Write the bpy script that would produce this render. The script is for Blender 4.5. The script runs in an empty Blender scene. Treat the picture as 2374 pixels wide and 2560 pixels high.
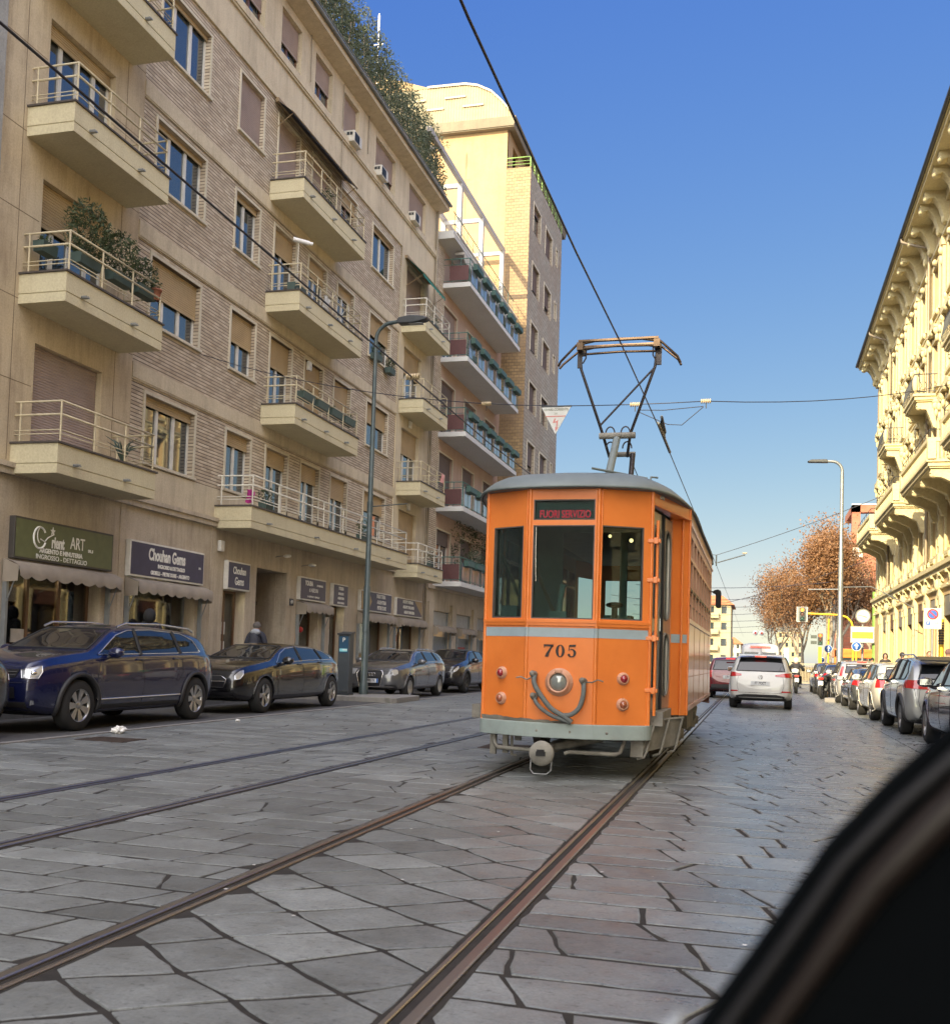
import bpy, bmesh, math, random
from mathutils import Vector, Matrix, noise
from mathutils.bvhtree import BVHTree
from mathutils.geometry import delaunay_2d_cdt
S = bpy.context.scene
COL = S.collection
R = math.radians
sin, cos, pi = math.sin, math.cos, math.pi
random.seed(7)

# ---------------------------------------------------------------- camera
H0 = 1.145
cam = bpy.data.cameras.new('camera')
camo = bpy.data.objects.new('camera', cam)
COL.objects.link(camo)
yaw, pit, rol = 0.266497, 0.0466383, 0.031094
_c, _s = cos(yaw), sin(yaw)
W = Matrix(((_c, _s, 0), (0, 0, -1), (-_s, _c, 0)))
_c, _s = cos(pit), sin(pit)
Rx = Matrix(((1, 0, 0), (0, _c, _s), (0, -_s, _c)))
_c, _s = cos(rol), sin(rol)
Rz = Matrix(((_c, -_s, 0), (_s, _c, 0), (0, 0, 1)))
M = Rz @ Rx @ W
rm = Matrix((M[0], -M[1], -M[2])).transposed()
camo.matrix_world = Matrix.Translation((0, 0, H0)) @ rm.to_4x4()
cam.sensor_fit = 'HORIZONTAL'
cam.sensor_width = 36
cam.lens = 2579.4 / 2374 * 36
cam.shift_x = 0.0
cam.shift_y = (1518.3 - 1280) / 2374
cam.clip_start = 0.05
cam.clip_end = 3000
cam.dof.use_dof = True
cam.dof.focus_distance = 13
cam.dof.aperture_fstop = 6.5
S.camera = camo

# ---------------------------------------------------------------- world + sun
SUN_EL, SUN_PHI = R(24), R(18)        # elevation; angle from the street axis, sun behind the camera on the left
ld = Vector((sin(SUN_PHI) * cos(SUN_EL), cos(SUN_PHI) * cos(SUN_EL), -sin(SUN_EL)))   # travel of the light
w = bpy.data.worlds.new('World')
S.world = w
w.use_nodes = True
nt = w.node_tree
sky = nt.nodes.new('ShaderNodeTexSky')
sky.sky_type = 'NISHITA'
sky.sun_disc = False
sky.sun_elevation = SUN_EL
_az = math.atan2(-ld.x, -ld.y)          # direction towards the sun, clockwise from +Y
sky.sun_rotation = _az % (2 * pi)
sky.air_density = 1.0
sky.dust_density = 0.6
sky.ozone_density = 2.6
sky.altitude = 100
bg = nt.nodes['Background']
bg.inputs[1].default_value = 0.12
EXPO = 1.6
SKYX = 4.6
_sep = nt.nodes.new('ShaderNodeSeparateColor'); nt.links.new(sky.outputs[0], _sep.inputs[0])
_com = nt.nodes.new('ShaderNodeCombineColor'); nt.links.new(_com.outputs[0], bg.inputs[0])
for _i, (_k, _g) in enumerate(((.106, 1.15), (.158, .82), (.545, .18))):      # grade of the clear winter sky
    _p = nt.nodes.new('ShaderNodeMath'); _p.operation = 'POWER'; nt.links.new(_sep.outputs[_i], _p.inputs[0]); _p.inputs[1].default_value = _g
    _m = nt.nodes.new('ShaderNodeMath'); _m.operation = 'MULTIPLY'; nt.links.new(_p.outputs[0], _m.inputs[0]); _m.inputs[1].default_value = _k / (2 ** EXPO * .12)
    if _i == 0: _r0 = _m
    if _i == 1:                                     # no pink at the horizon
        _g1 = nt.nodes.new('ShaderNodeMath'); _g1.operation = 'MAXIMUM'; nt.links.new(_r0.outputs[0], _g1.inputs[0]); nt.links.new(_m.outputs[0], _g1.inputs[1]); _m = _g1
    nt.links.new(_m.outputs[0], _com.inputs[_i])
# extra warm glow added to the sky behind the camera, sunwards, to brighten the shade
_tc = nt.nodes.new('ShaderNodeTexCoord'); _dp = nt.nodes.new('ShaderNodeVectorMath'); _dp.operation = 'DOT_PRODUCT'
nt.links.new(_tc.outputs['Generated'], _dp.inputs[0]); _dp.inputs[1].default_value = (-ld).normalized()
_mr = nt.nodes.new('ShaderNodeMapRange'); _mr.interpolation_type = 'SMOOTHSTEP'; nt.links.new(_dp.outputs['Value'], _mr.inputs[0])
_mr.inputs[1].default_value = -.15; _mr.inputs[2].default_value = 1.0; _mr.inputs[3].default_value = 0; _mr.inputs[4].default_value = SKYX / (2 ** EXPO * .12)
_vs = nt.nodes.new('ShaderNodeVectorMath'); _vs.operation = 'SCALE'; _vs.inputs[0].default_value = (1.0, .935, .87); nt.links.new(_mr.outputs[0], _vs.inputs['Scale'])
_va = nt.nodes.new('ShaderNodeVectorMath'); _va.operation = 'ADD'; nt.links.new(_com.outputs[0], _va.inputs[0]); nt.links.new(_vs.outputs[0], _va.inputs[1])
nt.links.new(_va.outputs[0], bg.inputs[0])
sl = bpy.data.lights.new('sun', 'SUN')
sl.energy = 3.5
sl.angle = R(0.5)
sl.color = (1.0, 0.82, 0.52)
slo = bpy.data.objects.new('sun', sl)
slo.rotation_euler = (-ld).to_track_quat('Z', 'Y').to_euler()
slo.location = (-10, -20, 40)
COL.objects.link(slo)
S.view_settings.view_transform = 'Standard'
S.view_settings.look = 'None'
S.view_settings.exposure = EXPO
S.view_settings.gamma = 1
S.cycles.max_bounces = 6
S.cycles.transparent_max_bounces = 12

# ---------------------------------------------------------------- materials
MATS = {}
class NT:
    def __init__(s, name):
        s.m = bpy.data.materials.new(name); s.m.use_nodes = True
        s.t = s.m.node_tree; s.n = s.t.nodes; s.b = s.n['Principled BSDF']
        MATS[name] = s.m
    def new(s, typ, **kw):
        n = s.n.new(typ)
        for k, v in kw.items(): setattr(n, k, v)
        return n
    def lk(s, a, b): s.t.links.new(a, b)
    def pos(s, obj=False):
        if obj: return s.new('ShaderNodeTexCoord').outputs['Object']
        return s.new('ShaderNodeNewGeometry').outputs['Position']
    def mapv(s, v, scale=(1, 1, 1), rot=(0, 0, 0), loc=(0, 0, 0)):
        m = s.new('ShaderNodeMapping'); s.lk(v, m.inputs[0])
        m.inputs['Scale'].default_value = scale; m.inputs['Rotation'].default_value = rot; m.inputs['Location'].default_value = loc
        return m.outputs[0]
    def noise(s, v, scale, det=4, rough=.55):
        n = s.new('ShaderNodeTexNoise'); s.lk(v, n.inputs['Vector'])
        n.inputs['Scale'].default_value = scale; n.inputs['Detail'].default_value = det; n.inputs['Roughness'].default_value = rough
        return n.outputs['Fac']
    def ramp(s, f, stops):
        r = s.new('ShaderNodeValToRGB'); s.lk(f, r.inputs[0])
        e = r.color_ramp.elements
        while len(e) < len(stops): e.new(0.5)
        for i, (p, c) in enumerate(stops):
            e[i].position = p; e[i].color = (c, c, c, 1) if isinstance(c, (int, float)) else tuple(c) + (1,)
        return r.outputs[0]
    def mix(s, f, a, b, mode='MIX'):
        n = s.new('ShaderNodeMix', data_type='RGBA', blend_type=mode)
        for i, x in ((0, f), (6, a), (7, b)):
            if isinstance(x, (int, float)): n.inputs[i].default_value = x if i == 0 else (x, x, x, 1)
            elif isinstance(x, tuple): n.inputs[i].default_value = x + (1,)
            else: s.lk(x, n.inputs[i])
        return n.outputs[2]
    def math(s, op, a, b=0.0):
        n = s.new('ShaderNodeMath', operation=op)
        for i, x in enumerate((a, b)):
            if isinstance(x, (int, float)): n.inputs[i].default_value = x
            else: s.lk(x, n.inputs[i])
        return n.outputs[0]
    def bump(s, h, st=.4, d=.01):
        n = s.new('ShaderNodeBump'); s.lk(h, n.inputs['Height'])
        n.inputs['Strength'].default_value = st; n.inputs['Distance'].default_value = d
        s.lk(n.outputs[0], s.b.inputs['Normal'])
    def set(s, **kw):
        for k, v in kw.items():
            k = {'col': 'Base Color', 'rough': 'Roughness', 'metal': 'Metallic', 'coat': 'Coat Weight', 'ior': 'IOR', 'emc': 'Emission Color', 'ems': 'Emission Strength', 'alpha': 'Alpha', 'trans': 'Transmission Weight', 'coatr': 'Coat Roughness'}[k]
            if isinstance(v, tuple): v = v + (1,)
            if hasattr(v, 'links') or hasattr(v, 'is_linked'): s.lk(v, s.b.inputs[k])
            else: s.b.inputs[k].default_value = v
        return s

def mat(name, col, rough=.6, metal=0, var=.12, scale=6, coat=0, ior=1.5, em=0, bump=0, obj=True, dirt=None, stretch=(1, 1, 1)):
    """plain painted / moulded surface with a little procedural wear"""
    if name in MATS: return MATS[name]
    n = NT(name); v = n.mapv(n.pos(obj), stretch)
    f = n.noise(v, scale, 5)
    k = lambda a: tuple(min(1, c * a) for c in col)
    c = n.ramp(f, [(.3, k(1 - var)), (.7, k(1 + var))])
    if dirt:
        g = n.ramp(n.noise(v, scale * .37, 6, .7), [(.5, 0.), (.75, dirt[1])])
        c = n.mix(g, c, dirt[0])
    n.set(col=c, rough=rough, metal=metal, coat=coat, ior=ior)
    if em: n.set(emc=col, ems=em)
    if bump: n.bump(n.noise(v, scale * 6, 4), bump, .01)
    return n.m

def glassy(name, col=(.02, .025, .03), rough=.03, ior=1.9, wav=.0):
    n = NT(name); n.set(col=col, rough=rough, ior=ior)
    if wav: n.bump(n.noise(n.pos(), 1.3, 2), wav, .02)
    return n.m

# ---------------------------------------------------------------- mesh building
class MB:
    def __init__(s): s.v = []; s.f = []; s.sm = []; s.marks = []
    def cut(s):
        """what was added since the last cut is a piece (an object) of its own"""
        s.marks.append((len(s.v), len(s.f))); return s
    def pieces(s):
        out = []; v0 = f0 = 0
        for v1, f1 in s.marks + [(len(s.v), len(s.f))]:
            if f1 > f0:
                p = MB(); p.v = s.v[v0:v1]; p.f = [tuple(i - v0 for i in f) for f in s.f[f0:f1]]; p.sm = s.sm[f0:f1]; out.append(p)
            v0, f0 = v1, f1
        return out
    def add(s, vs, fs, smooth=False, T=None):
        o = len(s.v)
        s.v += [tuple(T @ Vector(p)) for p in vs] if T is not None else [tuple(p) for p in vs]
        s.f += [tuple(o + i for i in f) for f in fs]; s.sm += [smooth] * len(fs)
        return s
    def quad(s, a, b, c, d): return s.add([a, b, c, d], [(0, 1, 2, 3)])
    def box(s, x0, x1, y0, y1, z0, z1, T=None):
        if x0 > x1: x0, x1 = x1, x0
        if y0 > y1: y0, y1 = y1, y0
        if z0 > z1: z0, z1 = z1, z0
        return s.add([(x0, y0, z0), (x1, y0, z0), (x1, y1, z0), (x0, y1, z0), (x0, y0, z1), (x1, y0, z1), (x1, y1, z1), (x0, y1, z1)],
              [(0, 3, 2, 1), (4, 5, 6, 7), (0, 1, 5, 4), (1, 2, 6, 5), (2, 3, 7, 6), (3, 0, 4, 7)], False, T)
    def prism(s, poly, d0, d1, axis='x', T=None):
        """poly in the two other axes, extruded along axis"""
        n = len(poly)
        def P(p, d): return {'x': (d, p[0], p[1]), 'y': (p[0], d, p[1]), 'z': (p[0], p[1], d)}[axis]
        vs = [P(p, d0) for p in poly] + [P(p, d1) for p in poly]
        fs = [tuple(range(n))[::-1], tuple(range(n, 2 * n))] + [(i, (i + 1) % n, n + (i + 1) % n, n + i) for i in range(n)]
        return s.add(vs, fs, False, T)
    def tube(s, pts, r, n=8, caps=True, T=None, r2=None):
        pts = [Vector(p) for p in pts]; vs = []; fs = []
        m = len(pts); up = None
        for i, p in enumerate(pts):
            d = (pts[min(i + 1, m - 1)] - pts[max(i - 1, 0)]).normalized()
            if up is None: up = Vector((0, 0, 1)) if abs(d.z) < .9 else Vector((1, 0, 0))
            a = d.cross(up).normalized(); up = a.cross(d).normalized()
            rr = r if r2 is None else r + (r2 - r) * i / (m - 1)
            if isinstance(r, (list, tuple)): rr = r[i]
            vs += [p + a * (rr * cos(2 * pi * k / n)) + up * (rr * sin(2 * pi * k / n)) for k in range(n)]
        for i in range(m - 1):
            for k in range(n): fs.append((i * n + k, i * n + (k + 1) % n, (i + 1) * n + (k + 1) % n, (i + 1) * n + k))
        s.add(vs, fs, True, T)
        if caps: s.add(vs[:n], [tuple(range(n))], False, T); s.add(vs[-n:], [tuple(range(n))[::-1]], False, T)
        return s
    def lathe(s, prof, c=(0, 0, 0), axis='z', n=24, smooth=True, T=None):
        """prof: (radius, along) list"""
        vs = []; fs = []
        for r, h in prof:
            for k in range(n):
                a = 2 * pi * k / n; x, y = r * cos(a), r * sin(a)
                p = {'z': (x, y, h), 'y': (x, h, y), 'x': (h, x, y)}[axis]
                vs.append((p[0] + c[0], p[1] + c[1], p[2] + c[2]))
        for i in range(len(prof) - 1):
            for k in range(n): fs.append((i * n + k, i * n + (k + 1) % n, (i + 1) * n + (k + 1) % n, (i + 1) * n + k))
        return s.add(vs, fs, smooth, T)
    def ball(s, c, r, n=12, m=8, T=None):
        if isinstance(r, (int, float)): r = (r, r, r)
        vs = [(c[0] + r[0] * sin(pi * j / m) * cos(2 * pi * i / n), c[1] + r[1] * sin(pi * j / m) * sin(2 * pi * i / n), c[2] + r[2] * cos(pi * j / m)) for j in range(m + 1) for i in range(n)]
        fs = [(j * n + i, (j + 1) * n + i, (j + 1) * n + (i + 1) % n, j * n + (i + 1) % n) for j in range(m) for i in range(n)]
        return s.add(vs, fs, True, T)
    def mesh(s, name, m=None):
        me = bpy.data.meshes.new(name)
        me.from_pydata(s.v, [], s.f)
        me.polygons.foreach_set('use_smooth', s.sm)
        if m: me.materials.append(m)
        me.validate(); me.update()
        return me

WM = {}
def thing(name, label, cat, loc=(0, 0, 0), rz=0, group=None, scale=1, kind=None):
    o = bpy.data.objects.new(name, None); COL.objects.link(o)
    o.empty_display_size = .3
    o.location = loc; o.rotation_euler = (0, 0, rz); o.scale = (scale,) * 3
    WM[o.name] = Matrix.LocRotScale(Vector(loc), Matrix.Rotation(rz, 3, 'Z').to_euler(), Vector((scale,) * 3))
    tag(o, label, cat, group, kind)
    return o
def tag(o, label=None, cat=None, group=None, kind=None):
    if label: o['label'] = label
    if cat: o['category'] = cat
    if group: o['group'] = group
    if kind: o['kind'] = kind
    return o
def obj(name, mb, m, parent=None, local=False, bevel=0, label=None, fixn=True):
    """one mesh object. world coordinates unless local=True (then in the frame of its parent)"""
    if isinstance(mb, MB) and mb.marks:
        return [obj(name, p, m, parent, local, bevel, label, fixn) for p in mb.pieces()][0]
    me = mb.mesh(name, m) if isinstance(mb, MB) else mb
    if fixn and isinstance(mb, MB) and len(me.polygons) < 60000:
        bm = bmesh.new(); bm.from_mesh(me); bmesh.ops.recalc_face_normals(bm, faces=bm.faces); bm.to_mesh(me); bm.free()
    o = bpy.data.objects.new(name, me); COL.objects.link(o)
    if parent is not None:
        o.parent = parent
        pw = WM.get(parent.name, Matrix.Identity(4))
        if local: WM[o.name] = pw.copy()
        else:
            o.matrix_parent_inverse = pw.inverted(); WM[o.name] = Matrix.Identity(4)
    else: WM[o.name] = Matrix.Identity(4)
    if bevel:
        b = o.modifiers.new('bevel', 'BEVEL'); b.width = bevel; b.segments = 2; b.limit_method = 'ANGLE'
    if label: o['label'] = label
    return o
def struct(name, mb, m): return tag(obj(name, mb, m), kind='structure')
def copy_tree(o, parent=None):
    c = o.copy(); COL.objects.link(c)
    if parent is not None: c.parent = parent
    for ch in o.children: copy_tree(ch, c)
    return c

def text(parent, s, T, size, m, depth=.004, sx=1, offset=0, align='CENTER', name='lettering', shear=0, sp=1):
    """lettering as a mesh; T maps the text plane (x right, y up, z out) to the world"""
    cu = bpy.data.curves.new(name, 'FONT'); cu.body = s; cu.size = size; cu.extrude = depth
    cu.align_x = align; cu.align_y = 'CENTER'; cu.offset = offset; cu.shear = shear; cu.space_character = sp; cu.resolution_u = 4
    o = bpy.data.objects.new(name, cu); COL.objects.link(o)
    dg = bpy.context.evaluated_depsgraph_get()
    me = bpy.data.meshes.new_from_object(o.evaluated_get(dg))
    bpy.data.objects.remove(o); bpy.data.curves.remove(cu)
    me.transform(T @ Matrix.Diagonal((sx, 1, 1, 1)))
    me.materials.clear(); me.materials.append(m)
    return obj(name, me, m, parent)
def frame(org, u, v):
    u = Vector(u).normalized(); v = Vector(v).normalized(); n = u.cross(v)
    T = Matrix((u, v, n)).transposed().to_4x4(); T.translation = Vector(org)
    return T

def panel(mb, org, u, L, z0, z1, holes=(), depth=.25, inward=None, vdir=(0, 0, 1)):
    """flat wall sheet from org along u, holes = (u0,u1,z0,z1) with reveals of the given depth"""
    org = Vector(org); u = Vector(u).normalized(); vz = Vector(vdir); inn = Vector(inward) if inward is not None else vz.cross(u)
    us = sorted({0, L} | {min(max(h[i], 0), L) for h in holes for i in (0, 1)})
    zs = sorted({z0, z1} | {min(max(h[i], z0), z1) for h in holes for i in (2, 3)})
    for i in range(len(us) - 1):
        for j in range(len(zs) - 1):
            cu, cz = (us[i] + us[i + 1]) / 2, (zs[j] + zs[j + 1]) / 2
            if any(h[0] < cu < h[1] and h[2] < cz < h[3] for h in holes): continue
            mb.quad(*[org + u * a + vz * b for a, b in ((us[i], zs[j]), (us[i + 1], zs[j]), (us[i + 1], zs[j + 1]), (us[i], zs[j + 1]))])
    for h in holes:
        a0, a1, b0, b1 = max(h[0], 0), min(h[1], L), max(h[2], z0), min(h[3], z1)
        if a1 <= a0 or b1 <= b0: continue
        c = [(a0, b0), (a1, b0), (a1, b1), (a0, b1)]; keep = (h[2] >= z0, h[1] <= L, h[3] <= z1, h[0] >= 0)
        for k in range(4):
            if not keep[k]: continue
            a, b = c[k], c[(k + 1) % 4]
            p, q = org + u * a[0] + vz * a[1], org + u * b[0] + vz * b[1]
            mb.quad(p, q, q + inn * depth, p + inn * depth)
    return mb
def streaky(name, c0, c1, dark, rough=.85, amt=.6, sc=1.0, fine=30):
    """plaster / stone with vertical rain streaks and blotches"""
    n = NT(name); p = n.pos()
    a = n.noise(n.mapv(p, (sc, sc, sc)), .8, 6, .6)
    b = n.math('ADD', n.math('MULTIPLY', n.noise(n.mapv(p, (4.5 * sc, 4.5 * sc, .4 * sc)), 1, 7, .7), .65), n.math('MULTIPLY', n.noise(p, 1.7 * sc, 6, .7), .35))
    f = n.noise(p, fine, 3)
    c = n.ramp(a, [(.3, c0), (.7, c1)])
    c = n.mix(n.ramp(b, [(.46, 0.), (.66, amt)]), c, dark)
    c = n.mix(.25, c, n.ramp(f, [(.3, .35), (.7, .8)]), 'OVERLAY')
    n.set(col=c, rough=rough); n.bump(n.math('ADD', f, n.math('MULTIPLY', a, 2.)), .35, .01)
    return n.m
PLASTER = streaky('plaster_cream', (.45, .365, .24), (.54, .45, .31), (.26, .195, .125), amt=.65)
PLAST2 = streaky('plaster_attic', (.48, .41, .29), (.57, .49, .35), (.30, .25, .18), amt=.6)
BALC = streaky('balcony_paint', (.52, .46, .30), (.57, .51, .34), (.40, .34, .21), amt=.3)
STONE = streaky('travertine', (.36, .30, .22), (.50, .43, .33), (.22, .18, .135), amt=.7, rough=.55)
PINK = streaky('plaster_pink', (.40, .285, .225), (.45, .33, .265), (.32, .21, .16), amt=.4)
WHITEC = streaky('white_concrete', (.50, .50, .48), (.56, .56, .54), (.42, .42, .40), amt=.3)
TOWERP = streaky('tower_plaster', (.33, .22, .11), (.39, .27, .14), (.27, .17, .09), amt=.5)
CREAM = streaky('palazzo_stone', (.55, .475, .27), (.61, .53, .31), (.40, .33, .19), amt=.35, fine=14)
CREAM2 = streaky('palazzo_render', (.50, .36, .18), (.56, .41, .21), (.40, .29, .16), amt=.35)

def bricks(name, cols, mortar, bw, bh, ms, rough=.75, d=.006, axis='y', sq=.5, blotch=(.25, .17, .11)):
    n = NT(name); p = n.pos()
    sep = n.new('ShaderNodeSeparateXYZ'); n.lk(p, sep.inputs[0])
    com = n.new('ShaderNodeCombineXYZ')
    if axis == 'both': n.lk(n.math('ADD', sep.outputs[0], sep.outputs[1]), com.inputs[0])
    else: n.lk(sep.outputs[{'x': 0, 'y': 1}[axis]], com.inputs[0])
    n.lk(sep.outputs[2], com.inputs[1])
    br = n.new('ShaderNodeTexBrick'); n.lk(com.outputs[0], br.inputs['Vector'])
    br.inputs['Scale'].default_value = 1; br.inputs['Brick Width'].default_value = bw; br.inputs['Row Height'].default_value = bh
    br.inputs['Mortar Size'].default_value = ms; br.inputs['Mortar Smooth'].default_value = .2; br.inputs['Bias'].default_value = 0
    br.inputs['Color1'].default_value = cols[0] + (1,); br.inputs['Color2'].default_value = cols[1] + (1,); br.inputs['Mortar'].default_value = mortar + (1,)
    br.offset = sq
    a = n.noise(p, .55, 6, .65); b = n.noise(n.mapv(p, (1, 3, 9)), 1.2, 4)
    c = n.mix(n.ramp(a, [(.42, 0.), (.68, .55)]), br.outputs[0], blotch)
    c = n.mix(.5, c, n.ramp(b, [(.3, .36), (.7, .66)]), 'OVERLAY')
    n.set(col=c, rough=rough)
    n.bump(n.math('SUBTRACT', 1, br.outputs['Fac']), .9, d)
    return n.m
def strips(name, cols, line, bw, bh, blotch):
    n = NT(name); p = n.pos(); sep = n.new('ShaderNodeSeparateXYZ'); n.lk(p, sep.inputs[0]); com = n.new('ShaderNodeCombineXYZ')
    n.lk(sep.outputs[1], com.inputs[0]); n.lk(sep.outputs[2], com.inputs[1])
    br = n.new('ShaderNodeTexBrick'); n.lk(com.outputs[0], br.inputs['Vector']); br.offset = .37
    br.inputs['Scale'].default_value = 1; br.inputs['Brick Width'].default_value = bw; br.inputs['Row Height'].default_value = bh; br.inputs['Mortar Size'].default_value = 0.0
    br.inputs['Color1'].default_value = cols[0] + (1,); br.inputs['Color2'].default_value = cols[1] + (1,)
    fr = n.math('FRACT', n.math('DIVIDE', sep.outputs[2], bh)); ln = n.ramp(fr, [(.0, 1.), (.17, 1.), (.24, 0.), (1, 0.)])
    a = n.noise(p, .55, 6, .65); b = n.noise(n.mapv(p, (1, 3, 9)), 1.2, 4)
    c = n.mix(n.ramp(a, [(.42, 0.), (.68, .55)]), br.outputs[0], blotch)
    c = n.mix(.5, c, n.ramp(b, [(.3, .34), (.7, .68)]), 'OVERLAY'); c = n.mix(ln, c, line)
    n.set(col=c, rough=.75); n.bump(n.math('SUBTRACT', 1, ln), 1., .014); return n.m
BRICK = strips('strip_brick', ((.58, .495, .375), (.41, .33, .235)), (.12, .09, .065), .25, .082, (.38, .295, .20))
TBRICK = bricks('tower_cladding', ((.30, .205, .10), (.23, .155, .075)), (.13, .09, .06), .28, .16, .012, axis='both', d=.008)
TILE = bricks('tower_tile', ((.37, .33, .26), (.30, .265, .20)), (.10, .08, .06), .6, .2, .012, axis='both')
REDBR = bricks('red_brick', ((.36, .11, .05), (.29, .085, .04)), (.2, .09, .05), .6, .3, .02, axis='both')

FRAMEW = mat('window_frame_white', (.62, .60, .54), .45)
FRAMEB = mat('window_frame_brown', (.12, .055, .03), .45)
SURR = streaky('window_surround_stone', (.50, .45, .34), (.56, .51, .40), (.38, .32, .22), amt=.4)
SHUT_Y = mat('shutter_ochre', (.42, .31, .17), .6, scale=2)
SHUT_P = mat('shutter_mauve', (.33, .26, .23), .65, scale=2)
SHUT_D = mat('shutter_brown', (.15, .11, .095), .6, scale=2)
def winglass(name, base):
    n = NT(name)
    n.set(col=base, rough=.02, ior=2.3); n.bump(n.noise(n.pos(), .9, 2), .06, .02)
    return n.m
GLASS = winglass('window_glass', (.035, .045, .05))
GLASS_B = winglass('balustrade_glass', (.16, .19, .22))
CURT = mat('curtain', (.45, .43, .38), .8, scale=3, stretch=(8, 8, .5))
def clear(name, tint=(.85, .9, .88), r=1.0, f0=1.6):
    n = NT(name); t = n.new('ShaderNodeBsdfTransparent'); t.inputs[0].default_value = tint + (1,)
    g = n.new('ShaderNodeBsdfGlossy'); g.inputs['Roughness'].default_value = .02
    fr = n.new('ShaderNodeFresnel'); fr.inputs[0].default_value = f0
    mx = n.new('ShaderNodeMixShader'); n.lk(n.math('MULTIPLY', fr.outputs[0], r), mx.inputs[0]); n.lk(t.outputs[0], mx.inputs[1]); n.lk(g.outputs[0], mx.inputs[2])
    n.lk(mx.outputs[0], n.n['Material Output'].inputs[0])
    return n.m
SHOPGL = clear('shop_glass', (.8, .85, .82), 1.6, 1.7)
TRAMGL = clear('tram_glass', (.60, .72, .70), .95, 1.5)
BLACK = mat('black_rubber', (.015, .015, .016), .7)
DARKM = mat('dark_metal', (.05, .055, .06), .45, .4)
GREYM = mat('grey_metal', (.28, .29, .29), .45, .5)
STEEL = mat('bright_steel', (.6, .6, .58), .25, .9)
RAILP = mat('railing_cream', (.50, .43, .28), .5)
RAILW = mat('railing_white', (.62, .59, .50), .5)
RAILD = mat('railing_dark', (.07, .055, .05), .5)
RAILG = mat('railing_green', (.045, .12, .10), .5)
COPE = mat('coping_slate', (.07, .058, .05), .6)
WHITE = mat('white_paint', (.72, .71, .68), .5)
WOOD = mat('shop_wood', (.13, .065, .03), .5, stretch=(8, 8, 1))
ALU = mat('galvanised', (.24, .26, .27), .45, .5, scale=9)
FABRIC = mat('awning_fabric', (.28, .24, .19), .85, scale=3)
GREENF = mat('awning_green', (.03, .19, .15), .8)
NAVYF = mat('awning_navy', (.025, .028, .04), .8)
LETW = mat('lettering_white', (.75, .74, .68), .5)
LETK = mat('lettering_black', (.02, .02, .02), .5)
RED = mat('sign_red', (.5, .03, .03), .4)
BLUE = mat('sign_blue', (.03, .12, .42), .4)
YELP = mat('yellow_paint', (.72, .46, .03), .45)
LEAF = NT('leaf_green'); _g = LEAF.new('ShaderNodeObjectInfo')
def leafmat(name, cols):
    n = NT(name); f = n.noise(n.pos(), 2.3, 3); f2 = n.noise(n.pos(), 22, 1)
    c = n.ramp(n.math('ADD', n.math('MULTIPLY', f, .5), n.math('MULTIPLY', f2, .5)), [(.36, cols[0]), (.5, cols[1]), (.62, cols[2])])
    d = n.new('ShaderNodeBsdfTranslucent'); n.lk(c, d.inputs[0])
    mx = n.new('ShaderNodeMixShader'); mx.inputs[0].default_value = .3
    n.set(col=c, rough=.6)
    n.lk(n.b.outputs[0], mx.inputs[1]); n.lk(d.outputs[0], mx.inputs[2]); n.lk(mx.outputs[0], n.n['Material Output'].inputs[0])
    return n.m
LEAFG = leafmat('leaf_evergreen', ((.02, .035, .015), (.05, .075, .03), (.10, .12, .05)))
LEAFO = leafmat('leaf_olive', ((.035, .055, .035), (.075, .10, .06), (.14, .15, .09)))
LEAFB = leafmat('leaf_autumn', ((.13, .07, .03), (.25, .125, .05), (.37, .20, .09)))
BARK = mat('bark_plane', (.30, .25, .18), .9, scale=4, var=.35, dirt=((.12, .10, .07), .8))

# stone paving: colour per stone comes from a face attribute
def paving(name, rough0, base=(.180, .192, .188), mortar=False):
    n = NT(name); p = n.pos()
    at = n.new('ShaderNodeAttribute', attribute_name='tone')
    f = n.noise(p, 3.2, 8, .72); g = n.noise(p, 60, 6, .75); h = n.noise(p, 14, 4, .6)
    c = n.mix(1, n.ramp(at.outputs['Fac'], [(0, tuple(x * .72 for x in base)), (.5, base), (1, tuple(x * 1.35 for x in base))]), n.ramp(f, [(.3, .66), (.7, 1.2)]), 'MULTIPLY')
    c = n.mix(n.ramp(n.noise(p, .45, 5, .6), [(.5, 0.), (.7, .45)]), c, (.085, .085, .085))
    pit = n.ramp(n.noise(n.mapv(p, (1, 2.2, 1)), 19, 5, .7), [(.34, .22), (.43, 1.)])
    c = n.mix(.8, c, n.mix(1, c, pit, 'MULTIPLY'))
    c = n.mix(.55, c, n.ramp(g, [(.3, .3), (.7, .75)]), 'OVERLAY')
    po = n.new('ShaderNodeAttribute', attribute_name='polish')
    rr_ = n.ramp(n.math('ADD', n.math('MULTIPLY', f, .6), n.math('MULTIPLY', h, .4)), [(.35, rough0), (.65, rough0 + .25)])
    n.set(col=c, rough=n.math('SUBTRACT', rr_, n.math('MULTIPLY', po.outputs['Fac'], .12)))
    n.bump(n.math('ADD', n.math('MULTIPLY', g, .35), n.math('MULTIPLY', h, 1.1)), .42, .006)
    return n.m
PAVE = paving('paving_granite', .30)
JOINT = mat('joint_dirt', (.022, .019, .016), .9, scale=12, obj=False, var=.4)
ASPH = mat('asphalt', (.062, .060, .058), .85, scale=8, obj=False, var=.25, bump=.5)
SIDEW = mat('sidewalk_stone', (.17, .16, .145), .8, scale=5, obj=False, bump=.3)
KERB = mat('kerb_granite', (.21, .20, .185), .7, scale=9, obj=False, bump=.4)
RAILS = NT('rail_steel'); RAILS.set(col=(.34, .31, .28), rough=.33, metal=.9); RAILS = RAILS.m
RUST = mat('rail_rust', (.045, .030, .022), .75, scale=14, obj=False, var=.4)
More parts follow.
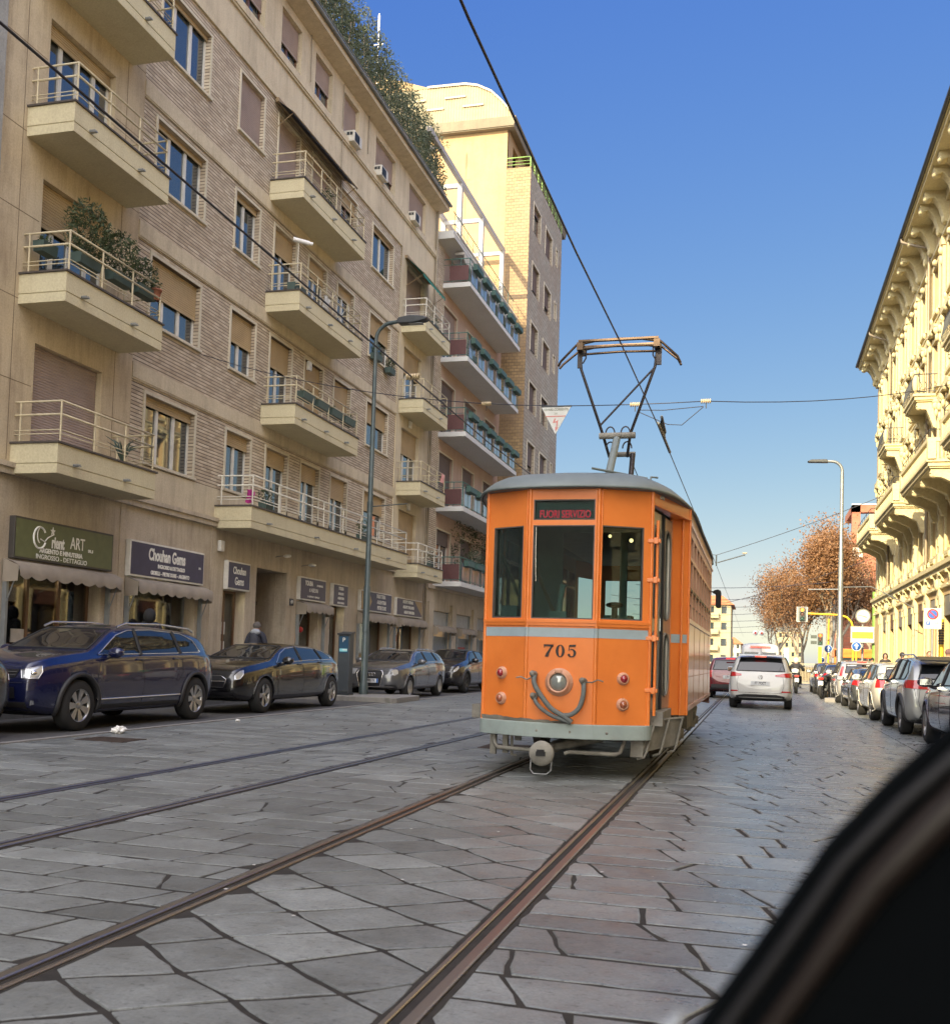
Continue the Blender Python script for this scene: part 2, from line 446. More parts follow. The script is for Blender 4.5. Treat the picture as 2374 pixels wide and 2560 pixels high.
# ---------------------------------------------------------------- ground
XK = -8.1      # flush kerb line between street paving and the parking lane
g = MB()
g.quad((-900, -300, -.03), (900, -300, -.03), (900, 1500, -.03), (-900, 1500, -.03))
struct('ground', g, ASPH)
g = MB(); g.box(-60, 60, -30, 260, -.013, -.0055); struct('road_bed', g, JOINT)

RL = [-2.43, -1.045]                       # gauge lines of the near track (head centre)
def rail_strip(name, x, side, yaw_=0, y0=-2, y1=190, xoff=0):
    """grooved tram rail: running head and guard lip with a groove between, side = +1 when the groove lies at +x"""
    a, b = MB(), MB()
    for seg in ((y0, y1),):
        def X(xx, y): return xx + yaw_ * (y - 5)
        pr = [(-.055, -.01), (-.055, .004), (-.048, .008), (-.012, .008), (-.006, .003), (-.006, -.012)]
        gr = [(.034, -.012), (.034, .001), (.038, .004), (.054, .004), (.058, .0), (.058, -.01)]
        for pf in (pr, gr):
            vs = [(X(x + side * u, y), y, z) for y in seg for u, z in pf]; n = len(pf)
            a.add(vs, [(i, i + 1, n + i + 1, n + i) for i in range(n - 1)])
        pf = [(-.006, -.012), (.034, -.012)]
        vs = [(X(x + side * u, y), y, z) for y in seg for u, z in pf]
        b.add(vs, [(0, 1, 3, 2)])
    o = struct(name, a, RAILS)
    o2 = obj('rail_groove', b, RUST, o)
for x, sd in ((RL[0], 1), (RL[1], -1)): rail_strip('tram_rail', x, sd)
R2a, R2b, YW = -4.06, -5.28, .0215
rail_strip('tram_rail', R2a, -1, YW); rail_strip('tram_rail', R2b, 1, YW)

# stones
def n1(a, b=0.0, c=0.0): return noise.noise(Vector((a, b, c)))
class Stones:
    def __init__(s): s.v = []; s.f = []; s.t = []
    def stone(s, poly, gap=.0105, h=0.0):
        """poly: ccw corner list; adds a slightly domed, chamfered stone"""
        n = len(poly); cx = sum(p[0] for p in poly) / n; cy = sum(p[1] for p in poly) / n
        if n < 3: return
        bw = max(.06, max(p[0] for p in poly) - min(p[0] for p in poly)); bh = max(.06, max(p[1] for p in poly) - min(p[1] for p in poly))
        o = len(s.v); tx, ty = random.gauss(0, .0035), random.gauss(0, .0035); dz = h + random.uniform(-.0012, .0012)
        tone = min(1, max(0, random.gauss(.5, .22)))
        # subdivide edges
        q = []
        for i in range(n):
            a, b = poly[i], poly[(i + 1) % n]
            L = math.hypot(b[0] - a[0], b[1] - a[1]); k = max(1, min(6, int(L / .10)))
            for j in range(k):
                t = j / k; jx = .013 if 0 < t else 0
                jr = 0 if t else .008; q.append((a[0] + (b[0] - a[0]) * t + random.uniform(-jx, jx) * .7, a[1] + (b[1] - a[1]) * t + random.uniform(-jx, jx) * .7)) if t else q.append((a[0] + (cx - a[0]) * random.uniform(.0, .04), a[1] + (cy - a[1]) * random.uniform(.0, .04)))
        m = len(q)
        for d, z in ((gap, -.010), (gap + .003, -.0025), (gap + .011, .0)):
            for x, y in q:
                x2, y2 = cx + (x - cx) * (1 - 2 * d / bw), cy + (y - cy) * (1 - 2 * d / bh)
                s.v.append((x2, y2, z + dz + (x2 - cx) * tx + (y2 - cy) * ty))
        s.v.append((cx, cy, .0006 + dz))
        for r in range(2):
            for i in range(m): s.f.append((o + r * m + i, o + r * m + (i + 1) % m, o + (r + 1) * m + (i + 1) % m, o + (r + 1) * m + i)); s.t.append(tone)
        for i in range(m): s.f.append((o + 2 * m + i, o + 2 * m + (i + 1) % m, o + 3 * m)); s.t.append(tone)
def clip(poly, a, b, c):
    """keep a*x+b*y<=c"""
    out = []
    for i in range(len(poly)):
        p, q = poly[i], poly[(i + 1) % len(poly)]
        dp, dq = a * p[0] + b * p[1] - c, a * q[0] + b * q[1] - c
        if dp <= 0: out.append(p)
        if dp * dq < 0: t = dp / (dp - dq); out.append((p[0] + (q[0] - p[0]) * t, p[1] + (q[1] - p[1]) * t))
    return out
ST = Stones()
def band(x0, x1, y0, y1, rowh, lenr, slant, seed, tilt=0, x0f=None, x1f=None, jit=.03):
    """rows of stones across the street, ends slanted by `slant`; x0f/x1f = lines (x at y=5, dx/dy)"""
    rnd = random.Random(seed); rows = [y0]
    while rows[-1] < y1: rows.append(rows[-1] + rowh * rnd.uniform(.8, 1.25))
    yl = lambda j, x: rows[j] + tilt * (x - x0) + jit * n1(x * 1.3, j * 3.7, seed) * 1.6
    for j in range(len(rows) - 1):
        x = x0 - rnd.uniform(0, .8); sl0 = slant * rnd.uniform(.5, 1.3)
        while x < x1:
            L = rnd.uniform(*lenr); xe = x + L; sl1 = slant * rnd.uniform(.3, 1.5) * (1 if rnd.random() < .85 else -1)
            xm = (x + xe) / 2
            poly = [(x - sl0, yl(j, x - sl0)), (xm, yl(j, xm)), (xe - sl1, yl(j, xe - sl1)), (xe + sl1, yl(j + 1, xe + sl1)), (xm, yl(j + 1, xm)), (x + sl0, yl(j + 1, x + sl0))]
            for lf, sg in ((x0f, -1), (x1f, 1)):
                if lf and poly: k = lf[1]; poly = clip(poly, sg, -sg * k, sg * (lf[0] - k * 5))
            poly = clip(clip(poly, -1, 0, -x0), 1, 0, x1) if poly else poly
            if len(poly) > 2:
                ar = .5 * sum(poly[i][0] * poly[(i + 1) % len(poly)][1] - poly[(i + 1) % len(poly)][0] * poly[i][1] for i in range(len(poly)))
                if abs(ar) > .012: ST.stone(poly if ar > 0 else poly[::-1])
            x = xe; sl0 = sl1
def diamonds(x0, x1, y0, y1, ax, ay, seed):
    """lozenge setts between the rails: two families of slanted joints"""
    rnd = random.Random(seed); P = {}
    def pt(i, j):
        if (i, j) not in P: P[(i, j)] = (x0 + (i - j) * ax + rnd.uniform(-.05, .05) + .1, y0 + (i + j) * ay + rnd.uniform(-.04, .04))
        return P[(i, j)]
    n = int((y1 - y0) / ay) + 6
    for i in range(-6, n):
        for j in range(-6, n):
            if not -3 < i - j < 6 or i + j > n: continue
            poly = [pt(i, j), pt(i + 1, j), pt(i + 1, j + 1), pt(i, j + 1)]
            poly = clip(clip(poly, -1, 0, -x0), 1, 0, x1)
            if len(poly) > 2:
                ar = .5 * sum(poly[k][0] * poly[(k + 1) % len(poly)][1] - poly[(k + 1) % len(poly)][0] * poly[k][1] for k in range(len(poly)))
                if abs(ar) > .012: ST.stone(poly if ar > 0 else poly[::-1], gap=.013)
YN, YF = 1.2, 74
band(RL[1] + .07, 2.2, YN, YF, .30, (.42, .72), -.055, 11, jit=.02)
diamonds(RL[0] + .07, RL[1] - .07, YN, 45, .31, .235, 5)
band(RL[0] + .07, RL[1] - .07, 45, YF, .34, (.4, .7), .05, 12)
band(-4.6, RL[0] - .07, YN, YF, .30, (.40, .78), .06, 13, tilt=-.04, x0f=(R2a + .08, YW), x1f=(RL[0] - .07, 0))
band(-5.9, -2.6, YN + 2, YF, .30, (.45, .8), .05, 14, tilt=-.04, x0f=(R2b + .08, YW), x1f=(R2a - .08, YW))
band(XK + .06, -3.6, YN + 4, YF, .29, (.5, 1.0), .04, 15, tilt=-.03, x1f=(R2b - .08, YW))
# parking bay on the right: same stone, smaller, duller
band(2.2, 4.45, 4, YF, .26, (.4, .7), .02, 16, jit=.01)
me = bpy.data.meshes.new('road_paving'); me.from_pydata(ST.v, [], ST.f)
me.attributes.new('tone', 'FLOAT', 'FACE').data.foreach_set('value', ST.t)
me.attributes.new('polish', 'FLOAT', 'FACE').data.foreach_set('value', [min(1, max(0, (ST.v[f[0]][0] + .9) / 1.0)) for f in ST.f])
me.materials.append(PAVE); me.update()
tag(obj('road_paving', me, PAVE), kind='structure')
print('stones faces', len(ST.f))
# far road surface past the stones
g = MB(); g.quad((XK, YF, -.004), (4.45, YF, -.004), (4.45, 260, -.004), (XK, 260, -.004)); struct('road_far', g, PAVE)
# parking lane, kerbs, pavements
g = MB(); g.quad((-10.5, -10, .0), (XK - .06, -10, .0), (XK - .06, 150, .0), (-10.5, 150, .0)); struct('parking_lane', g, ASPH)
g = MB()
y = -5.
while y < 80:
    L = random.uniform(.8, 1.1); g.box(XK - .06, XK + .06, y, y + L - .012, -.01, .008); y += L
struct('kerb_strip', g, KERB)
g = MB(); g.box(-13.02, -10.62, -40, 150, -.01, .12); g.box(4.6, 6.3, -40, 58.6, -.01, .12); struct('pavement', g, SIDEW)
g = MB()
for xa, xb in ((-10.62, -10.5), (4.45, 4.6)):
    y = -20.
    while y < 100:
        L = random.uniform(.9, 1.2)
        if xa < 0 or y < 57: g.box(xa, xb, y, y + L - .01, -.01, .125)
        y += L
struct('kerb', g, KERB)
g = MB(); g.prism([(-10.5, 22.35), (-8.15, 22.3), (-7.95, 22.1), (-7.92, 22.1), (-7.85, 22.25), (-7.95, 24.2), (-8.3, 24.4), (-10.5, 24.4)], -.01, .12, 'z')
o = obj('kerb_island', g, KERB, bevel=.02); tag(o, kind='structure')
g = MB(); g.prism([(2.15, 34.9), (2.9, 34.8), (4.4, 34.9), (4.4, 35.9), (2.3, 35.9)], -.01, .13, 'z')
o = obj('kerb_island', g, KERB, bevel=.02); tag(o, kind='structure')
# metal patch and manhole covers set in the stones
for x0, x1, y0, y1 in ((-7.75, -7.1, 10.6, 11.1), (-3.3, -2.75, 12.4, 13.1)):
    g = MB(); g.box(x0, x1, y0, y1, -.01, .009)
    for k in range(5): g.box(x0 + .03, x1 - .03, y0 + .05 + k * (y1 - y0 - .1) / 5, y0 + .08 + k * (y1 - y0 - .1) / 5, .009, .013)
    tag(obj('drain_cover', g, RUST), 'dark iron cover set flush in the stones ' + ('by the front wheel of the blue car' if x0 < -5 else 'just left of the track beside the tram'), 'drain cover')
# litter
for i, (x, y, s_, lab) in enumerate([(-7.9, 11.7, .085, 'crumpled white paper by the blue car\'s front wheel'), (-7.75, 14.6, .035, 'small white scrap near the rear wheel of the blue car')]):
    bmL = bmesh.new(); bmesh.ops.create_icosphere(bmL, subdivisions=3, radius=s_)
    for v in bmL.verts: v.co *= 1 + .5 * n1(v.co.x * 25, v.co.y * 25, v.co.z * 25 + i); v.co.z *= .6
    me = bpy.data.meshes.new('paper_litter'); bmL.to_mesh(me); bmL.free(); me.materials.append(WHITE)
    o = obj('paper_litter', me, WHITE); o.location = (x, y, s_ * .5); tag(o, lab, 'litter')
g = MB(); rr = random.Random(3)
for k in range(130):
    x, y = rr.uniform(-7.9, .5), rr.uniform(2, 22); s_ = rr.uniform(.006, .016); a = rr.uniform(0, 6)
    g.add([(x + s_ * cos(a + t) * rr.uniform(.6, 1), y + s_ * sin(a + t) * rr.uniform(.6, 1), .006) for t in (0, 1.3, 2.6, 3.9, 5.1)], [(0, 1, 2, 3, 4)])
tag(obj('litter_specks', g, WHITE), 'scattered pale cigarette ends and scraps on the stones', 'litter', kind='stuff')
# ---------------------------------------------------------------- left side of the street
XF = -13.0
def shutter_mb(X, y0, y1, z0, z1, d=1, pitch=.052):
    """roller shutter: ribbed slats in the plane x = X facing d"""
    mb = MB(); n = max(1, int(round((z1 - z0) / pitch))); h = (z1 - z0) / n
    vs = []
    for i in range(n):
        z = z1 - i * h
        for a, b in ((0, 0), (.35, .012), (.8, .012)): vs += [(X + d * b, y0, z - a * h), (X + d * b, y1, z - a * h)]
    vs += [(X, y0, z0), (X, y1, z0)]
    mb.add(vs, [(2 * i, 2 * i + 1, 2 * i + 3, 2 * i + 2) for i in range(len(vs) // 2 - 1)])
    mb.box(X - .01, X + d * .02, y0, y1, z0 - .04, z0)
    return mb
def window(b, X, y0, y1, z0, z1, shut=.2, sm=None, fm=None, leaves=2, d=1, depth=.2, surround=.06, sill=True, curtain=None, gm=None, simple=False, surm=None, flower=None):
    """window set into an opening of the wall x = X, seen from the d side; shut = share covered by the roller shutter"""
    sm = sm or SHUT_Y; fm = fm or FRAMEW
    xi = X - d * depth
    f = MB(); zt = z1 - shut * (z1 - z0)
    if shut < .97:
        t = .06; top = z1
        f.box(xi - .03, xi + .03, y0, y0 + t, z0, top); f.box(xi - .03, xi + .03, y1 - t, y1, z0, top)
        f.box(xi - .028, xi + .028, y0 + t, y1 - t, z0, z0 + t); f.box(xi - .028, xi + .028, y0 + t, y1 - t, top - t, top)
        for k in range(1, leaves):
            yc = y0 + (y1 - y0) * k / leaves; f.box(xi - .032, xi + .04, yc - .05, yc + .05, z0 + t, top - t)
    else: f.box(xi - .05, xi - .02, y0, y1, z0, z1)
    w = obj('window', f, fm, b)
    if shut < .97: obj('glass', MB().box(xi - .008, xi + .004, y0 + .03, y1 - .03, z0 + .03, z1 - .03), gm or GLASS, w)
    if shut > .02: obj('shutter', shutter_mb(xi + d * .06, y0 + .01, y1 - .01, zt, z1 - .001, d), sm, w)
    if surround:
        s_ = MB(); t = surround; e = X + d * .025
        s_.box(X - d * .01, e, y0 - t, y0, z0 - (.0 if sill else 0), z1 + t); s_.box(X - d * .01, e, y1, y1 + t, z0, z1 + t); s_.box(X - d * .01, e - d * .002, y0, y1, z1, z1 + t)
        if sill: s_.box(X - d * .1, X + d * .07, y0 - t - .02, y1 + t + .02, z0 - .06, z0)
        obj('window_surround', s_, surm or SURR, w)
    if curtain:
        c = MB(); a, bb = curtain
        ys = [y0 + (y1 - y0) * (a + (bb - a) * k / 14) for k in range(15)]
        vs = [(xi - .05 + .02 * (k % 2), y, z) for z in (z0, z1) for k, y in enumerate(ys)]
        c.add(vs, [(i, i + 1, 15 + i + 1, 15 + i) for i in range(14)])
    return w

def railing(mb, y0, y1, xb, xf, zt, d=1, h=.74, npost=4, r=.019, thick=.026, low=((.22, .011), (.15, .011)), rails=((.74, 1.1), (.50, 1.2))):
    """balcony railing along three sides of the slab; xb at the wall, xf at the street"""
    for z, k in rails: mb.tube([(xb, y0 + .03, zt + z), (xf, y0 + .03, zt + z), (xf, y1 - .03, zt + z), (xb, y1 - .03, zt + z)], thick * k * .72, 6)
    for z, rr in low: mb.tube([(xb, y0 + .03, zt + z), (xf, y0 + .03, zt + z), (xf, y1 - .03, zt + z), (xb, y1 - .03, zt + z)], rr, 5)
    for k in range(npost):
        y = y0 + .03 + (y1 - y0 - .06) * k / (npost - 1); mb.tube([(xf, y, zt - .05), (xf, y, zt + h)], r, 6)
    for y in (y0 + .03, y1 - .03): mb.tube([(xb + (xf - xb) * .12, y, zt - .05), (xb + (xf - xb) * .12, y, zt + h)], r, 6)
def balcony(b, y0, y1, zb, fas=.54, X=XF, dep=1.0, m=None, rm_=None, npost=4, label=None, spouts=2):
    xf = X + dep
    s_ = MB()
    s_.box(X - .02, xf, y0, y1, zb + .185, zb + fas); s_.box(X - .02, xf - .012, y0 + .012, y1 - .012, zb + .165, zb + .185)
    s_.box(X - .02, xf - .002, y0 + .002, y1 - .002, zb, zb + .165)
    o = obj('balcony', s_, m or BALC, b, bevel=.006, label=label)
    t = MB(); e = .03
    t.box(X, xf + e, y0 - e, y0 + .14, zb + fas, zb + fas + .035); t.box(X, xf + e, y1 - .14, y1 + e, zb + fas, zb + fas + .035)
    t.box(xf - .12, xf + e, y0 + .14, y1 - .14, zb + fas, zb + fas + .036)
    obj('coping', t, COPE, o)
    r_ = MB(); railing(r_, y0 + .06, y1 - .06, X, xf - .03, zb + fas + .035, npost=npost)
    obj('railing', r_, rm_ or RAILP, o)
    sp = MB()
    for k in range(spouts):
        y = y0 + (y1 - y0) * ((k + .3) / spouts if spouts > 1 else .35)
        sp.box(xf - .02, xf + .14, y - .035, y + .035, zb + .19, zb + .21); sp.box(xf - .02, xf + .12, y - .035, y - .02, zb + .2, zb + .235); sp.box(xf - .02, xf + .12, y + .02, y + .035, zb + .2, zb + .235); sp.cut()
    obj('spout', sp, GREYM, o)
    return o

Y0, Y1 = 14.85, 39.85
BL = thing('apartment_building', 'tall brown strip-brick and cream plaster apartment block with cream balconies, over shops', 'building', (XF - 4, (Y0 + Y1) / 2, 0))
heads = {1: 6.67, 2: 9.77, 3: 12.87, 4: 15.97}
holesA = [(16.06, 18.1, 7.9 - 3.1, 6.69), (16.06, 18.1, 7.9, 9.8), (16.06, 18.1, 11.0, 12.9), (16.06, 18.1, 14.1, 15.99)]
cols = dict(B=(19.7, 21.77, 1.5), C=(23.3, 24.6, 1.5), D=(25.5, 26.85, 2.1), E=(27.75, 29.05, 2.1), F=(29.95, 31.3, 1.3), G=(32.8, 34.88, 1.5))
holesB = []; wins = []
for fl, zt in heads.items():
    for cn, (a, bb, hh) in cols.items():
        if fl == 1 and cn == 'F': hh = 2.1
        holesB.append((a, bb, zt - hh, zt)); wins.append((cn, fl, a, bb, zt - hh, zt))
holesH = [(36.35, 38.4, z - 2.1, z) for z in (6.55, 9.65, 12.75, 15.85)]
def to_u(hs, y): return [(h[0] - y, h[1] - y, h[2], h[3]) for h in hs]
# plaster bay with the large balconies
mb = MB(); panel(mb, (XF, Y0, 0), (0, 1, 0), 19.13 - Y0, 4.32, 19.45, to_u(holesA + [(16.1, 18.05, 17.0, 19.05)], Y0), .22)
for z in (4.75, 6.95, 8.0, 10.05, 11.1, 13.15, 14.2, 16.25): pass
obj('wall', mb, PLASTER, BL, label='cream plaster wall')
# score lines of the plaster blocks
mb = MB()
for z in (5.85, 7.35, 8.95, 10.45, 12.05, 13.55, 15.1, 16.6):
    for a, bb in ((Y0, 16.0), (18.16, 19.12)): mb.box(XF - .01, XF + .003, a, bb, z, z + .012)
for y in (15.45, 18.5): mb.box(XF - .01, XF + .003, y, y + .012, 4.4, 19.2)
obj('wall_joint', mb, mat('score_line', (.16, .115, .07), .9), BL)
# brick field
mb = MB(); yb0, yb1 = 19.13, 35.72
panel(mb, (XF - .03, yb0, 0), (0, 1, 0), yb1 - yb0, 5.08, 16.32, to_u(holesB, yb0), .2)
obj('wall', mb, BRICK, BL, label='wall of thin brown brick strips')
mb = MB()
panel(mb, (XF - .005, yb0, 0), (0, 1, 0), yb1 - yb0, 4.32, 5.08, to_u([h for h in holesB if h[2] < 5.08], yb0), .2)
for z in (6.9, 10.0, 13.1):
    mb.box(XF - .04, XF + .02, yb0, yb1, z, z + .33); mb.box(XF - .04, XF + .005, yb0, yb1, z - .035, z)
mb.box(XF - .04, XF + .03, yb0, yb1, 16.32, 16.55)
panel(mb, (XF, yb1, 0), (0, 1, 0), Y1 - yb1, 4.32, 16.55, to_u(holesH, yb1), .22)
attic = [(25.38, 26.68), (27.64, 28.92), (29.86, 31.15), (32.72, 34.74), (36.3, 38.33), (23.1, 24.4), (19.7, 21.8)]
panel(mb, (XF, yb0, 0), (0, 1, 0), Y1 - yb0, 16.55, 19.45, to_u([(a, c, 17.72, 19.05) for a, c in attic], yb0), .22)
mb.box(XF - .02, XF + .09, yb0, Y1, 17.44, 17.66); mb.box(XF - .02, XF + .06, yb0, Y1, 17.38, 17.44)
mb.quad((XF, Y1, 0), (XF - 10, Y1, 0), (XF - 10, Y1, 20), (XF, Y1, 20)); mb.quad((XF, Y0, 0), (XF - 10, Y0, 0), (XF - 10, Y0, 20), (XF, Y0, 20))
obj('wall', mb, PLAST2, BL, label='cream plaster attic storey and bands')
# ground floor stone with openings
shops = [(15.64, 18.4, .35, 2.62), (19.22, 22.1, .75, 2.62), (23.42, 24.6, .12, 2.62), (25.2, 27.05, .12, 3.33), (27.75, 29.35, .7, 2.62), (30.22, 31.38, .12, 2.62), (32.6, 35.5, .6, 2.55), (36.2, 39.1, .6, 2.55)]
mb = MB(); panel(mb, (XF, Y0, 0), (0, 1, 0), Y1 - Y0, .0, 4.13, to_u(shops, Y0), .35)
mb.box(XF - .02, XF + .10, Y0, Y1, 4.13, 4.25); mb.box(XF - .02, XF + .14, Y0, Y1, 4.25, 4.34)
for y in (18.95, 22.75, 35.9, 39.6): mb.box(XF - .01, XF + .015, y, y + .22, .12, 4.13)
obj('plinth', mb, STONE, BL)
# eave, gutter, roof terrace
mb = MB(); mb.prism([(XF - .3, 19.42), (XF + .02, 19.30), (-12.5, 19.40), (-12.48, 19.62), (XF - .3, 19.62)], Y0, Y1, 'y')
mb.box(XF - .2, XF + .28, Y0, Y1, 19.62, 19.95)
for y in (18.0, 24.5, 31.0, 34.6, 38.3): mb.box(XF - .2, XF + .33, y, y + .5, 19.62, 20.12)
mb.box(XF - 10, XF - .2, Y0, Y1, 19.4, 19.62)
obj('roof', mb, PLAST2, BL)
mb = MB(); mb.tube([(-12.42, Y0, 19.6), (-12.42, Y1, 19.6)], .06, 8); mb.tube([(-12.66, Y0, 20.12), (-12.66, Y1, 20.12)], .02, 6); mb.box(-12.74, -12.68, Y0, Y1, 19.95, 19.98)
obj('gutter', mb, mat('zinc', (.20, .21, .21), .5, .6), BL)
mb = MB()
mb.tube([(XF + .1, 39.62, 19.4), (XF + .1, 39.62, .2)], .05, 8); mb.tube([(XF + .1, 39.35, 16), (XF + .1, 39.35, 4.5)], .02, 6)
mb.tube([(XF + .05, 29.7, 19.2), (XF + .05, 29.72, 14.0)], .014, 5); mb.tube([(XF + .05, 27.2, 19.3), (XF + .05, 27.25, 17.9)], .014, 5); mb.tube([(XF + .05, 31.9, 19.3), (XF + .05, 31.9, 18)], .02, 5)
obj('drainpipe', mb, mat('zinc_pipe', (.26, .22, .16), .5, .3), BL)
# windows
sA = {1: (1.0, SHUT_P), 2: (.42, SHUT_Y), 3: (.13, SHUT_Y), 4: (.1, SHUT_Y)}
for i, h in enumerate(holesA): window(BL, XF, h[0], h[1], h[2], h[3], sA[i + 1][0], sA[i + 1][1], leaves=4, depth=.2, surround=0)
window(BL, XF, 16.1, 18.05, 17.0, 19.05, .5, SHUT_P, leaves=2, surround=0)
shutv = {('B', 1): .12, ('B', 2): .52, ('B', 3): .06, ('B', 4): .05, ('C', 1): .2, ('C', 2): .48, ('C', 3): .08, ('C', 4): 1, ('D', 1): .2, ('D', 2): .36, ('D', 3): .3, ('D', 4): 1, ('E', 1): .22, ('E', 2): 1,
         ('E', 3): .22, ('E', 4): .98, ('F', 1): .3, ('F', 2): 1, ('F', 3): .2, ('F', 4): .3, ('G', 1): .4, ('G', 2): .42, ('G', 3): .42, ('G', 4): .06}
for cn, fl, a, bb, z0, z1 in wins:
    sh = shutv[(cn, fl)]
    window(BL, XF - .03, a, bb, z0, z1, sh, SHUT_P if (sh > .9 and fl == 4) else SHUT_Y, fm=FRAMEB if (cn, fl) in (('F', 4),) else FRAMEW, leaves=3 if cn == 'B' else 2, depth=.17, surround=.07, sill=cn in 'BCG')
for i, h in enumerate(holesH): window(BL, XF, h[0], h[1], h[2], h[3], (1, .42, .42, 1)[i], (SHUT_Y, SHUT_Y, SHUT_Y, SHUT_P)[i], leaves=3, surround=0)
for i, (a, c) in enumerate(attic): window(BL, XF, a, c, 17.72, 19.05, (.62, .52, .8, .62, .98, .6, .9)[i], SHUT_P, fm=FRAMEB, surround=0, sill=False, leaves=2)
# balconies
for k, z in enumerate((4.15, 7.25, 10.36, 13.46)): balcony(BL, 15.55, 18.65, z, npost=4)
for z in (7.19, 10.28, 13.38): balcony(BL, 25.07, 29.6, z, npost=5, spouts=3)
balcony(BL, 22.85, 34.6, 4.1, npost=9, rm_=RAILW, spouts=4, label='long cream balcony with white railing above the shops')
for z in (3.95, 7.0, 10.1, 13.15): balcony(BL, 35.95, 39.1, z, fas=.5, dep=.95, npost=4, spouts=2, rm_=RAILW if z < 5 or z > 13 else RAILP)

# fittings on the facade
def split_ac(y, z, lab):
    a = thing('air_conditioner', lab, 'air conditioner', (XF, y, z), 0, 'window air conditioners on the attic storey')
    obj('casing', MB().box(-.2, .28, -.33, .33, 0, .36), mat('ac_white', (.55, .53, .47), .5), a, local=True, bevel=.015)
    g_ = MB(); g_.box(.281, .288, -.29, .10, .04, .32)
    for k in range(6): g_.box(.288, .296, -.29, .10, .05 + k * .045, .065 + k * .045)
    for k in range(2): g_.box(.02 + k * .11, .11 + k * .11, -.336, -.331, .2, .3)
    obj('grille', g_, DARKM, a, local=True)
for y, z, l in ((30.45, 17.55, 'white box air conditioner in the third attic window, left of the others'), (32.95, 17.6, 'white box air conditioner in the middle attic window'), (36.6, 17.55, 'white box air conditioner under the shut attic window next to the drainpipe')): split_ac(y, z, l)
def awning_roll(y0, y1, z, drop, out, m, lab, x=XF, valance=0, case=FABRIC):
    a = thing('awning', lab, 'awning', (x, (y0 + y1) / 2, z))
    mb = MB()
    p0, p1 = Vector((x + .08, 0, z)), Vector((x + out, 0, z - drop))
    mb.quad((p0.x, y0, p0.z), (p0.x, y1, p0.z), (p1.x, y1, p1.z), (p1.x, y0, p1.z)); mb.quad((p0.x, y0, p0.z - .012), (p0.x, y1, p0.z - .012), (p1.x, y1, p1.z - .012), (p1.x, y0, p1.z - .012))
    if valance:
        n = int((y1 - y0) / .055); vs = []
        for i in range(n + 1):
            y = y0 + (y1 - y0) * i / n; vs += [(p1.x, y, p1.z), (p1.x + .012 * sin(i), y, p1.z - valance * (.72 + .28 * abs(sin(i * .55))))]
        mb.add(vs, [(2 * i, 2 * i + 2, 2 * i + 3, 2 * i + 1) for i in range(n)])
    obj('fabric', mb, m, a, fixn=False)
    b2 = MB(); b2.box(x, x + .1, y0 - .03, y1 + .03, z - .02, z + .09); b2.tube([(p1.x, y0, p1.z), (p1.x, y1, p1.z)], .02, 6)
    for y in (y0 + .1, y1 - .1): b2.cut(); b2.tube([(x + .03, y, z - drop * 1.3 - .25), (p1.x, y, p1.z)], .012, 5)
    obj('arm', b2, mat('awning_case', (.25, .18, .10), .6), a)
awning_roll(25.2, 30.0, 16.22, .32, .5, NAVYF, 'dark navy awning above the topmost middle balcony', valance=.06)
awning_roll(36.1, 38.9, 16.05, .62, .75, GREENF, 'green scalloped awning over the topmost small balcony', valance=.14)
def facade_lamp(y, z, lab, x=XF):
    a = thing('floodlight', lab, 'light', (x, y, z))
    mb = MB(); mb.tube([(0, 0, 0), (.06, 0, .02), (.30, -.02, .04)], .012, 6); obj('bracket', mb, ALU, a, local=True)
    mb = MB(); mb.ball((.36, -.02, .03), (.13, .07, .05), 10, 6); obj('lamp_head', mb, WHITE, a, local=True)
facade_lamp(26.3, 3.72, 'small white lamp on a bracket above the tall doorway')
facade_lamp(28.0, 3.62, 'small white lamp on a bracket left of the purple tattoo-dark sign' .replace('tattoo-dark ', ''))
a = thing('camera_mast', 'white surveillance camera on a thin pole at the second middle balcony', 'camera', (-12.2, 25.3, 11.1))
mb = MB(); mb.tube([(0, 0, -.2), (0, 0, 1.15)], .012, 6); obj('pole', mb, RAILW, a, local=True)
mb = MB(); mb.tube([(-.12, -.1, 1.2), (.25, .15, 1.15)], .06, 10); mb.tube([(.25, .15, 1.15), (.33, .2, 1.14)], .045, 10); obj('camera_body', mb, WHITE, a, local=True)
for y, z, l in ((23.15, 3.72, 'cream alarm box above the small blue shop sign'), (27.9, 9.62, 'white alarm box under the second middle balcony'), (37.2, 9.95, 'cream lamp box above a shutter on the right bay'), (37.3, 6.8, 'cream bracket box above the lower shutter of the right bay')):
    o = obj('alarm_box', MB().box(XF, XF + .1, y - .1, y + .1, z - .17, z + .1), FRAMEW, bevel=.02); tag(o, l, 'alarm box')
o = obj('house_number', MB().box(XF, XF + .02, 27.28, 27.52, 2.42, 2.62), mat('number_plate_dark', (.03, .035, .05), .4)); tag(o, 'small dark house number plate beside the tall doorway', 'house number')
text(o, '49', frame((XF + .022, 27.40, 2.52), (0, 1, 0), (0, 0, 1)), .15, LETW)

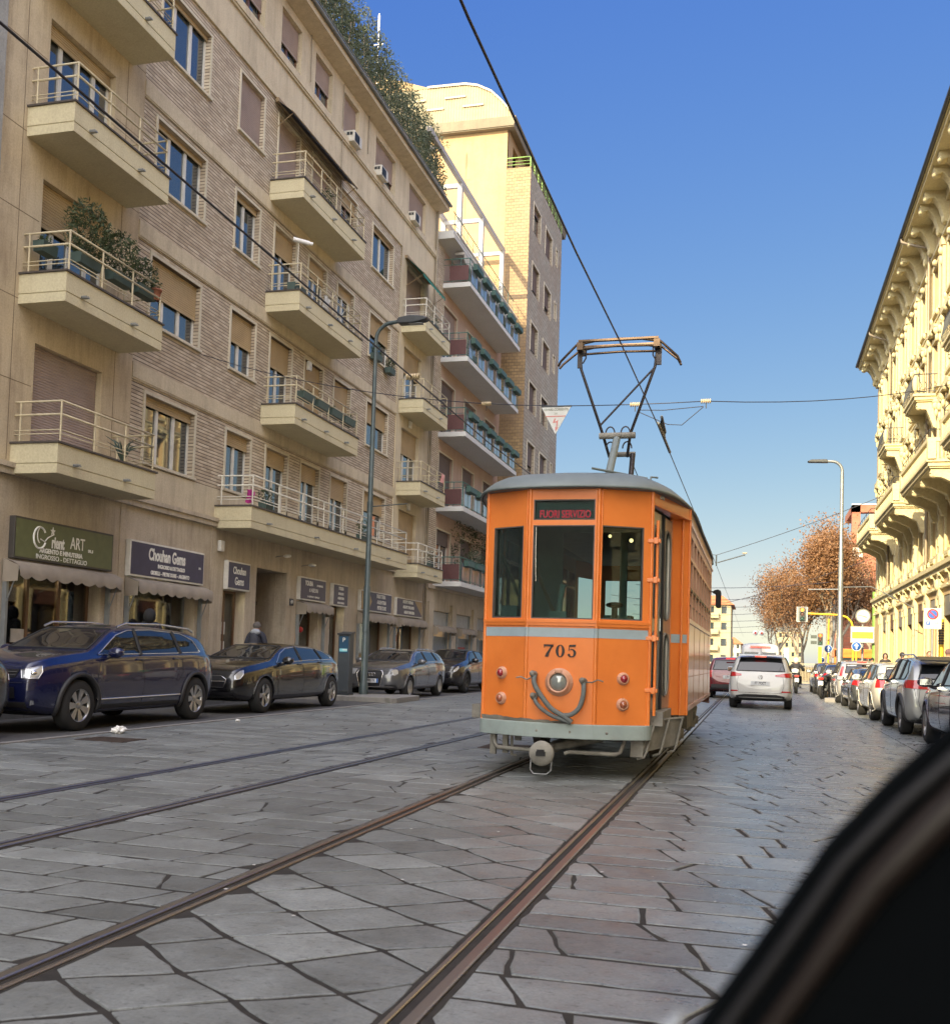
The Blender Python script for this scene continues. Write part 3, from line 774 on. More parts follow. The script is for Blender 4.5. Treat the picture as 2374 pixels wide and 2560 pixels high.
# plants -----------------------------------------------------------------
def leaves(mb, c, r, n, size, seed, flat=.6, hollow=.35):
    rr = random.Random(seed)
    for _ in range(n):
        while True:
            p = Vector((rr.uniform(-1, 1), rr.uniform(-1, 1), rr.uniform(-1, 1)))
            if hollow < p.length < 1: break
        p = Vector((c[0] + p.x * r[0], c[1] + p.y * r[1], c[2] + p.z * r[2]))
        a = Vector((rr.gauss(0, 1), rr.gauss(0, 1), rr.gauss(0, 1))).normalized(); b_ = a.cross(Vector((rr.gauss(0, 1), rr.gauss(0, 1), rr.gauss(0, 1)))).normalized()
        s_ = size * rr.uniform(.5, 1.3); w_ = s_ * flat
        mb.add([p - a * s_, p + b_ * w_ * .5, p + a * s_, p - b_ * w_ * .5], [(0, 1, 2, 3)])
HG = thing('roof_hedge', 'grey-green climbing hedge on the roof terrace edge of the brick block', 'hedge', (-13.4, 34, 20))
mb = MB(); rr = random.Random(5)
y = 25.5
while y < 40.6:
    top = 22.45 + .25 * n1(y * .9, 3) - (max(0, y - 39.6) * .9); k = 6
    for j in range(k):
        z = 20.0 + (top - 20.0) * (j + .5) / k
        leaves(mb, (-13.25 + .22 * n1(y, j * 2.1), y, z), (.42, .42, .32), 85, .085, rr.random(), .6, .0)
    y += .33
for i in range(700):
    y = rr.uniform(25.5, 40.4); leaves(mb, (-12.95, y, 22.45 + .3 * n1(y * .9, 3)), (.25, .2, .22), 3, .07, rr.random(), .5, 0)
obj('foliage', mb, LEAFO, HG, fixn=False)
mb = MB()
for k in range(26):
    y = 25.8 + k * .58; mb.tube([(-13.1, y, 19.6), (-13.2 + rr.uniform(-.1, .1), y + rr.uniform(-.2, .2), 20.8), (-13.2, y + rr.uniform(-.3, .3), 22.1)], .025, 5)
obj('stem', mb, BARK, HG)
def planter(x, y, z, L, lab, group='planters on the balconies', box=(.05, .08, .07), bush=(.25, .3, .2), n=160, lm=None, seed=1, along='y'):
    a = thing('planter', lab, 'planter', (x, y, z), 0 if along == 'y' else pi / 2, group)
    mb = MB(); mb.prism([(-.10, 0), (.10, 0), (.125, .2), (-.125, .2)], -L / 2, L / 2, 'y'); obj('planter_box', mb, mat('planter_' + ('t' if box[0] > .1 else 'g'), box, .6), a, local=True)
    if n: mb = MB(); leaves(mb, (0, 0, .2 + bush[2] * .8), bush, n, .05, seed); obj('foliage', mb, lm or LEAFG, a, local=True, fixn=False)
    return a
# bushes on the second large balcony
zb2 = 7.25 + .575
for i, (y, x, bu, n, l) in enumerate(((16.55, -12.35, (.40, .55, .62), 1500, 'big dense evergreen bush in a dark pot on the large balcony, tallest of three'), (17.45, -12.25, (.34, .50, .50), 1100, 'rounded evergreen bush in the middle of the large balcony'), (18.2, -12.2, (.28, .36, .34), 600, 'low evergreen bush near the far end of the large balcony'))):
    planter(x, y, zb2 + .42, .62, l, n=n, bush=bu, seed=i + 3, group=None)
planter(-12.75, 15.9, zb2 + .45, .4, 'grey-green trough hung inside the near end of the large balcony', n=60, bush=(.1, .2, .08), seed=9, group=None)
for i in range(4):
    planter(-12.13, 26.0 + i * 1.0, 7.19 + .85, .75, 'dark flower box hung on the lowest short middle balcony', n=45, bush=(.1, .35, .07), seed=20 + i, group='flower boxes on the lowest short middle balcony')
planter(-12.3, 27.3, 13.95, .5, 'leafy plant behind the topmost middle balcony rail', n=300, bush=(.25, .4, .25), seed=31, group=None)
planter(-12.3, 25.5, 10.9, .7, 'dark storage trough at the near end of the second middle balcony', n=0, group=None)
planter(XF + .15, 33.1, 11.25, .6, 'trailing plants on the window sill left of the street lamp', n=260, bush=(.16, .4, .22), seed=33, group=None)
planter(XF + .15, 34.5, 11.15, .5, 'trailing plants at the right end of the window sill near the street lamp', n=260, bush=(.16, .35, .22), seed=34, group=None)
planter(-12.3, 37.6, 13.75, .8, 'bare shrub on the topmost small balcony', n=120, bush=(.2, .8, .2), seed=35, group=None)
planter(-12.3, 38.2, 4.55, .6, 'spiky plant on the lowest small balcony', n=150, bush=(.2, .3, .25), seed=36, group=None)
planter(-12.3, 31.0, 4.72, .5, 'leafy pot plant on the long white-railed balcony', n=200, bush=(.2, .3, .3), seed=37, group=None)
planter(-12.2, 24.0, 4.72, .4, 'bushy flowering pot at the near end of the long white-railed balcony', n=160, bush=(.2, .3, .22), seed=38, group=None)
a = thing('flower_pot', 'terracotta pot at the far end of the balcony with bushes', 'flower pot', (-12.1, 18.5, zb2 + .45))
obj('pot', MB().lathe([(.07, 0), (.12, .2), (.13, .2), (.13, .23), (.10, .23), (.09, .1)], n=14), mat('terracotta', (.33, .13, .08), .8), a, local=True)
mb = MB(); leaves(mb, (0, 0, .33), (.12, .16, .1), 60, .04, 4); obj('foliage', mb, LEAFO, a, local=True, fixn=False)
a = thing('agave_plant', 'dark spiky agave behind the rail of the lowest large balcony', 'plant', (-12.3, 17.9, 4.72))
mb = MB()
for k in range(13):
    t = k * 2.4; e = .35 + .3 * random.random(); q = [(0, 0, .1), (.16 * cos(t), .16 * sin(t), .1 + e * .6), (.34 * cos(t), .34 * sin(t), .08 + e * .8)]; mb.tube(q, .03, 4, r2=.003)
obj('foliage', mb, mat('agave_green', (.06, .09, .07), .5), a, local=True)
# drying clothes and bike-ish frames
for (y, z, c, l, x) in ((23.6, 4.9, (.45, .03, .22), 'magenta cloth on the long white-railed balcony', -12.55), (38.4, 7.95, (.6, .3, .28), 'pink cloth over the rail of the small balcony', -12.03), (27.3, 11.2, (.55, .55, .52), 'pale laundry on the rack of the second middle balcony', -12.3)):
    mb = MB(); vs = []
    for i in range(9):
        for j in range(6): vs.append((x + .03 * sin(i * 1.7 + j), y + i * .05, z + .3 - j * .07 - .02 * sin(i)))
    mb.add(vs, [(i * 6 + j, i * 6 + j + 1, (i + 1) * 6 + j + 1, (i + 1) * 6 + j) for i in range(8) for j in range(5)], True)
    tag(obj('laundry', mb, mat('cloth_%d' % int(y * 10), c, .8)), l, 'laundry')
a = thing('drying_rack', 'folding drying rack behind the rail of the second middle balcony', 'drying rack', (-12.4, 28.2, 10.86))
mb = MB()
for k in range(8): mb.tube([(-.25 + k * .07, -.5, .75), (-.25 + k * .07, .5, .75)], .006, 4)
for s in (-.5, .5): mb.tube([(-.3, s, 0), (.3, s, .78)], .01, 5); mb.tube([(.3, s, 0), (-.3, s, .78)], .01, 5)
obj('rack_frame', mb, RAILW, a, local=True)

# ---------------------------------------------------------------- shops
def shop(y0, y1, z0, z1, lab, door=None, seed=0, frame_m=WOOD, mullions=1, warm=(.45, .36, .24)):
    xi = XF - .32; f = MB(); t = .05
    ys = [y0 + (y1 - y0) * k / (mullions + 1) for k in range(mullions + 2)]
    for y in ys: f.box(xi - .04, xi + .04, max(y0, y - t / 2 - .01), min(y1, y + t / 2 + .01), z0, z1)
    f.box(xi - .038, xi + .038, y0, y1, z1 - .06, z1); f.box(xi - .038, xi + .038, y0, y1, z0, z0 + .12)
    a = obj('shop_window', f, frame_m, BL, label=lab)
    obj('glass', MB().box(xi - .006, xi + .006, y0 + .01, y1 - .01, z0 + .1, z1 - .05), SHOPGL, a)
    i = MB(); i.box(xi - 1.6, xi - 1.55, y0 - .3, y1 + .3, 0, z1 + .2); i.box(xi - 1.6, xi, y0 - .32, y0 - .3, 0, z1 + .2); i.box(xi - 1.6, xi, y1 + .3, y1 + .32, 0, z1 + .2); i.box(xi - 1.6, xi, y0 - .3, y1 + .3, z0 - .1, z0); i.box(xi - 1.6, xi, y0 - .3, y1 + .3, z1 + .12, z1 + .2)
    obj('interior', i, mat('shop_interior', warm, .8, var=.3, scale=2), a)
    sh = MB(); gd = MB(); rr = random.Random(seed)
    for z in (z0 + .25, z0 + .62, z0 + 1.0, z0 + 1.38, z0 + 1.76):
        if z > z1 - .2: break
        sh.box(xi - 1.5, xi - 1.1, y0 - .2, y1 + .2, z, z + .02); sh.box(xi - .55, xi - .3, y0 + .1, y1 - .1, z - .12, z - .11)
        y = y0 - .1
        while y < y1 + .1:
            w_ = rr.uniform(.04, .12); h_ = rr.uniform(.05, .25)
            if rr.random() < .75: gd.box(xi - 1.4, xi - 1.2, y, y + w_, z + .021, z + .021 + h_)
            if rr.random() < .35 and z < z1 - .6: gd.lathe([(w_ * .4, 0), (w_ * .5, h_ * .3), (w_ * .2, h_ * .7), (w_ * .3, h_ * .75)], (xi - .42, y, z - .109), n=7)
            y += w_ + rr.uniform(.02, .08)
    obj('shelf', sh, mat('shelf_glass', (.35, .36, .34), .2), a); obj('goods', gd, mat('shop_goods', (.42, .37, .29), .35, .3, scale=9, var=.7), a)
    lm = MB()
    for k in range(max(1, int((y1 - y0) / 1.2))): lm.box(xi - 1.2, xi - .7, y0 + .15 + k * 1.1, y0 + .85 + k * 1.1, z1 + .06, z1 + .09); lm.cut()
    obj('shop_lamp', lm, mat('shop_lamp_lit', (1, .86, .62), .5, em=26), a)
    return a
s1 = shop(*shops[0], 'wide glass front of the silver shop under the green sign', seed=1, mullions=2, warm=(.30, .25, .17))
s2 = shop(*shops[1], 'display window under the larger blue jeweller sign', seed=2, mullions=0, frame_m=ALU, warm=(.5, .42, .28))
shop(*shops[2], 'narrow wooden door under the small square blue sign', seed=3, mullions=1)
shop(*shops[4], 'small display window with a red flower under the purple sign', seed=5, mullions=0, warm=(.4, .42, .3))
shop(*shops[5], 'narrow shop door behind the parking meter', seed=6, mullions=1)
shop(*shops[6], 'display window behind the street lamp', seed=7, mullions=1, warm=(.5, .42, .28))
shop(*shops[7], 'display window at the end of the brick block', seed=8, mullions=1, warm=(.5, .42, .28))
mb = MB(); mb.box(XF - 1.02, XF - .95, 25.2, 27.05, .12, 3.33); a = obj('entrance_door', mb, mat('door_dark', (.035, .028, .022), .4), BL, label='dark double door deep inside the tall stone doorway')
mb = MB()
for k in range(2):
    for z0_, z1_ in ((.35, 1.1), (1.25, 2.3)): mb.box(XF - .949, XF - .93, 25.3 + k * .92, 26.05 + k * .92, z0_, z1_)
mb.box(XF - .95, XF - .9, 25.2, 27.05, 2.4, 2.5); obj('door_panel', mb, mat('door_brown', (.07, .05, .035), .35), a)
mb = MB()
for y in (25.19, 27.06): mb.box(XF - .95, XF - .34, y - .02, y + .02, .12, 3.33)
mb.box(XF - .95, XF - .34, 25.2, 27.05, 3.33, 3.36); obj('reveal', mb, STONE, a)
mb = MB(); mb.ball((XF - .1, 28.3, 1.75), .09, 10, 8)
tag(obj('red_flower', mb, RED), 'red flower ornament in the small display window', 'ornament')

def shopsign(y0, y1, z0, z1, m, lab, lines, border=.04, x=XF, th=.12, fr=None, T_=None):
    a = thing('shop_sign', lab, 'shop sign', (x, (y0 + y1) / 2, z0))
    obj('sign_frame', MB().box(x, x + th, y0, y1, z0, z1), fr or mat('sign_frame_dark', (.05, .045, .04), .5), a, bevel=.008)
    obj('sign_board', MB().box(x + th, x + th + .008, y0 + border, y1 - border, z0 + border, z1 - border), m, a)
    for s, u, v, size, sx, off, sh, mm in lines:
        text(a, s, frame((x + th + .0095, y0 + (y1 - y0) * u, z0 + (z1 - z0) * v), (0, 1, 0), (0, 0, 1)), size, mm or LETW, .003, sx, off, shear=sh)
    return a
OLIVE = mat('sign_olive', (.105, .12, .05), .45); NAVY = mat('sign_navy', (.035, .032, .075), .45); PURP = mat('sign_plum', (.05, .038, .065), .45)
sg = shopsign(15.63, 18.58, 2.64, 3.41, OLIVE, 'olive green shop sign with a large initial O and a star', [('rient', .405, .50, .31, .62, .011, 0, None), ('ART', .605, .56, .33, .72, .002, 0, None), ('SRL.S', .745, .44, .08, .9, .002, 0, None),
    ('ARGENTO E MINUTERIA', .445, .27, .118, .98, .005, 0, None), ('INGROSSO - DETTAGLIO', .455, .115, .125, 1.08, .001, 0, None)])
mb = MB(); T = frame((XF + .13, 16.30, 3.08), (0, 1, 0), (0, 0, 1))
ring = lambda cx, cy, rx, ry, a0, a1, n=26: [(cx + rx * cos(a0 + (a1 - a0) * k / n), cy + ry * sin(a0 + (a1 - a0) * k / n), 0) for k in range(n + 1)]
mb.tube(ring(0, 0, .17, .20, .6, 2 * pi - .4), .02, 6, T=T); mb.tube(ring(.03, .05, .10, .15, 1.7, 4.4, 12), .012, 6, T=T); mb.tube([(.02, -.02, 0), (.14, -.06, 0), (.22, .02, 0), (.38, .1, 0)], .012, 6, T=T)
st = [(.36 + .075 * (1 if k % 2 == 0 else .42) * cos(pi / 2 + k * pi / 5), .16 + .085 * (1 if k % 2 == 0 else .42) * sin(pi / 2 + k * pi / 5)) for k in range(10)]
mb.prism(st, -.002, .005, 'z', T=T)
obj('logo', mb, LETW, sg)
shopsign(19.19, 22.25, 2.62, 3.40, NAVY, 'wide navy shop sign with white lettering beside the green one', [('Chouhan Gems', .47, .66, .36, .66, .012, 0, None), ('SRL', .93, .50, .07, 1, 0, 0, None), ('INGROSSO & DETTAGLIO', .53, .36, .115, .85, .005, 0, None), ('GIOIELLI – PIETRE DURE – ARGENTO', .52, .16, .115, .85, .005, 0, None)], fr=FRAMEW)
shopsign(23.42, 24.62, 2.63, 3.36, NAVY, 'small square navy shop sign with two words', [('Chouhan', .5, .67, .26, .72, .006, 0, None), ('Gems', .5, .3, .28, .72, .006, 0, None)], fr=FRAMEW)
shopsign(27.72, 29.6, 2.62, 3.31, PURP, 'plum shop sign right of the tall doorway', [('YOUBA', .32, .74, .2, .8, .006, 0, None), ('AL SAIRA SRL', .74, .7, .085, .9, .003, 0, None), ('di ABEDIN', .5, .46, .17, .85, 0, 0, None), ('Tel. 0289059425 - 0289452657', .5, .18, .075, .95, 0, 0, None)], fr=FRAMEW)
shopsign(30.18, 31.40, 2.58, 3.29, PURP, 'narrow plum shop sign above the door behind the parking meter', [('YOUBA', .5, .8, .15, .8, .005, 0, None), ('INGROSSO', .5, .56, .11, .8, .003, 0, None), ('ARGENTERIA', .5, .36, .11, .8, .003, 0, None), ('ARTICOLI REGALO', .5, .15, .085, .8, .002, 0, None)], fr=FRAMEW)
TANP = mat('sign_tan', (.38, .26, .11), .5)
s7 = shopsign(32.55, 35.58, 2.55, 3.26, NAVY, 'navy and tan sign partly behind the street lamp', [('BIGIOTTERIA', .63, .79, .18, .85, .006, 0, None), ('ARGENTERIA', .65, .5, .18, .85, .006, 0, None), ('PIETRE DURE', .66, .22, .18, .85, .006, 0, None)], fr=FRAMEW)
obj('sign_corner', MB().prism([(32.6, 2.6), (33.3, 2.6), (33.55, 2.9), (33.3, 3.21), (32.6, 3.21)], XF + .128, XF + .131, 'x'), TANP, s7)
s8 = shopsign(36.15, 39.15, 2.55, 3.23, PURP, 'plum and tan sign at the end of the brick block', [('ARGENTO INDIANO', .42, .79, .16, .82, .006, 0, None), ('ARGENTO THAILANDIA', .45, .5, .15, .8, .006, 0, None), ('ARGENTO MINUTERIA', .48, .22, .15, .8, .006, 0, None)], fr=FRAMEW)
obj('sign_corner', MB().prism([(38.2, 3.18), (39.1, 3.18), (39.1, 2.65)], XF + .128, XF + .131, 'x'), TANP, s8)
def scallop(y0, y1, z, lab, drop=.26, out=.34, x=XF + .02, m=FABRIC):
    a = thing('shop_awning', lab, 'awning', (x, (y0 + y1) / 2, z))
    n = int((y1 - y0) / .045); vs = []; rows = [(0, .0, 0), (.5 * out, -.04, 0), (out, -.12, 0), (out + .015, -.12 - drop * .62, .1), (out + .01, -.12 - drop * .7, .3)]
    per = .36
    for i in range(n + 1):
        y = y0 + (y1 - y0) * i / n
        for k, (dx, dz, wv) in enumerate(rows): vs.append((x + dx + (.02 * sin(y * 9) if k > 2 else 0), y, z + dz - (.06 * abs(sin(pi * (y - y0) / per)) if k == 4 else 0)))
    m5 = len(rows); mb = MB().add(vs, [(i * m5 + k, (i + 1) * m5 + k, (i + 1) * m5 + k + 1, i * m5 + k + 1) for i in range(n) for k in range(m5 - 1)], True)
    for y in (y0, y1): mb.add([(x, y, z), (x, y, z - .42), (x + out * .95, y, z - .42 + .02), (x + out, y, z - .12)], [(0, 1, 2, 3)])
    obj('fabric', mb, m, a, fixn=False)
    b2 = MB()
    for y in (y0 + .05, y1 - .05): b2.tube([(x + .02, y, z - .9), (x + out * .9, y, z - .15)], .012, 5); b2.box(x - .01, x + .08, y - .03, y + .03, .9, z - .2); b2.cut()
    obj('arm', b2, ALU, a)
scallop(15.5, 18.62, 2.62, 'grey-brown scalloped awning under the green sign')
scallop(19.2, 22.3, 2.60, 'grey-brown scalloped awning under the wide navy sign')
scallop(27.72, 29.7, 2.60, 'short scalloped awning under the plum sign by the doorway')
scallop(32.5, 35.6, 2.52, 'scalloped awning partly behind the street lamp')
scallop(36.15, 39.2, 2.52, 'scalloped awning at the end of the brick block')
for y, z, w_, h_, c, l in ((16.35, 1.25, .35, .25, (.5, .47, .42), 'pale notice in the window of the silver shop'), (19.5, 1.2, .4, .3, (.75, .6, .08), 'yellow notice in the jeweller window'), (24.05, 1.65, .16, .32, (.6, .6, .58), 'upper white notice on the narrow wooden shop door'), (24.05, 1.2, .16, .22, (.6, .6, .58), 'lower white notice on the narrow wooden shop door'), (30.8, 1.6, .25, .5, (.5, .5, .5), 'white notices on the door behind the parking meter')):
    tag(obj('notice', MB().box(XF - .31, XF - .295, y - w_ / 2, y + w_ / 2, z - h_ / 2, z + h_ / 2), mat('paper_%d' % int(c[2] * 100), c, .7)), l, 'notice')
# ---------------------------------------------------------------- neighbour on the left, mostly beside and behind the camera
NB = thing('apartment_building', 'weathered grey stone block at the extreme left edge, next to the brick block', 'building', (-18, -8, 0))
nh = [(a, a + 1.3, z - 1.6, z) for a in [-38 + 3.0 * k for k in range(17)] for z in (6.7, 9.8, 12.9, 16.0, 19.1)]
mb = MB(); panel(mb, (-13.0, -40, 0), (0, 1, 0), 54.84, 0, 21.2, [(h[0] + 40, h[1] + 40, h[2], h[3]) for h in nh], .25)
mb.quad((-13, 14.84, 0), (-24, 14.84, 0), (-24, 14.84, 21.2), (-13, 14.84, 21.2)); mb.quad((-13, -40, 21.2), (-24, -40, 21.2), (-24, 14.84, 21.2), (-13, 14.84, 21.2)); mb.quad((-13, -40, 0), (-24, -40, 0), (-24, -40, 21.2), (-13, -40, 21.2)); mb.quad((-24, -40, 0), (-24, 14.84, 0), (-24, 14.84, 21.2), (-24, -40, 21.2))
mb.box(-13.01, -12.9, -40, 14.84, 4.1, 4.3); mb.box(-13.01, -12.92, 13.9, 14.84, .12, 21.2)
obj('wall', mb, streaky('grey_stone', (.26, .26, .25), (.36, .36, .34), (.15, .14, .12), amt=.6), NB)
obj('wall', MB().box(-24, -13.05, -110, -33, 0, 27), PLAST2, NB, label='taller rear wing')  # added out of view, height and length shaped to shade the near street
g_ = MB()
for h in nh: g_.box(-13.18, -13.14, h[0], h[1], h[2], h[3]); g_.cut()
obj('glass', g_, GLASS, NB)
# ---------------------------------------------------------------- pink block with white balconies
PB = thing('apartment_building', 'dusty pink apartment block with long white balconies and green glass railings', 'building', (XF - 4, 45.5, 0))
pw = [(41.05, 43.1), (44.65, 46.65), (48.3, 50.4)]
hd = (3.0 + 3.2 * 0 + 3.4, 9.66, 12.75, 15.95)
hs = [(a, b, z - 2.2, z) for a, b in pw for z in hd] + [(40.9, 43.4, .5, 2.97), (44.5, 46.95, .5, 2.97), (48.1, 50.3, .5, 2.97)]
mb = MB(); panel(mb, (XF, 39.86, 0), (0, 1, 0), 51.2 - 39.86, 3.95, 18.2, to_u(hs, 39.86), .2); obj('wall', mb, PINK, PB)
mb = MB(); mb.box(XF - .02, XF + .03, 39.9, 40.95, 4.1, 18.2); obj('wall', mb, BRICK, PB, label='narrow strip of brown brick beside the drainpipe')
mb = MB(); panel(mb, (XF, 39.86, 0), (0, 1, 0), 51.2 - 39.86, 0, 3.95, to_u(hs, 39.86), .3); mb.box(XF, XF + .1, 39.95, 51.2, 3.85, 4.0)
for y in (40.2, 43.55, 47.1, 50.5): mb.box(XF, XF + .1, y, y + .6, .12, 3.3)
obj('plinth', mb, STONE, PB)
for i, (a, b) in enumerate(pw):
    for j, z in enumerate(hd): window(PB, XF, a + .02, b - .02, z - 2.2, z, (.25, .95, .9, .55)[j] if i == 0 else (.5, .9, .3, .6)[(i + j) % 4], SHUT_D if j != 3 else SHUT_P, FRAMEW, 2, depth=.17, surround=.07, sill=False)
def pbalc(z):
    xf, y0, y1 = -11.78, 40.8, 50.25
    s = MB(); s.box(XF - .02, xf, y0, y1, z - .2, z); o = obj('balcony', s, WHITEC, PB, bevel=.01)
    r_ = MB()
    for zz, rr_ in ((1.02, .022), (.08, .014), (.78, .012)): r_.tube([(XF, y0 + .05, z + zz), (xf - .05, y0 + .05, z + zz), (xf - .05, y1 - .05, z + zz), (XF, y1 - .05, z + zz)], rr_, 5)
    n = 13
    for k in range(n): y = y0 + .05 + (y1 - y0 - .1) * k / (n - 1); r_.tube([(xf - .05, y, z), (xf - .05, y, z + 1.02)], .018, 5)
    for k in range(4): x = XF + (xf - .05 - XF) * k / 3.; r_.tube([(x, y0 + .05, z), (x, y0 + .05, z + 1.02)], .014, 5)
    obj('railing', r_, RAILG, o)
    g_ = MB(); m_ = MB()
    for k in range(6):
        ya = y0 + .2 + k * 1.56; g_.box(xf - .06, xf - .045, ya + .12, ya + 1.12, z + .08, z + .82); m_.prism([(xf - .03, z + .68), (xf + .16, z + .70), (xf + .16, z + .92), (xf - .03, z + .95)], ya + .3, ya + 1.35, 'y'); g_.cut(); m_.cut()
    obj('glass_panel', g_, GLASS_B, o); obj('flower_box', m_, mat('box_green', (.04, .09, .075), .6), o)
    e = MB(); e.box(XF + .3, xf - .1, y0 + .03, y0 + .045, z + .1, z + .72); obj('side_panel', e, mat('panel_maroon', (.09, .035, .035), .5), o)
for z in (4.17, 7.3, 10.43, 13.6, 16.76): pbalc(z)
mb = MB(); mb.box(XF - 9, -12.25, 39.9, 51.15, 18.3, 18.42); mb.box(XF - .1, -12.3, 39.9, 51.1, 18.42, 18.62)
mb.tube([(-12.2, 40.0, 18.58), (-12.2, 51.1, 18.58)], .05, 8)
obj('roof', mb, WHITEC, PB)
mb = MB()
for dx in (0, -1.9):
    X = XF + .03 + dx; mb.box(X - .09, X + .09, 38.2, 50.95, 22.0, 22.22)
    for y in (42.9, 46.6, 50.7): mb.box(X - .1, X + .1, y - .12, y + .12, 18.42, 22.0)
for y in (42.9, 46.6, 50.7, 39.4): mb.box(XF - 1.8, XF - .06, y - .08, y + .08, 21.82, 22.0)
obj('pergola', mb, mat('pergola_grey', (.36, .35, .34), .7, scale=3), PB)
mb = MB()
mb.tube([(-12.35, 40, 19.45), (-12.35, 51, 19.45)], .02, 5); mb.tube([(-12.35, 40, 19.0), (-12.35, 51, 19.0)], .012, 5)
for k in range(12): mb.tube([(-12.35, 40.2 + k * .95, 18.6), (-12.35, 40.2 + k * .95, 19.45)], .012, 5)
obj('terrace_railing', mb, RAILG, PB)
a = thing('awning', 'grey fringed awning folded above the top long white balcony', 'awning', (-12.5, 45, 18.2))
mb = MB(); mb.box(-12.6, -12.2, 41.2, 50.6, 18.1, 18.2)
for k in range(60): y = 41.2 + k * .157; mb.box(-12.2, -12.18, y, y + .09, 17.85 - .05 * (k % 2), 18.12)
obj('fabric', mb, mat('awning_stripe', (.42, .40, .36), .8), a)
for (y, l) in ((46.3, 'shutters'), ):
    pass
# creeper on the two lowest balconies
a = thing('creeper', 'dark climbing creeper hanging over the lower pink balconies', 'climbing plant', (-12.9, 46, 5))
mb = MB(); rr = random.Random(2)
for k in range(60):
    y = 43.2 + rr.random() * 7; z = 5.2 + rr.random() * 1.8; leaves(mb, (-12.85, y, z), (.2, .35, .3), 26, .07, k, .6, 0)
obj('foliage', mb, LEAFG, a, fixn=False)
planter(-11.85, 43.2, 4.9, 1.6, 'white-flowering bush on the lowest long balcony', n=420, bush=(.3, .9, .35), seed=51, group=None, lm=LEAFO)
planter(-11.9, 42.0, 13.7, .5, 'round olive bush at the near end of the second-highest long balcony', n=260, bush=(.3, .4, .5), seed=52, group=None, lm=LEAFO)
planter(-12.6, 48.6, 18.6, .5, 'young leafy shrub on the pergola terrace', n=120, bush=(.2, .5, .6), seed=53, group=None, lm=LEAFO)
def rollsh(a_, b_, lab):
    t = obj('shop_shutter', shutter_mb(XF - .15, a_, b_, .5, 1.9), ALU, PB, label=lab); obj('grille', shutter_mb(XF - .12, a_, b_, 2.35, 2.95), mat('shutter_pale', (.42, .42, .40), .5, .3), t)
    f = MB(); f.box(XF - .17, XF - .05, a_ - .02, a_ + .05, .5, 2.97); f.box(XF - .17, XF - .05, b_ - .05, b_ + .02, .5, 2.97); obj('frame', f, ALU, t)
    obj('graffiti', MB().box(XF - .128, XF - .125, a_ + .3, b_ - .4, .9, 1.5), mat('graffiti_red', (.3, .05, .04), .6), t) if a_ > 44 and a_ < 46 else None
rollsh(40.95, 43.35, 'barred shop with a half-drawn shutter at the start of the pink block'); rollsh(44.55, 46.9, 'shuttered shop with red graffiti under the pink block'); rollsh(48.15, 50.25, 'last shuttered shop of the pink block beside the tram')
for ya, yb, l in ((40.8, 43.5, 'first'), (44.45, 47.0, 'second'), (48.1, 50.4, 'third')): scallop(ya, yb, 2.38, l + ' small grey scalloped awning from the left on the pink block', drop=.2, out=.3)

# ---------------------------------------------------------------- tower
TX, TY, TZ = -11.7, 51.2, 26.62
TW = thing('tower_block', 'tall tan tower block with a sunlit flank, green roof rail and barrel-vaulted top', 'building', (-15, 56, 0))
tcol = [(52.2, 53.95), (55.35, 57.2)]; thd = [3.0, 6.1, 9.2, 12.42, 15.6, 18.76, 21.92, 25.1]
hs = [(a, b, z - 1.5, z) for a, b in tcol for z in thd] + [(58.4, 58.85, z - 1.0, z) for z in thd]
mb = MB(); panel(mb, (TX, TY, 0), (0, 1, 0), 60.1 - TY, 0, TZ, to_u(hs, TY), .25); mb.quad((TX, 60.1, 0), (-24, 60.1, 0), (-24, 60.1, TZ), (TX, 60.1, TZ))
obj('wall', mb, TILE, TW)
mb = MB(); mb.quad((TX, TY, 0), (XF, TY, 0), (XF, TY, TZ), (TX, TY, TZ)); mb.quad((TX, TY, TZ), (XF, TY, TZ), (XF, 60.1, TZ), (TX, 60.1, TZ)); obj('wall', mb, TBRICK, TW, label='sunlit brick-clad flank')
mb = MB(); mb.quad((XF, TY + .02, 0), (-24, TY + .02, 0), (-24, TY + .02, 28.7), (XF, TY + .02, 28.7))
panel(mb, (XF + .06, TY, 0), (0, 1, 0), 60.1 - TY, TZ, 28.7, [(1.0, 2.4, 26.9, 28.3), (4, 5.5, 26.9, 28.3)], .2)
obj('wall', mb, TOWERP, TW, label='sunlit plain plaster flank')
mb = MB(); mb.box(-24, -12.6, 50.9, 65.8, 28.7, 28.82); mb.prism([(-12.6, 28.75), (-12.5, 29.25), (-24, 29.3), (-24, 28.75)], 50.85, 65.9, 'y'); mb.box(-24, -12.95, 60.1, 65.5, 0, 28.7); obj('roof_slab', mb, streaky('eave_brown', (.15, .125, .085), (.19, .16, .11), (.10, .08, .06), amt=.4), TW)
# rounded metal penthouse: ribbed front, curved shoulder towards the street
prof = [(-12.7, 29.28), (-12.95, 29.75), (-13.42, 30.3), (-13.94, 30.82), (-14.7, 31.22), (-15.4, 31.38), (-17.5, 31.42), (-24, 31.4)]
def ptop(x):
    for (x0, z0), (x1, z1) in zip(prof, prof[1:]):
        if x1 <= x <= x0: return z0 + (z1 - z0) * (x0 - x) / (x0 - x1)
    return 31.4
mb = MB(); vs = []; x = -12.72; k = 0
while x > -23.9: vs += [(x, TY - .05 + .035 * (k % 2), 29.25), (x, TY - .05 + .035 * (k % 2), ptop(x))]; x -= .075 if k % 2 else .075; k += 1
mb.add(vs, [(2 * i, 2 * i + 1, 2 * i + 3, 2 * i + 2) for i in range(k - 1)])
pv = []
for x_, z_ in prof: pv += [(x_, TY - .05, z_), (x_, 60, z_)]
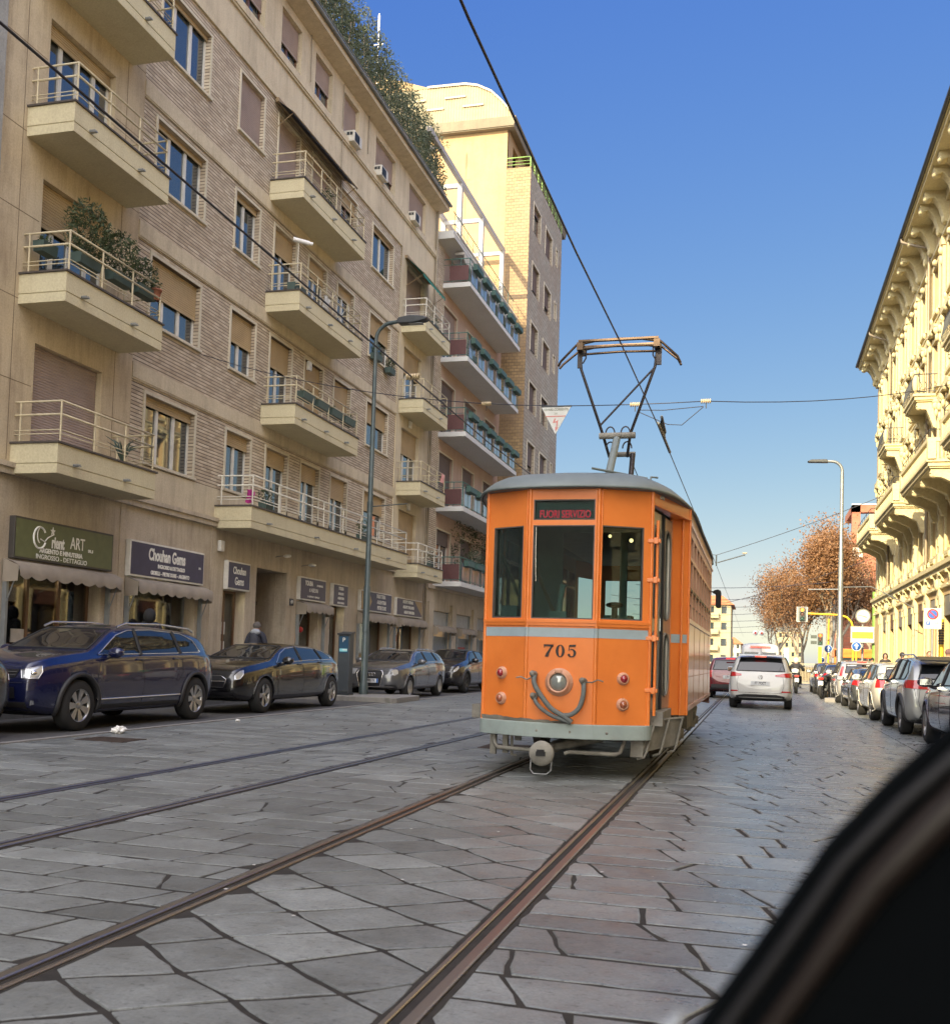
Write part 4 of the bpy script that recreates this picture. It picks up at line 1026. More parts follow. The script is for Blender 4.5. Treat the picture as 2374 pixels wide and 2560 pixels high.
mb.add(pv, [(2 * i, 2 * i + 1, 2 * i + 3, 2 * i + 2) for i in range(len(prof) - 1)])
pent = obj('penthouse', mb, mat('pale_metal_sheet', (.30, .25, .155), .5, .1, scale=2), TW, fixn=False)
mb = MB()
for (x0, z0), (x1, z1) in zip(prof[:6], prof[1:7]): mb.add([(x0, TY - .1, z0 - .02), (x1, TY - .1, z1 - .02), (x1, TY - .1, z1 + .1), (x0, TY - .1, z0 + .1), (x0 + .1, TY + .3, z0 + .1), (x1, TY + .3, z1 + .12)], [(0, 1, 2, 3), (3, 2, 5, 4)])
for x0, z0 in ((-15.9, 30.75), (-18.1, 30.75), (-14.9, 30.2), (-17.1, 30.2)): mb.box(x0 - .6, x0 + .55, TY - .1, TY - .04, z0 - .05, z0 + .05)
obj('roof_trim', mb, mat('trim_pale', (.40, .35, .24), .6), pent)
mb = MB(); mb.prism([(-24, 31.4), (-17.6, 31.4), (-17.6, 31.9), (-24, 34.2)], 52, 58, 'y'); obj('roof_box', mb, TOWERP, TW)
for a_, b_ in tcol:
    for k, z in enumerate(thd):
        window(TW, TX, a_, b_, z - 1.5, z, (.95, .6, .9, .7, .95, .8, .75, .15)[(k + (a_ > 54) * 3) % 8], SHUT_D, FRAMEB, 2, depth=.2, surround=.09, sill=False)
for k, z in enumerate(thd): window(TW, TX, 58.4, 58.85, z - 1.0, z, 0, None, FRAMEB, 1, depth=.18, surround=.06, sill=False)
mb = MB()
for zz, r_ in ((.55, .03), (.35, .016), (.18, .016)): mb.tube([(XF, TY + .03, TZ + zz), (TX - .03, TY + .03, TZ + zz), (TX - .03, 60.0, TZ + zz)], r_, 6)
for k in range(10): mb.tube([(TX - .03, TY + .03 + k * .98, TZ), (TX - .03, TY + .03 + k * .98, TZ + .55)], .025, 6)
obj('railing', mb, mat('rail_lime', (.22, .36, .10), .5), TW)
a = thing('antenna', 'thin white rooftop antenna above the roof hedge', 'antenna', (-17, 45, 20))
mb = MB(); mb.tube([(-17.55, 44.0, 18.5), (-17.55, 44.0, 31.1)], .022, 6); mb.tube([(-17.55, 44.0, 30.2), (-17.55, 44.0, 31.0)], .05, 8); mb.tube([(-17.8, 44.0, 29.6), (-17.3, 44.0, 29.6)], .02, 5); obj('mast', mb, WHITE, a)
# ---------------------------------------------------------------- the ornate palazzo on the right (x = XR, lit by the sun)
XR = 6.0
PY0, PY1 = -24.0, 57.6
PA = thing('ornate_palazzo', 'ornate sunlit cream palazzo with carved balconies and a deep bracketed cornice', 'building', (XR + 5, 17, 0))
bay = 2.84; ys0 = 54.6
pil = [ys0 - bay * k for k in range(0, 27)]          # pilaster positions from the far corner towards the camera
wn = [(p - bay / 2 - .52, p - bay / 2 + .52) for p in pil[:-1]] + [(55.35, 56.25)]
Z1, Z2, Z3, Z4 = 4.75, 7.45, 10.8, 16.7              # storey lines
lv = [(5.15, 6.75), (8.0, 10.1), (11.2, 12.75), (13.95, 15.45)]
gh = [(p - bay + .38, p - .38, .12, 3.62) for p in pil[:-1]]
holes = gh + [(a, b, z0, z1) for a, b in wn for z0, z1 in lv]
L = PY1 - PY0
mb = MB(); panel(mb, (XR, PY1, 0), (0, -1, 0), L, 0, Z4 + .3, [(PY1 - b, PY1 - a, z0, z1) for a, b, z0, z1 in holes], .3)
obj('wall', mb, CREAM2, PA)
mb = MB(); mb.quad((XR, PY1, 0), (XR + 12, PY1, 0), (XR + 12, PY1, 17), (XR, PY1, 17)); mb.quad((XR, PY0, 0), (XR + 12, PY0, 0), (XR + 12, PY0, 17), (XR, PY0, 17))
mb.quad((XR + 12, PY0, 0), (XR + 12, PY1, 0), (XR + 12, PY1, 17), (XR + 12, PY0, 17)); mb.quad((XR, PY0, 16.99), (XR + 12, PY0, 16.99), (XR + 12, PY1, 16.99), (XR, PY1, 16.99))
obj('wall', mb, CREAM, PA)
# carved trim gathered by storey: pilasters, string courses, consoles
def consol(mb, y, z, out, h, wd, x=XR):
    """S-shaped bracket under a ledge"""
    pr = [(x + .02, z), (x - out, z), (x - out * 1.02, z - h * .12), (x - out * .93, z - h * .34), (x - out * .72, z - h * .30), (x - out * .55, z - h * .38), (x - out * .42, z - h * .62), (x - out * .36, z - h * .92), (x - out * .15, z - h), (x + .02, z - h)]
    mb.prism(pr, y - wd / 2, y + wd / 2, 'y')
t = MB()
t.box(XR - .16, XR + .01, PY0, PY1 + .05, Z1 - .36, Z1 - .2); t.box(XR - .24, XR + .01, PY0, PY1 + .1, Z1 - .2, Z1 - .05)
t.box(XR - .10, XR + .01, PY0, PY1 + .03, 3.86, 3.98); t.box(XR - .09, XR + .01, PY0, PY1, Z1 + .12, Z1 + .2)
for z in (Z2 - .3, Z3 - .25, 13.2): t.box(XR - .09, XR + .01, PY0, PY1, z, z + .16); t.box(XR - .13, XR + .01, PY0, PY1, z + .16, z + .22)
t.box(XR - .12, XR + .01, PY0, PY1, 15.9, 16.02)
obj('string_course', t, CREAM, PA)
t = MB()
for k in range(int(L / 1.42)):
    y = PY1 - .5 - k * 1.42; consol(t, y, Z1 - .36, .2, .3, .2)
    t.add([(XR - .02, y - .2, Z1 - .9), (XR - .02, y + .2, Z1 - .9), (XR - .02, y, Z1 - .7), (XR - .15, y, Z1 - .84)], [(0, 1, 3), (1, 2, 3), (2, 0, 3)]); t.cut()
obj('ledge_bracket', t, CREAM, PA, label='row of small carved brackets under the first ledge')
t = MB()
for p in pil:
    for dy in (-.44, .20):                                        # twin ribs of the ground floor piers
        t.box(XR - .10, XR + .01, p + dy, p + dy + .24, .12, 3.6); t.box(XR - .14, XR, p + dy - .02, p + dy + .26, 3.3, 3.62)
    t.box(XR - .15, XR, p - .46, p + .46, .12, .9)
    for j in range(14): t.box(XR - .055, XR, p - .18, p + .18, .95 + j * .19, 1.09 + j * .19)
    t.box(XR - .13, XR + .01, p - .2, p + .2, 3.55, Z1 - .36); t.ball((XR - .14, p, 4.0), (.1, .15, .2), 8, 6); t.cut()
obj('ground_pier', t, CREAM, PA)
t = MB(); rr = random.Random(8)
for p in pil:
    t.box(XR - .12, XR + .01, p - .17, p + .17, Z1 - .04, Z2 - .5); t.box(XR - .17, XR, p - .22, p + .22, Z1 - .05, Z1 + .3); t.box(XR - .16, XR, p - .21, p + .21, Z2 - .62, Z2 - .3)
    for j in range(3): t.box(XR - .15, XR - .1, p - .1, p + .1, Z1 + .55 + j * .55, Z1 + .85 + j * .55)
    for z0, z1 in ((Z2, Z3 - .3), (Z3, 13.2), (13.45, 15.9)):
        t.box(XR - .1, XR + .01, p - .19, p + .19, z0, z1); t.box(XR - .15, XR, p - .24, p + .24, z1 - .28, z1); t.ball((XR - .13, p, z1 - .42), (.09, .14, .15), 8, 6); t.ball((XR - .12, p, z1 - .75), (.06, .08, .16), 8, 6)
    t.cut()
obj('pilaster', t, CREAM, PA)
# bracketed cornice
t = MB(); t.box(XR - .92, XR + .3, PY0, PY1 + .55, 17.08, 17.2); t.box(XR - .98, XR + .3, PY0, PY1 + .6, 17.2, 17.3); t.box(XR - .18, XR + .01, PY0, PY1 + .1, 16.72, 17.08)
t.prism([(XR - .98, 17.3), (XR + 4, 18.6), (XR + 12, 17.4)], PY0, PY1 + .6, 'y')
obj('cornice', t, CREAM, PA)
t = MB(); k = 0; y = PY1 - .15
while y > PY0:
    pr = [(XR, 17.08), (XR - .82, 17.08), (XR - .84, 16.98), (XR - .78, 16.86), (XR - .66, 16.82), (XR - .58, 16.86), (XR - .5, 16.8), (XR - .36, 16.6), (XR - .26, 16.3), (XR - .2, 16.05), (XR - .1, 15.98), (XR, 16.1)]
    t.prism(pr, y - .2, y + .2, 'y'); t.ball((XR - .72, y, 16.86), (.14, .22, .10), 8, 6); t.ball((XR - .2, y, 16.15), (.10, .18, .16), 8, 6)
    t.cut(); k += 1; y -= 1.02 if k % 2 else 1.82
obj('cornice_bracket', t, CREAM, PA, label='row of large scrolled brackets under the cornice')
t = MB(); t.tube([(XR - 1.03, PY0, 17.3), (XR - 1.03, PY1 + .6, 17.3)], .075, 8)
obj('gutter', t, DARKM, PA)
for y in (51.1, 39.9):
    t = MB(); t.tube([(XR - 1.0, y + .8, 17.28), (XR - 1.0, y + .7, 17.05), (XR - .6, y + .2, 16.7), (XR - .16, y, 16.5), (XR - .16, y, 4.9)], .055, 8); obj('drainpipe', t, mat('pipe_tan', (.28, .23, .16), .5, .3), PA)
# windows
def rwin(a, b, z0, z1, lev, shut):
    w = window(PA, XR, a, b, z0, z1, shut, SHUT_D if lev == 0 else SHUT_Y, FRAMEB, 2, -1, .24, 0, False)
    s = MB(); e = XR - .07
    for ya, yb in ((a - .13, a), (b, b + .13)): s.box(e, XR + .01, ya, yb, z0 - .1, z1)
    s.box(e - .03, XR + .01, a - .2, b + .2, z0 - .22, z0 - .1); s.box(e - .01, XR + .01, a - .16, b + .16, z1, z1 + .13)
    if lev in (1, 2):
        s.box(e - .16, XR + .01, a - .3, b + .3, z1 + .3, z1 + .38)
        m_ = (a + b) / 2; s.prism([(a - .3, z1 + .38), (b + .3, z1 + .38), (m_, z1 + .38 + (.3 if lev == 1 else .16))], e - .12, XR + .01, 'x') if False else s.add([(x, y, z) for x in (e - .12, XR + .01) for y, z in ((a - .3, z1 + .38), (b + .3, z1 + .38), (m_, z1 + .66))], [(0, 1, 2), (3, 5, 4), (0, 3, 4, 1), (1, 4, 5, 2), (2, 5, 3, 0)])
        for yy in (a - .22, b + .22): s.ball((e - .08, yy, z1 + .2), (.1, .09, .16), 8, 5); s.ball((e - .05, yy, z1 - .05), (.07, .07, .14), 8, 5)
        s.ball((e - .1, m_, z1 + .3), (.1, .2, .14), 8, 5)
    else:
        s.ball((e - .04, (a + b) / 2, z1 + .14), (.08, .16, .12), 8, 5); s.ball((e - .03, a - .1, z0 - .3), (.07, .08, .12), 8, 5); s.ball((e - .03, b + .1, z0 - .3), (.07, .08, .12), 8, 5)
    obj('window_surround', s, CREAM, w)
rr = random.Random(4)
for a, b in wn:
    near = a < 24
    for lev, (z0, z1) in enumerate(lv):
        if a < 8: continue
        rwin(a, b, z0, z1, lev, rr.choice((0, .1, .3, .5)))
def rwin_simple():
    """windows of the stretch beside and behind the camera: only seen in reflections"""
    g_ = MB()
    for a, b in wn:
        if a >= 8: continue
        for z0, z1 in lv: g_.box(XR + .2, XR + .23, a, b, z0, z1); g_.cut()
    obj('glass', g_, GLASS, PA)
rwin_simple()
# shops at ground level
for i, (a, b, z0, z1) in enumerate(gh):
    if a < -6: continue
    w = obj('shop_opening', MB().box(XR + .26, XR + .3, a, b, .12, 3.62), mat('shop_dark', (.05, .045, .04), .3), PA)
    if a > 10:
        s = MB(); s.box(XR + .02, XR + .14, a, b, 2.95, 3.6)
        obj('fascia', s, [mat('fascia_grey', (.16, .15, .13), .6), mat('fascia_brown', (.12, .055, .035), .6), mat('fascia_ash', (.22, .2, .18), .6)][i % 3], w)
        s = MB(); s.box(XR + .2, XR + .26, a, a + .06, .12, 2.95); s.box(XR + .2, XR + .26, b - .06, b, .12, 2.95); s.box(XR + .2, XR + .26, (a + b) / 2 - .03, (a + b) / 2 + .03, .12, 2.95)
        obj('frame', s, mat('bronze_frame', (.10, .07, .04), .4, .4), w)
# balconies
def baluster_balc(y0, y1, z, dep, iron=False, zt=.85):
    s = MB(); xf = XR - dep
    s.box(xf - .06, XR, y0 - .06, y1 + .06, z + .12, z + .2); s.box(xf, XR, y0, y1, z, z + .12); s.box(xf + .05, XR, y0 + .05, y1 - .05, z - .05, z)
    o = obj('balcony', s, CREAM, PA)
    s = MB()
    if iron:
        for yy in (y0, y1): s.ball((xf + .02, yy, z + .55), (.1, .1, .32), 8, 8)
    else:
        s.box(xf - .03, xf + .12, y0 - .03, y1 + .03, z + zt - .12, z + zt)
        for yy in (y0, y1): s.box(xf + .12, XR, yy - .05, yy + .05, z + zt - .12, z + zt); s.box(xf - .03, xf + .2, yy - .12, yy + .12, z + .2, z + zt - .12)
        n = int((y1 - y0) / .19)
        for k in range(1, n):
            y = y0 + (y1 - y0) * k / n; s.lathe([(.03, 0), (.05, .08), (.055, .17), (.025, .34), (.035, .45)], (xf + .04, y, z + .2), n=6)
        for yy in (y0 + .02, y1 - .02):
            for k in range(1, int(dep / .17)): s.lathe([(.03, 0), (.05, .08), (.055, .17), (.025, .34), (.035, .45)], (xf + dep * k / int(dep / .17), yy, z + .2), n=6)
    obj('balustrade', s, CREAM, o)
    s = MB()
    nb = max(2, int((y1 - y0) / 1.7) + 1)
    for k in range(nb):
        y = y0 + .25 + (y1 - y0 - .5) * k / (nb - 1); pr = [(XR, z - .05), (xf + .1, z - .05), (xf + .08, z - .18), (xf + .2, z - .3), (xf + .4, z - .32), (XR - .3, z - .55), (XR - .16, z - .95), (XR, z - 1.0)]
        s.prism(pr, y - .13, y + .13, 'y'); s.ball((xf + .2, y, z - .24), (.13, .15, .1), 8, 6); s.cut()
    obj('bracket', s, CREAM, o)
    s = MB()
    if iron:
        for z_, r_ in ((z + .9, .02), (z + .3, .012)): s.tube([(XR, y0, z_), (xf, y0, z_), (xf, y1, z_), (XR, y1, z_)], r_, 5)
        n = int((y1 - y0) / .12)
        for k in range(n + 1):
            y = y0 + (y1 - y0) * k / n; s.tube([(xf, y, z + .2), (xf - .08, y, z + .4), (xf, y, z + .9)], .01, 4)
        for yy in (y0, y1):
            for k in range(5): x = xf + dep * k / 5; s.tube([(x, yy, z + .2), (x, yy, z + .9)], .01, 4); s.tube([(x, yy, z + .35), (x + .08, yy, z + .5), (x, yy, z + .65)], .012, 4)
    else:
        s.tube([(XR, y0, z + zt + .25), (xf + .04, y0, z + zt + .25), (xf + .04, y1, z + zt + .25), (XR, y1, z + zt + .25)], .014, 5)
        for k in range(7): y = y0 + (y1 - y0) * k / 6; s.tube([(xf + .04, y, z + zt - .02), (xf + .04, y, z + zt + .25)], .01, 4)
    obj('handrail', s, DARKM, o)
for a, b in ((49.2, 55.0), (41.0, 46.9), (32.9, 38.8), (24.5, 30.5), (16, 22)): baluster_balc(a, b, 7.2, 1.15)
for a, b in ((46.9, 49.2), (38.4, 40.9), (30.2, 32.6), (22, 24.4)): baluster_balc(a, b, 10.55, .8, iron=True)
# roof tile tip
obj('roof', MB().prism([(XR - .95, 17.31), (XR + 4, 18.7), (XR + 4, 18.62)], PY0, PY1 + .5, 'y'), mat('roof_tile', (.40, .13, .06), .8, scale=9, var=.3), PA)
# ---------------------------------------------------------------- vehicles
def evalmesh(o):
    dg = bpy.context.evaluated_depsgraph_get(); dg.update()
    return bpy.data.meshes.new_from_object(o.evaluated_get(dg))
def lerp_tab(tab, x):
    if x <= tab[0][0]: return tab[0][1]
    for (a, u), (b, v) in zip(tab, tab[1:]):
        if x <= b: return u + (v - u) * (x - a) / (b - a)
    return tab[-1][1]
CARGL = NT('car_glass'); CARGL.set(col=(.010, .012, .015), rough=.02, ior=1.62); CARGL = CARGL.m
CLEARL = NT('lamp_lens'); CLEARL.set(col=(.45, .47, .5), rough=.08, coat=1, metal=.5); CLEARL = CLEARL.m
REDL = mat('lamp_red', (.42, .012, .015), .12, coat=1, var=.2); REDON = mat('lamp_red_lit', (.75, .03, .02), .2, coat=1, em=.55); ORL = mat('lamp_orange_lit', (.9, .35, .03), .3, em=.9)
PLAST = mat('car_plastic', (.022, .022, .024), .55); TYRE = mat('tyre', (.018, .018, .018), .85); RIM = mat('rim_alloy', (.42, .42, .42), .3, .85); RIMD = mat('rim_dark', (.03, .03, .032), .4, .5)
CHROME = NT('chrome'); CHROME.set(col=(.7, .7, .7), rough=.12, metal=1.0); CHROME = CHROME.m
PLATEW = mat('plate_white', (.62, .64, .66), .4)
def paint(name, col, metal=.3):
    n = NT(name); f = n.noise(n.pos(True), 400, 2); n.set(col=n.ramp(f, [(.3, tuple(c * .85 for c in col)), (.7, tuple(c * 1.15 for c in col))]), rough=.26, metal=metal * .45, coat=1.0, coatr=.03, ior=1.5)
    return n.m
def wheel(parent, x, y, r, side, w=.22, spokes=5, dark=False, twin=True):
    """side = +1 when the outer face looks to +x (frame of the car)"""
    T = Matrix.Translation((x, y, r))
    mb = MB(); h = w / 2
    mb.lathe([(r * .64, -h), (r * .9, -h), (r * .985, -h * .75), (r, -h * .3), (r, h * .3), (r * .985, h * .75), (r * .92, h * .98), (r * .66, h * .92), (r * .64, h * .7)], axis='x', n=36, T=T)
    ty = obj('wheel', mb, TYRE, parent, local=True)
    f = side * h
    mb = MB(); mb.lathe([(r * .64, f * .9), (r * .655, f * .98), (r * .62, f * .96), (r * .60, f * .55), (r * .58, f * .1)], axis='x', n=36, T=T)
    for k in range(spokes):
        for dt in ((-.13, .13) if twin else (0,)):
            a = 2 * pi * k / spokes + dt; a0 = 2 * pi * k / spokes + dt * .5
            c, s = cos(a), sin(a); c0, s0 = cos(a0), sin(a0); wd = .024 if twin else .04
            p = []
            for rr_, cc, ss, xx in ((r * .13, c0, s0, f * .74), (r * .61, c, s, f * .88)):
                for e in (-1, 1):
                    for dx in (0, -side * .03): p.append((xx + dx, rr_ * cc - e * ss * wd * (1 if rr_ > .1 else .7), rr_ * ss + e * cc * wd))
            mb.add(p, [(0, 2, 6, 4), (0, 4, 5, 1), (2, 3, 7, 6), (1, 5, 7, 3)], False, T)
    mb.lathe([(0, f * .84), (r * .1, f * .82), (r * .17, f * .7), (r * .17, f * .5)], axis='x', n=18, T=T)
    obj('rim', mb, RIMD if dark else RIM, ty, local=True, fixn=False)
    mb = MB(); mb.lathe([(0, f * .2), (r * .62, f * .2)], axis='x', n=24, T=T); mb.lathe([(r * .2, f * .3), (r * .42, f * .3), (r * .42, f * .2)], axis='x', n=24, T=T)
    obj('brake_disc', mb, mat('brake_dark', (.03, .028, .026), .6, .4), ty, local=True, fixn=False)

class Car:
    """lofted body (front looks to +y in its own frame, origin on the ground under the middle)"""
    def __init__(s, name, label, cat, loc, rz, L, Wd, H, top, belt, plan, wb, fo, wr, pnt, group=None, roofw=.72, tumble=.0, zb=.2, arch=1.13, cladding=False):
        s.L, s.W, s.H = L, Wd, H; s.root = thing(name, label, cat, loc, rz, group)
        s.top = top; s.belt = belt
        ts = sorted(set([t for t, _ in top] + [t for t, _ in belt] + [i / 30 for i in range(31)])); keep = [ts[0]]
        for t in ts[1:]:
            if t - keep[-1] > .012 or t == ts[-1]: keep.append(t)
        if keep[-1] != 1: keep[-1] = 1
        rows = []
        for t in keep:
            zt = lerp_tab(top, t) * H; zs = min(lerp_tab(belt, t) * H, zt - .02); w = lerp_tab(plan, t) * Wd / 2
            g_ = max(0, min(1, (zt - zs) / (H * .30))); wr_ = w * (.90 - (.90 - roofw) * g_)
            z0 = zb + .10 * max(0, 1 - min(t, 1 - t) / .10) * H / 1.5
            mid = z0 + (zs - z0) * .45
            hs = zt - zs
            P = [(0, z0), (w * .80, z0), (w * .93, z0 + .03), (w * .985, z0 + .14), (w, mid), (w * .992, zs - .10 * min(1, (zs - mid) / .2)), (w * .965, zs - .015), (w * .93 if g_ > .1 else w * .9, zs + .012 * g_)]
            P += [(wr_ + (w * .92 - wr_) * .55, zs + hs * .42), (wr_ + (w * .92 - wr_) * .12, zs + hs * .80), (wr_ * .93, zs + hs * .95), (wr_ * .6, zt - .004), (0, zt + .012 * (1 if g_ > .5 else 2))]
            rows.append((L / 2 - t * L, P))
        n = len(rows[0][1]); vs = []
        ring = 2 * n - 2
        for y, P in rows:
            vs += [(x, y, z) for x, z in P] + [(-x, y, z) for x, z in P[-2:0:-1]]
        fs = [(i * ring + k, i * ring + (k + 1) % ring, (i + 1) * ring + (k + 1) % ring, (i + 1) * ring + k) for i in range(len(rows) - 1) for k in range(ring)]
        for base in (0, (len(rows) - 1) * ring):     # end caps as strips between the two halves
            for k in range(n - 1):
                a, b = base + k, base + k + 1; c, d = base + (ring - k - 1) % ring if k + 1 < n - 1 else base + k + 1, base + (ring - k) % ring if k else base
                q = [a, b, c, d]; q2 = []
                for v in q:
                    if v not in q2: q2.append(v)
                if len(q2) > 2: fs.append(tuple(q2) if base == 0 else tuple(q2[::-1]))
        mb = MB(); mb.add(vs, fs, True)
        me = mb.mesh('body', pnt)
        bm = bmesh.new(); bm.from_mesh(me); bmesh.ops.remove_doubles(bm, verts=bm.verts, dist=.0005); bmesh.ops.recalc_face_normals(bm, faces=bm.faces); bm.to_mesh(me); bm.free()
        tmp = bpy.data.objects.new('tmp_body', me); COL.objects.link(tmp)
        md = tmp.modifiers.new('s', 'SUBSURF'); md.levels = 1
        m1 = evalmesh(tmp); bpy.data.objects.remove(tmp)
        s.bvh = BVHTree.FromPolygons([v.co.copy() for v in m1.vertices], [tuple(p.vertices) for p in m1.polygons])
        s.ax = (L / 2 - fo, L / 2 - fo - wb); s.wr = wr
        tmp = bpy.data.objects.new('tmp_body', m1); COL.objects.link(tmp)
        cu = MB()
        for y in s.ax:
            for sd in (-1, 1): cu.lathe([(0, sd * (Wd / 2 - .27)), (wr * arch, sd * (Wd / 2 - .27)), (wr * arch, sd * (Wd / 2 + .2)), (0, sd * (Wd / 2 + .2))], (0, y, wr * 1.0), 'x', 32, False)
        cme = cu.mesh('cut', PLAST); bm = bmesh.new(); bm.from_mesh(cme); bmesh.ops.remove_doubles(bm, verts=bm.verts, dist=.0005); bmesh.ops.recalc_face_normals(bm, faces=bm.faces); bm.to_mesh(cme); bm.free()
        co = bpy.data.objects.new('tmp_cut', cme); COL.objects.link(co)
        md = tmp.modifiers.new('b', 'BOOLEAN'); md.operation = 'DIFFERENCE'; md.object = co; md.solver = 'EXACT'
        try: md.material_mode = 'TRANSFER'
        except Exception: pass
        m2 = evalmesh(tmp); bpy.data.objects.remove(tmp); bpy.data.objects.remove(co)
        if len(m2.materials) < 1: m2.materials.append(pnt)
        for p in m2.polygons: p.use_smooth = p.material_index == 0 and p.area < .25
        s.body = obj('body', m2, pnt, s.root, local=True); s.pnt = pnt
        for y in s.ax:
            for sd in (-1, 1):                             # arch rim
                mb = MB(); pts = []
                for k in range(27):
                    a = -.25 + (pi + .5) * k / 26; yy, zz = y + wr * (arch + (.07 if cladding else .012)) * cos(a), wr + wr * (arch + (.07 if cladding else .012)) * sin(a)
                    if zz < zb * .9: continue
                    p = s.hit((sd, 0), yy, zz); pts.append(p if p else Vector((sd * Wd * .49, yy, zz)))
                if len(pts) > 3: mb.tube(pts, .035 if cladding else .012, 6); obj('wheel_arch', mb, PLAST if cladding else pnt, s.root, local=True)
    def hit(s, d, u, z):
        """d = horizontal direction the surface is seen from; u = coordinate along the perpendicular"""
        d = Vector((d[0], d[1], 0)).normalized(); e = Vector((-d.y, d.x, 0)) if abs(d.x) < .9 else Vector((0, 1, 0))
        if abs(d.x) >= .9: e = Vector((0, 1, 0))
        o_ = d * 5 + e * u + Vector((0, 0, z)); r_ = s.bvh.ray_cast(o_, -d)
        return r_[0] + r_[1].normalized() * 0 if r_[0] is not None else None
    def patch(s, name, m, poly, d, off=.006, parent=None, res=.06, label=None, mirror=False, rim=None):
        """sheet fitted to the body: poly of (u, z) seen from direction d"""
        for mr in ((1, -1) if mirror else (1,)):
            dd = Vector((d[0] * mr, d[1], 0)).normalized()
            an = Vector((0, 0, 0))
            if abs(dd.x) >= .9: e = Vector((0, 1, 0)); es = 1
            elif abs(dd.x) > .1:
                e = Vector((abs(dd.y), 0, 0)) * mr; e.y = -dd.x * mr * (1 if dd.y > 0 else -1) * mr; e = e.normalized(); es = 1      # +u runs outwards
                if dd.x * e.y * dd.y > 0: e.y = -e.y
                an = Vector((s.W / 2 * .80 * mr, (s.L / 2 - .12) * (1 if dd.y > 0 else -1), 0))
            else: e = Vector((-dd.y, dd.x, 0)); es = mr
            pts = []; n = len(poly)
            for i in range(n):
                a, b = poly[i], poly[(i + 1) % n]; k = max(1, int(math.hypot(b[0] - a[0], b[1] - a[1]) / res))
                pts += [Vector((a[0] + (b[0] - a[0]) * j / k, a[1] + (b[1] - a[1]) * j / k)) for j in range(k)]
            nb = len(pts); us = [p.x for p in pts]; zs = [p.y for p in pts]
            def inside(x, z):
                c = False
                for i in range(nb):
                    a, b = pts[i], pts[(i + 1) % nb]
                    if (a.y > z) != (b.y > z) and x < (b.x - a.x) * (z - a.y) / (b.y - a.y) + a.x: c = not c
                return c
            inn = []; x = min(us) + res / 2
            while x < max(us):
                z = min(zs) + res / 2
                while z < max(zs):
                    if inside(x, z) and all((p.x - x) ** 2 + (p.y - z) ** 2 > (res * .45) ** 2 for p in pts): inn.append(Vector((x, z)))
                    z += res
                x += res
            V_, _, F_, *_r = delaunay_2d_cdt(pts + inn, [(i, (i + 1) % nb) for i in range(nb)], [], 1, 1e-5)
            vs = []; bad = set()
            for i, v in enumerate(V_):
                o_ = an + dd * 5 + e * (v.x * es) + Vector((0, 0, v.y)); r_ = s.bvh.ray_cast(o_, -dd)
                if r_[0] is None: bad.add(i); vs.append((0, 0, 0)); continue
                nn = r_[1]; nn = nn if nn.dot(dd) > 0 else -nn; vs.append(r_[0] + (nn + dd * .5).normalized() * off)
            mb = MB(); mb.add(vs, [tuple(f) for f in F_ if not any(i in bad for i in f)], True)
            if not mb.f: continue
            o = obj(name, mb, m, parent or s.root, local=True, label=label)
            if rim:
                r_ = [vs[i] for i in range(len(vs)) if i < nb and i not in bad]
                if len(r_) > 3: obj('trim', MB().tube(r_ + [r_[0]], rim[1], 5, False), rim[0], o, local=True)
        return o
    def line(s, pts, d, r=.004, m=None, name='panel_gap', mirror=True, off=.001, parent=None):
        for mr in ((1, -1) if mirror else (1,)):
            dd = Vector((d[0] * mr, d[1], 0)).normalized(); es = mr if abs(dd.x) < .9 else 1
            e = Vector((0, 1, 0)) if abs(dd.x) >= .9 else Vector((-dd.y, dd.x, 0)); out = []
            for (u0, z0), (u1, z1) in zip(pts, pts[1:]):
                k = max(1, int(math.hypot(u1 - u0, z1 - z0) / .07))
                for j in range(k + 1):
                    u, z = u0 + (u1 - u0) * j / k, z0 + (z1 - z0) * j / k; r_ = s.bvh.ray_cast(dd * 5 + e * (u * es) + Vector((0, 0, z)), -dd)
                    if r_[0] is not None: out.append(r_[0] + dd * off)
            if len(out) > 2: obj(name, MB().tube(out, r, 5), m or BLACK, parent or s.body, local=True)
    def wheels(s, **kw):
        for y in s.ax:
            for sd in (-1, 1): wheel(s.root, sd * (s.W / 2 - .115), y, s.wr, sd, **kw)
    def sides(s, dlo, pillars, handles=(), mirror_y=None, chrome=True, seams=(), sill=None, mz=None, mm=None):
        gl = s.patch('side_window', CARGL, dlo, (1, 0), .004, mirror=True, rim=(CHROME if chrome else BLACK, .010))
        for (y0, z0, y1, z1, w_) in pillars: s.line([(y0, z0), (y1, z1)], (1, 0), w_, BLACK, 'pillar', off=.004, parent=s.root)
        for sm in seams: s.line(sm, (1, 0), .0035)
        for (y, z) in handles:
            for sd in (-1, 1):
                p = s.hit((sd, 0), y, z)
                if p: obj('door_handle', MB().box(p.x - .01 * sd, p.x + .028 * sd, y - .085, y + .085, z - .013, z + .013), s.pnt if not chrome else s.pnt, s.root, local=True, bevel=.008)
        if mirror_y:
            for sd in (-1, 1):
                z = mz or s.H * .66; x = s.W / 2 * .97
                mb = MB(); mb.ball((sd * (x + .09), mirror_y, z + .06), (.115, .07, .075), 14, 8); o = obj('wing_mirror', mb, mm or s.pnt, s.root, local=True)
                mb = MB(); mb.tube([(sd * (x - .06), mirror_y + .02, z - .03), (sd * (x + .04), mirror_y, z + .02)], .028, 6); obj('mirror_arm', mb, PLAST, o, local=True)
                mb = MB(); mb.box(sd * (x + .01), sd * (x + .17), mirror_y - .074, mirror_y - .066, z + .02, z + .11); obj('mirror_glass', mb, CHROME, o, local=True)
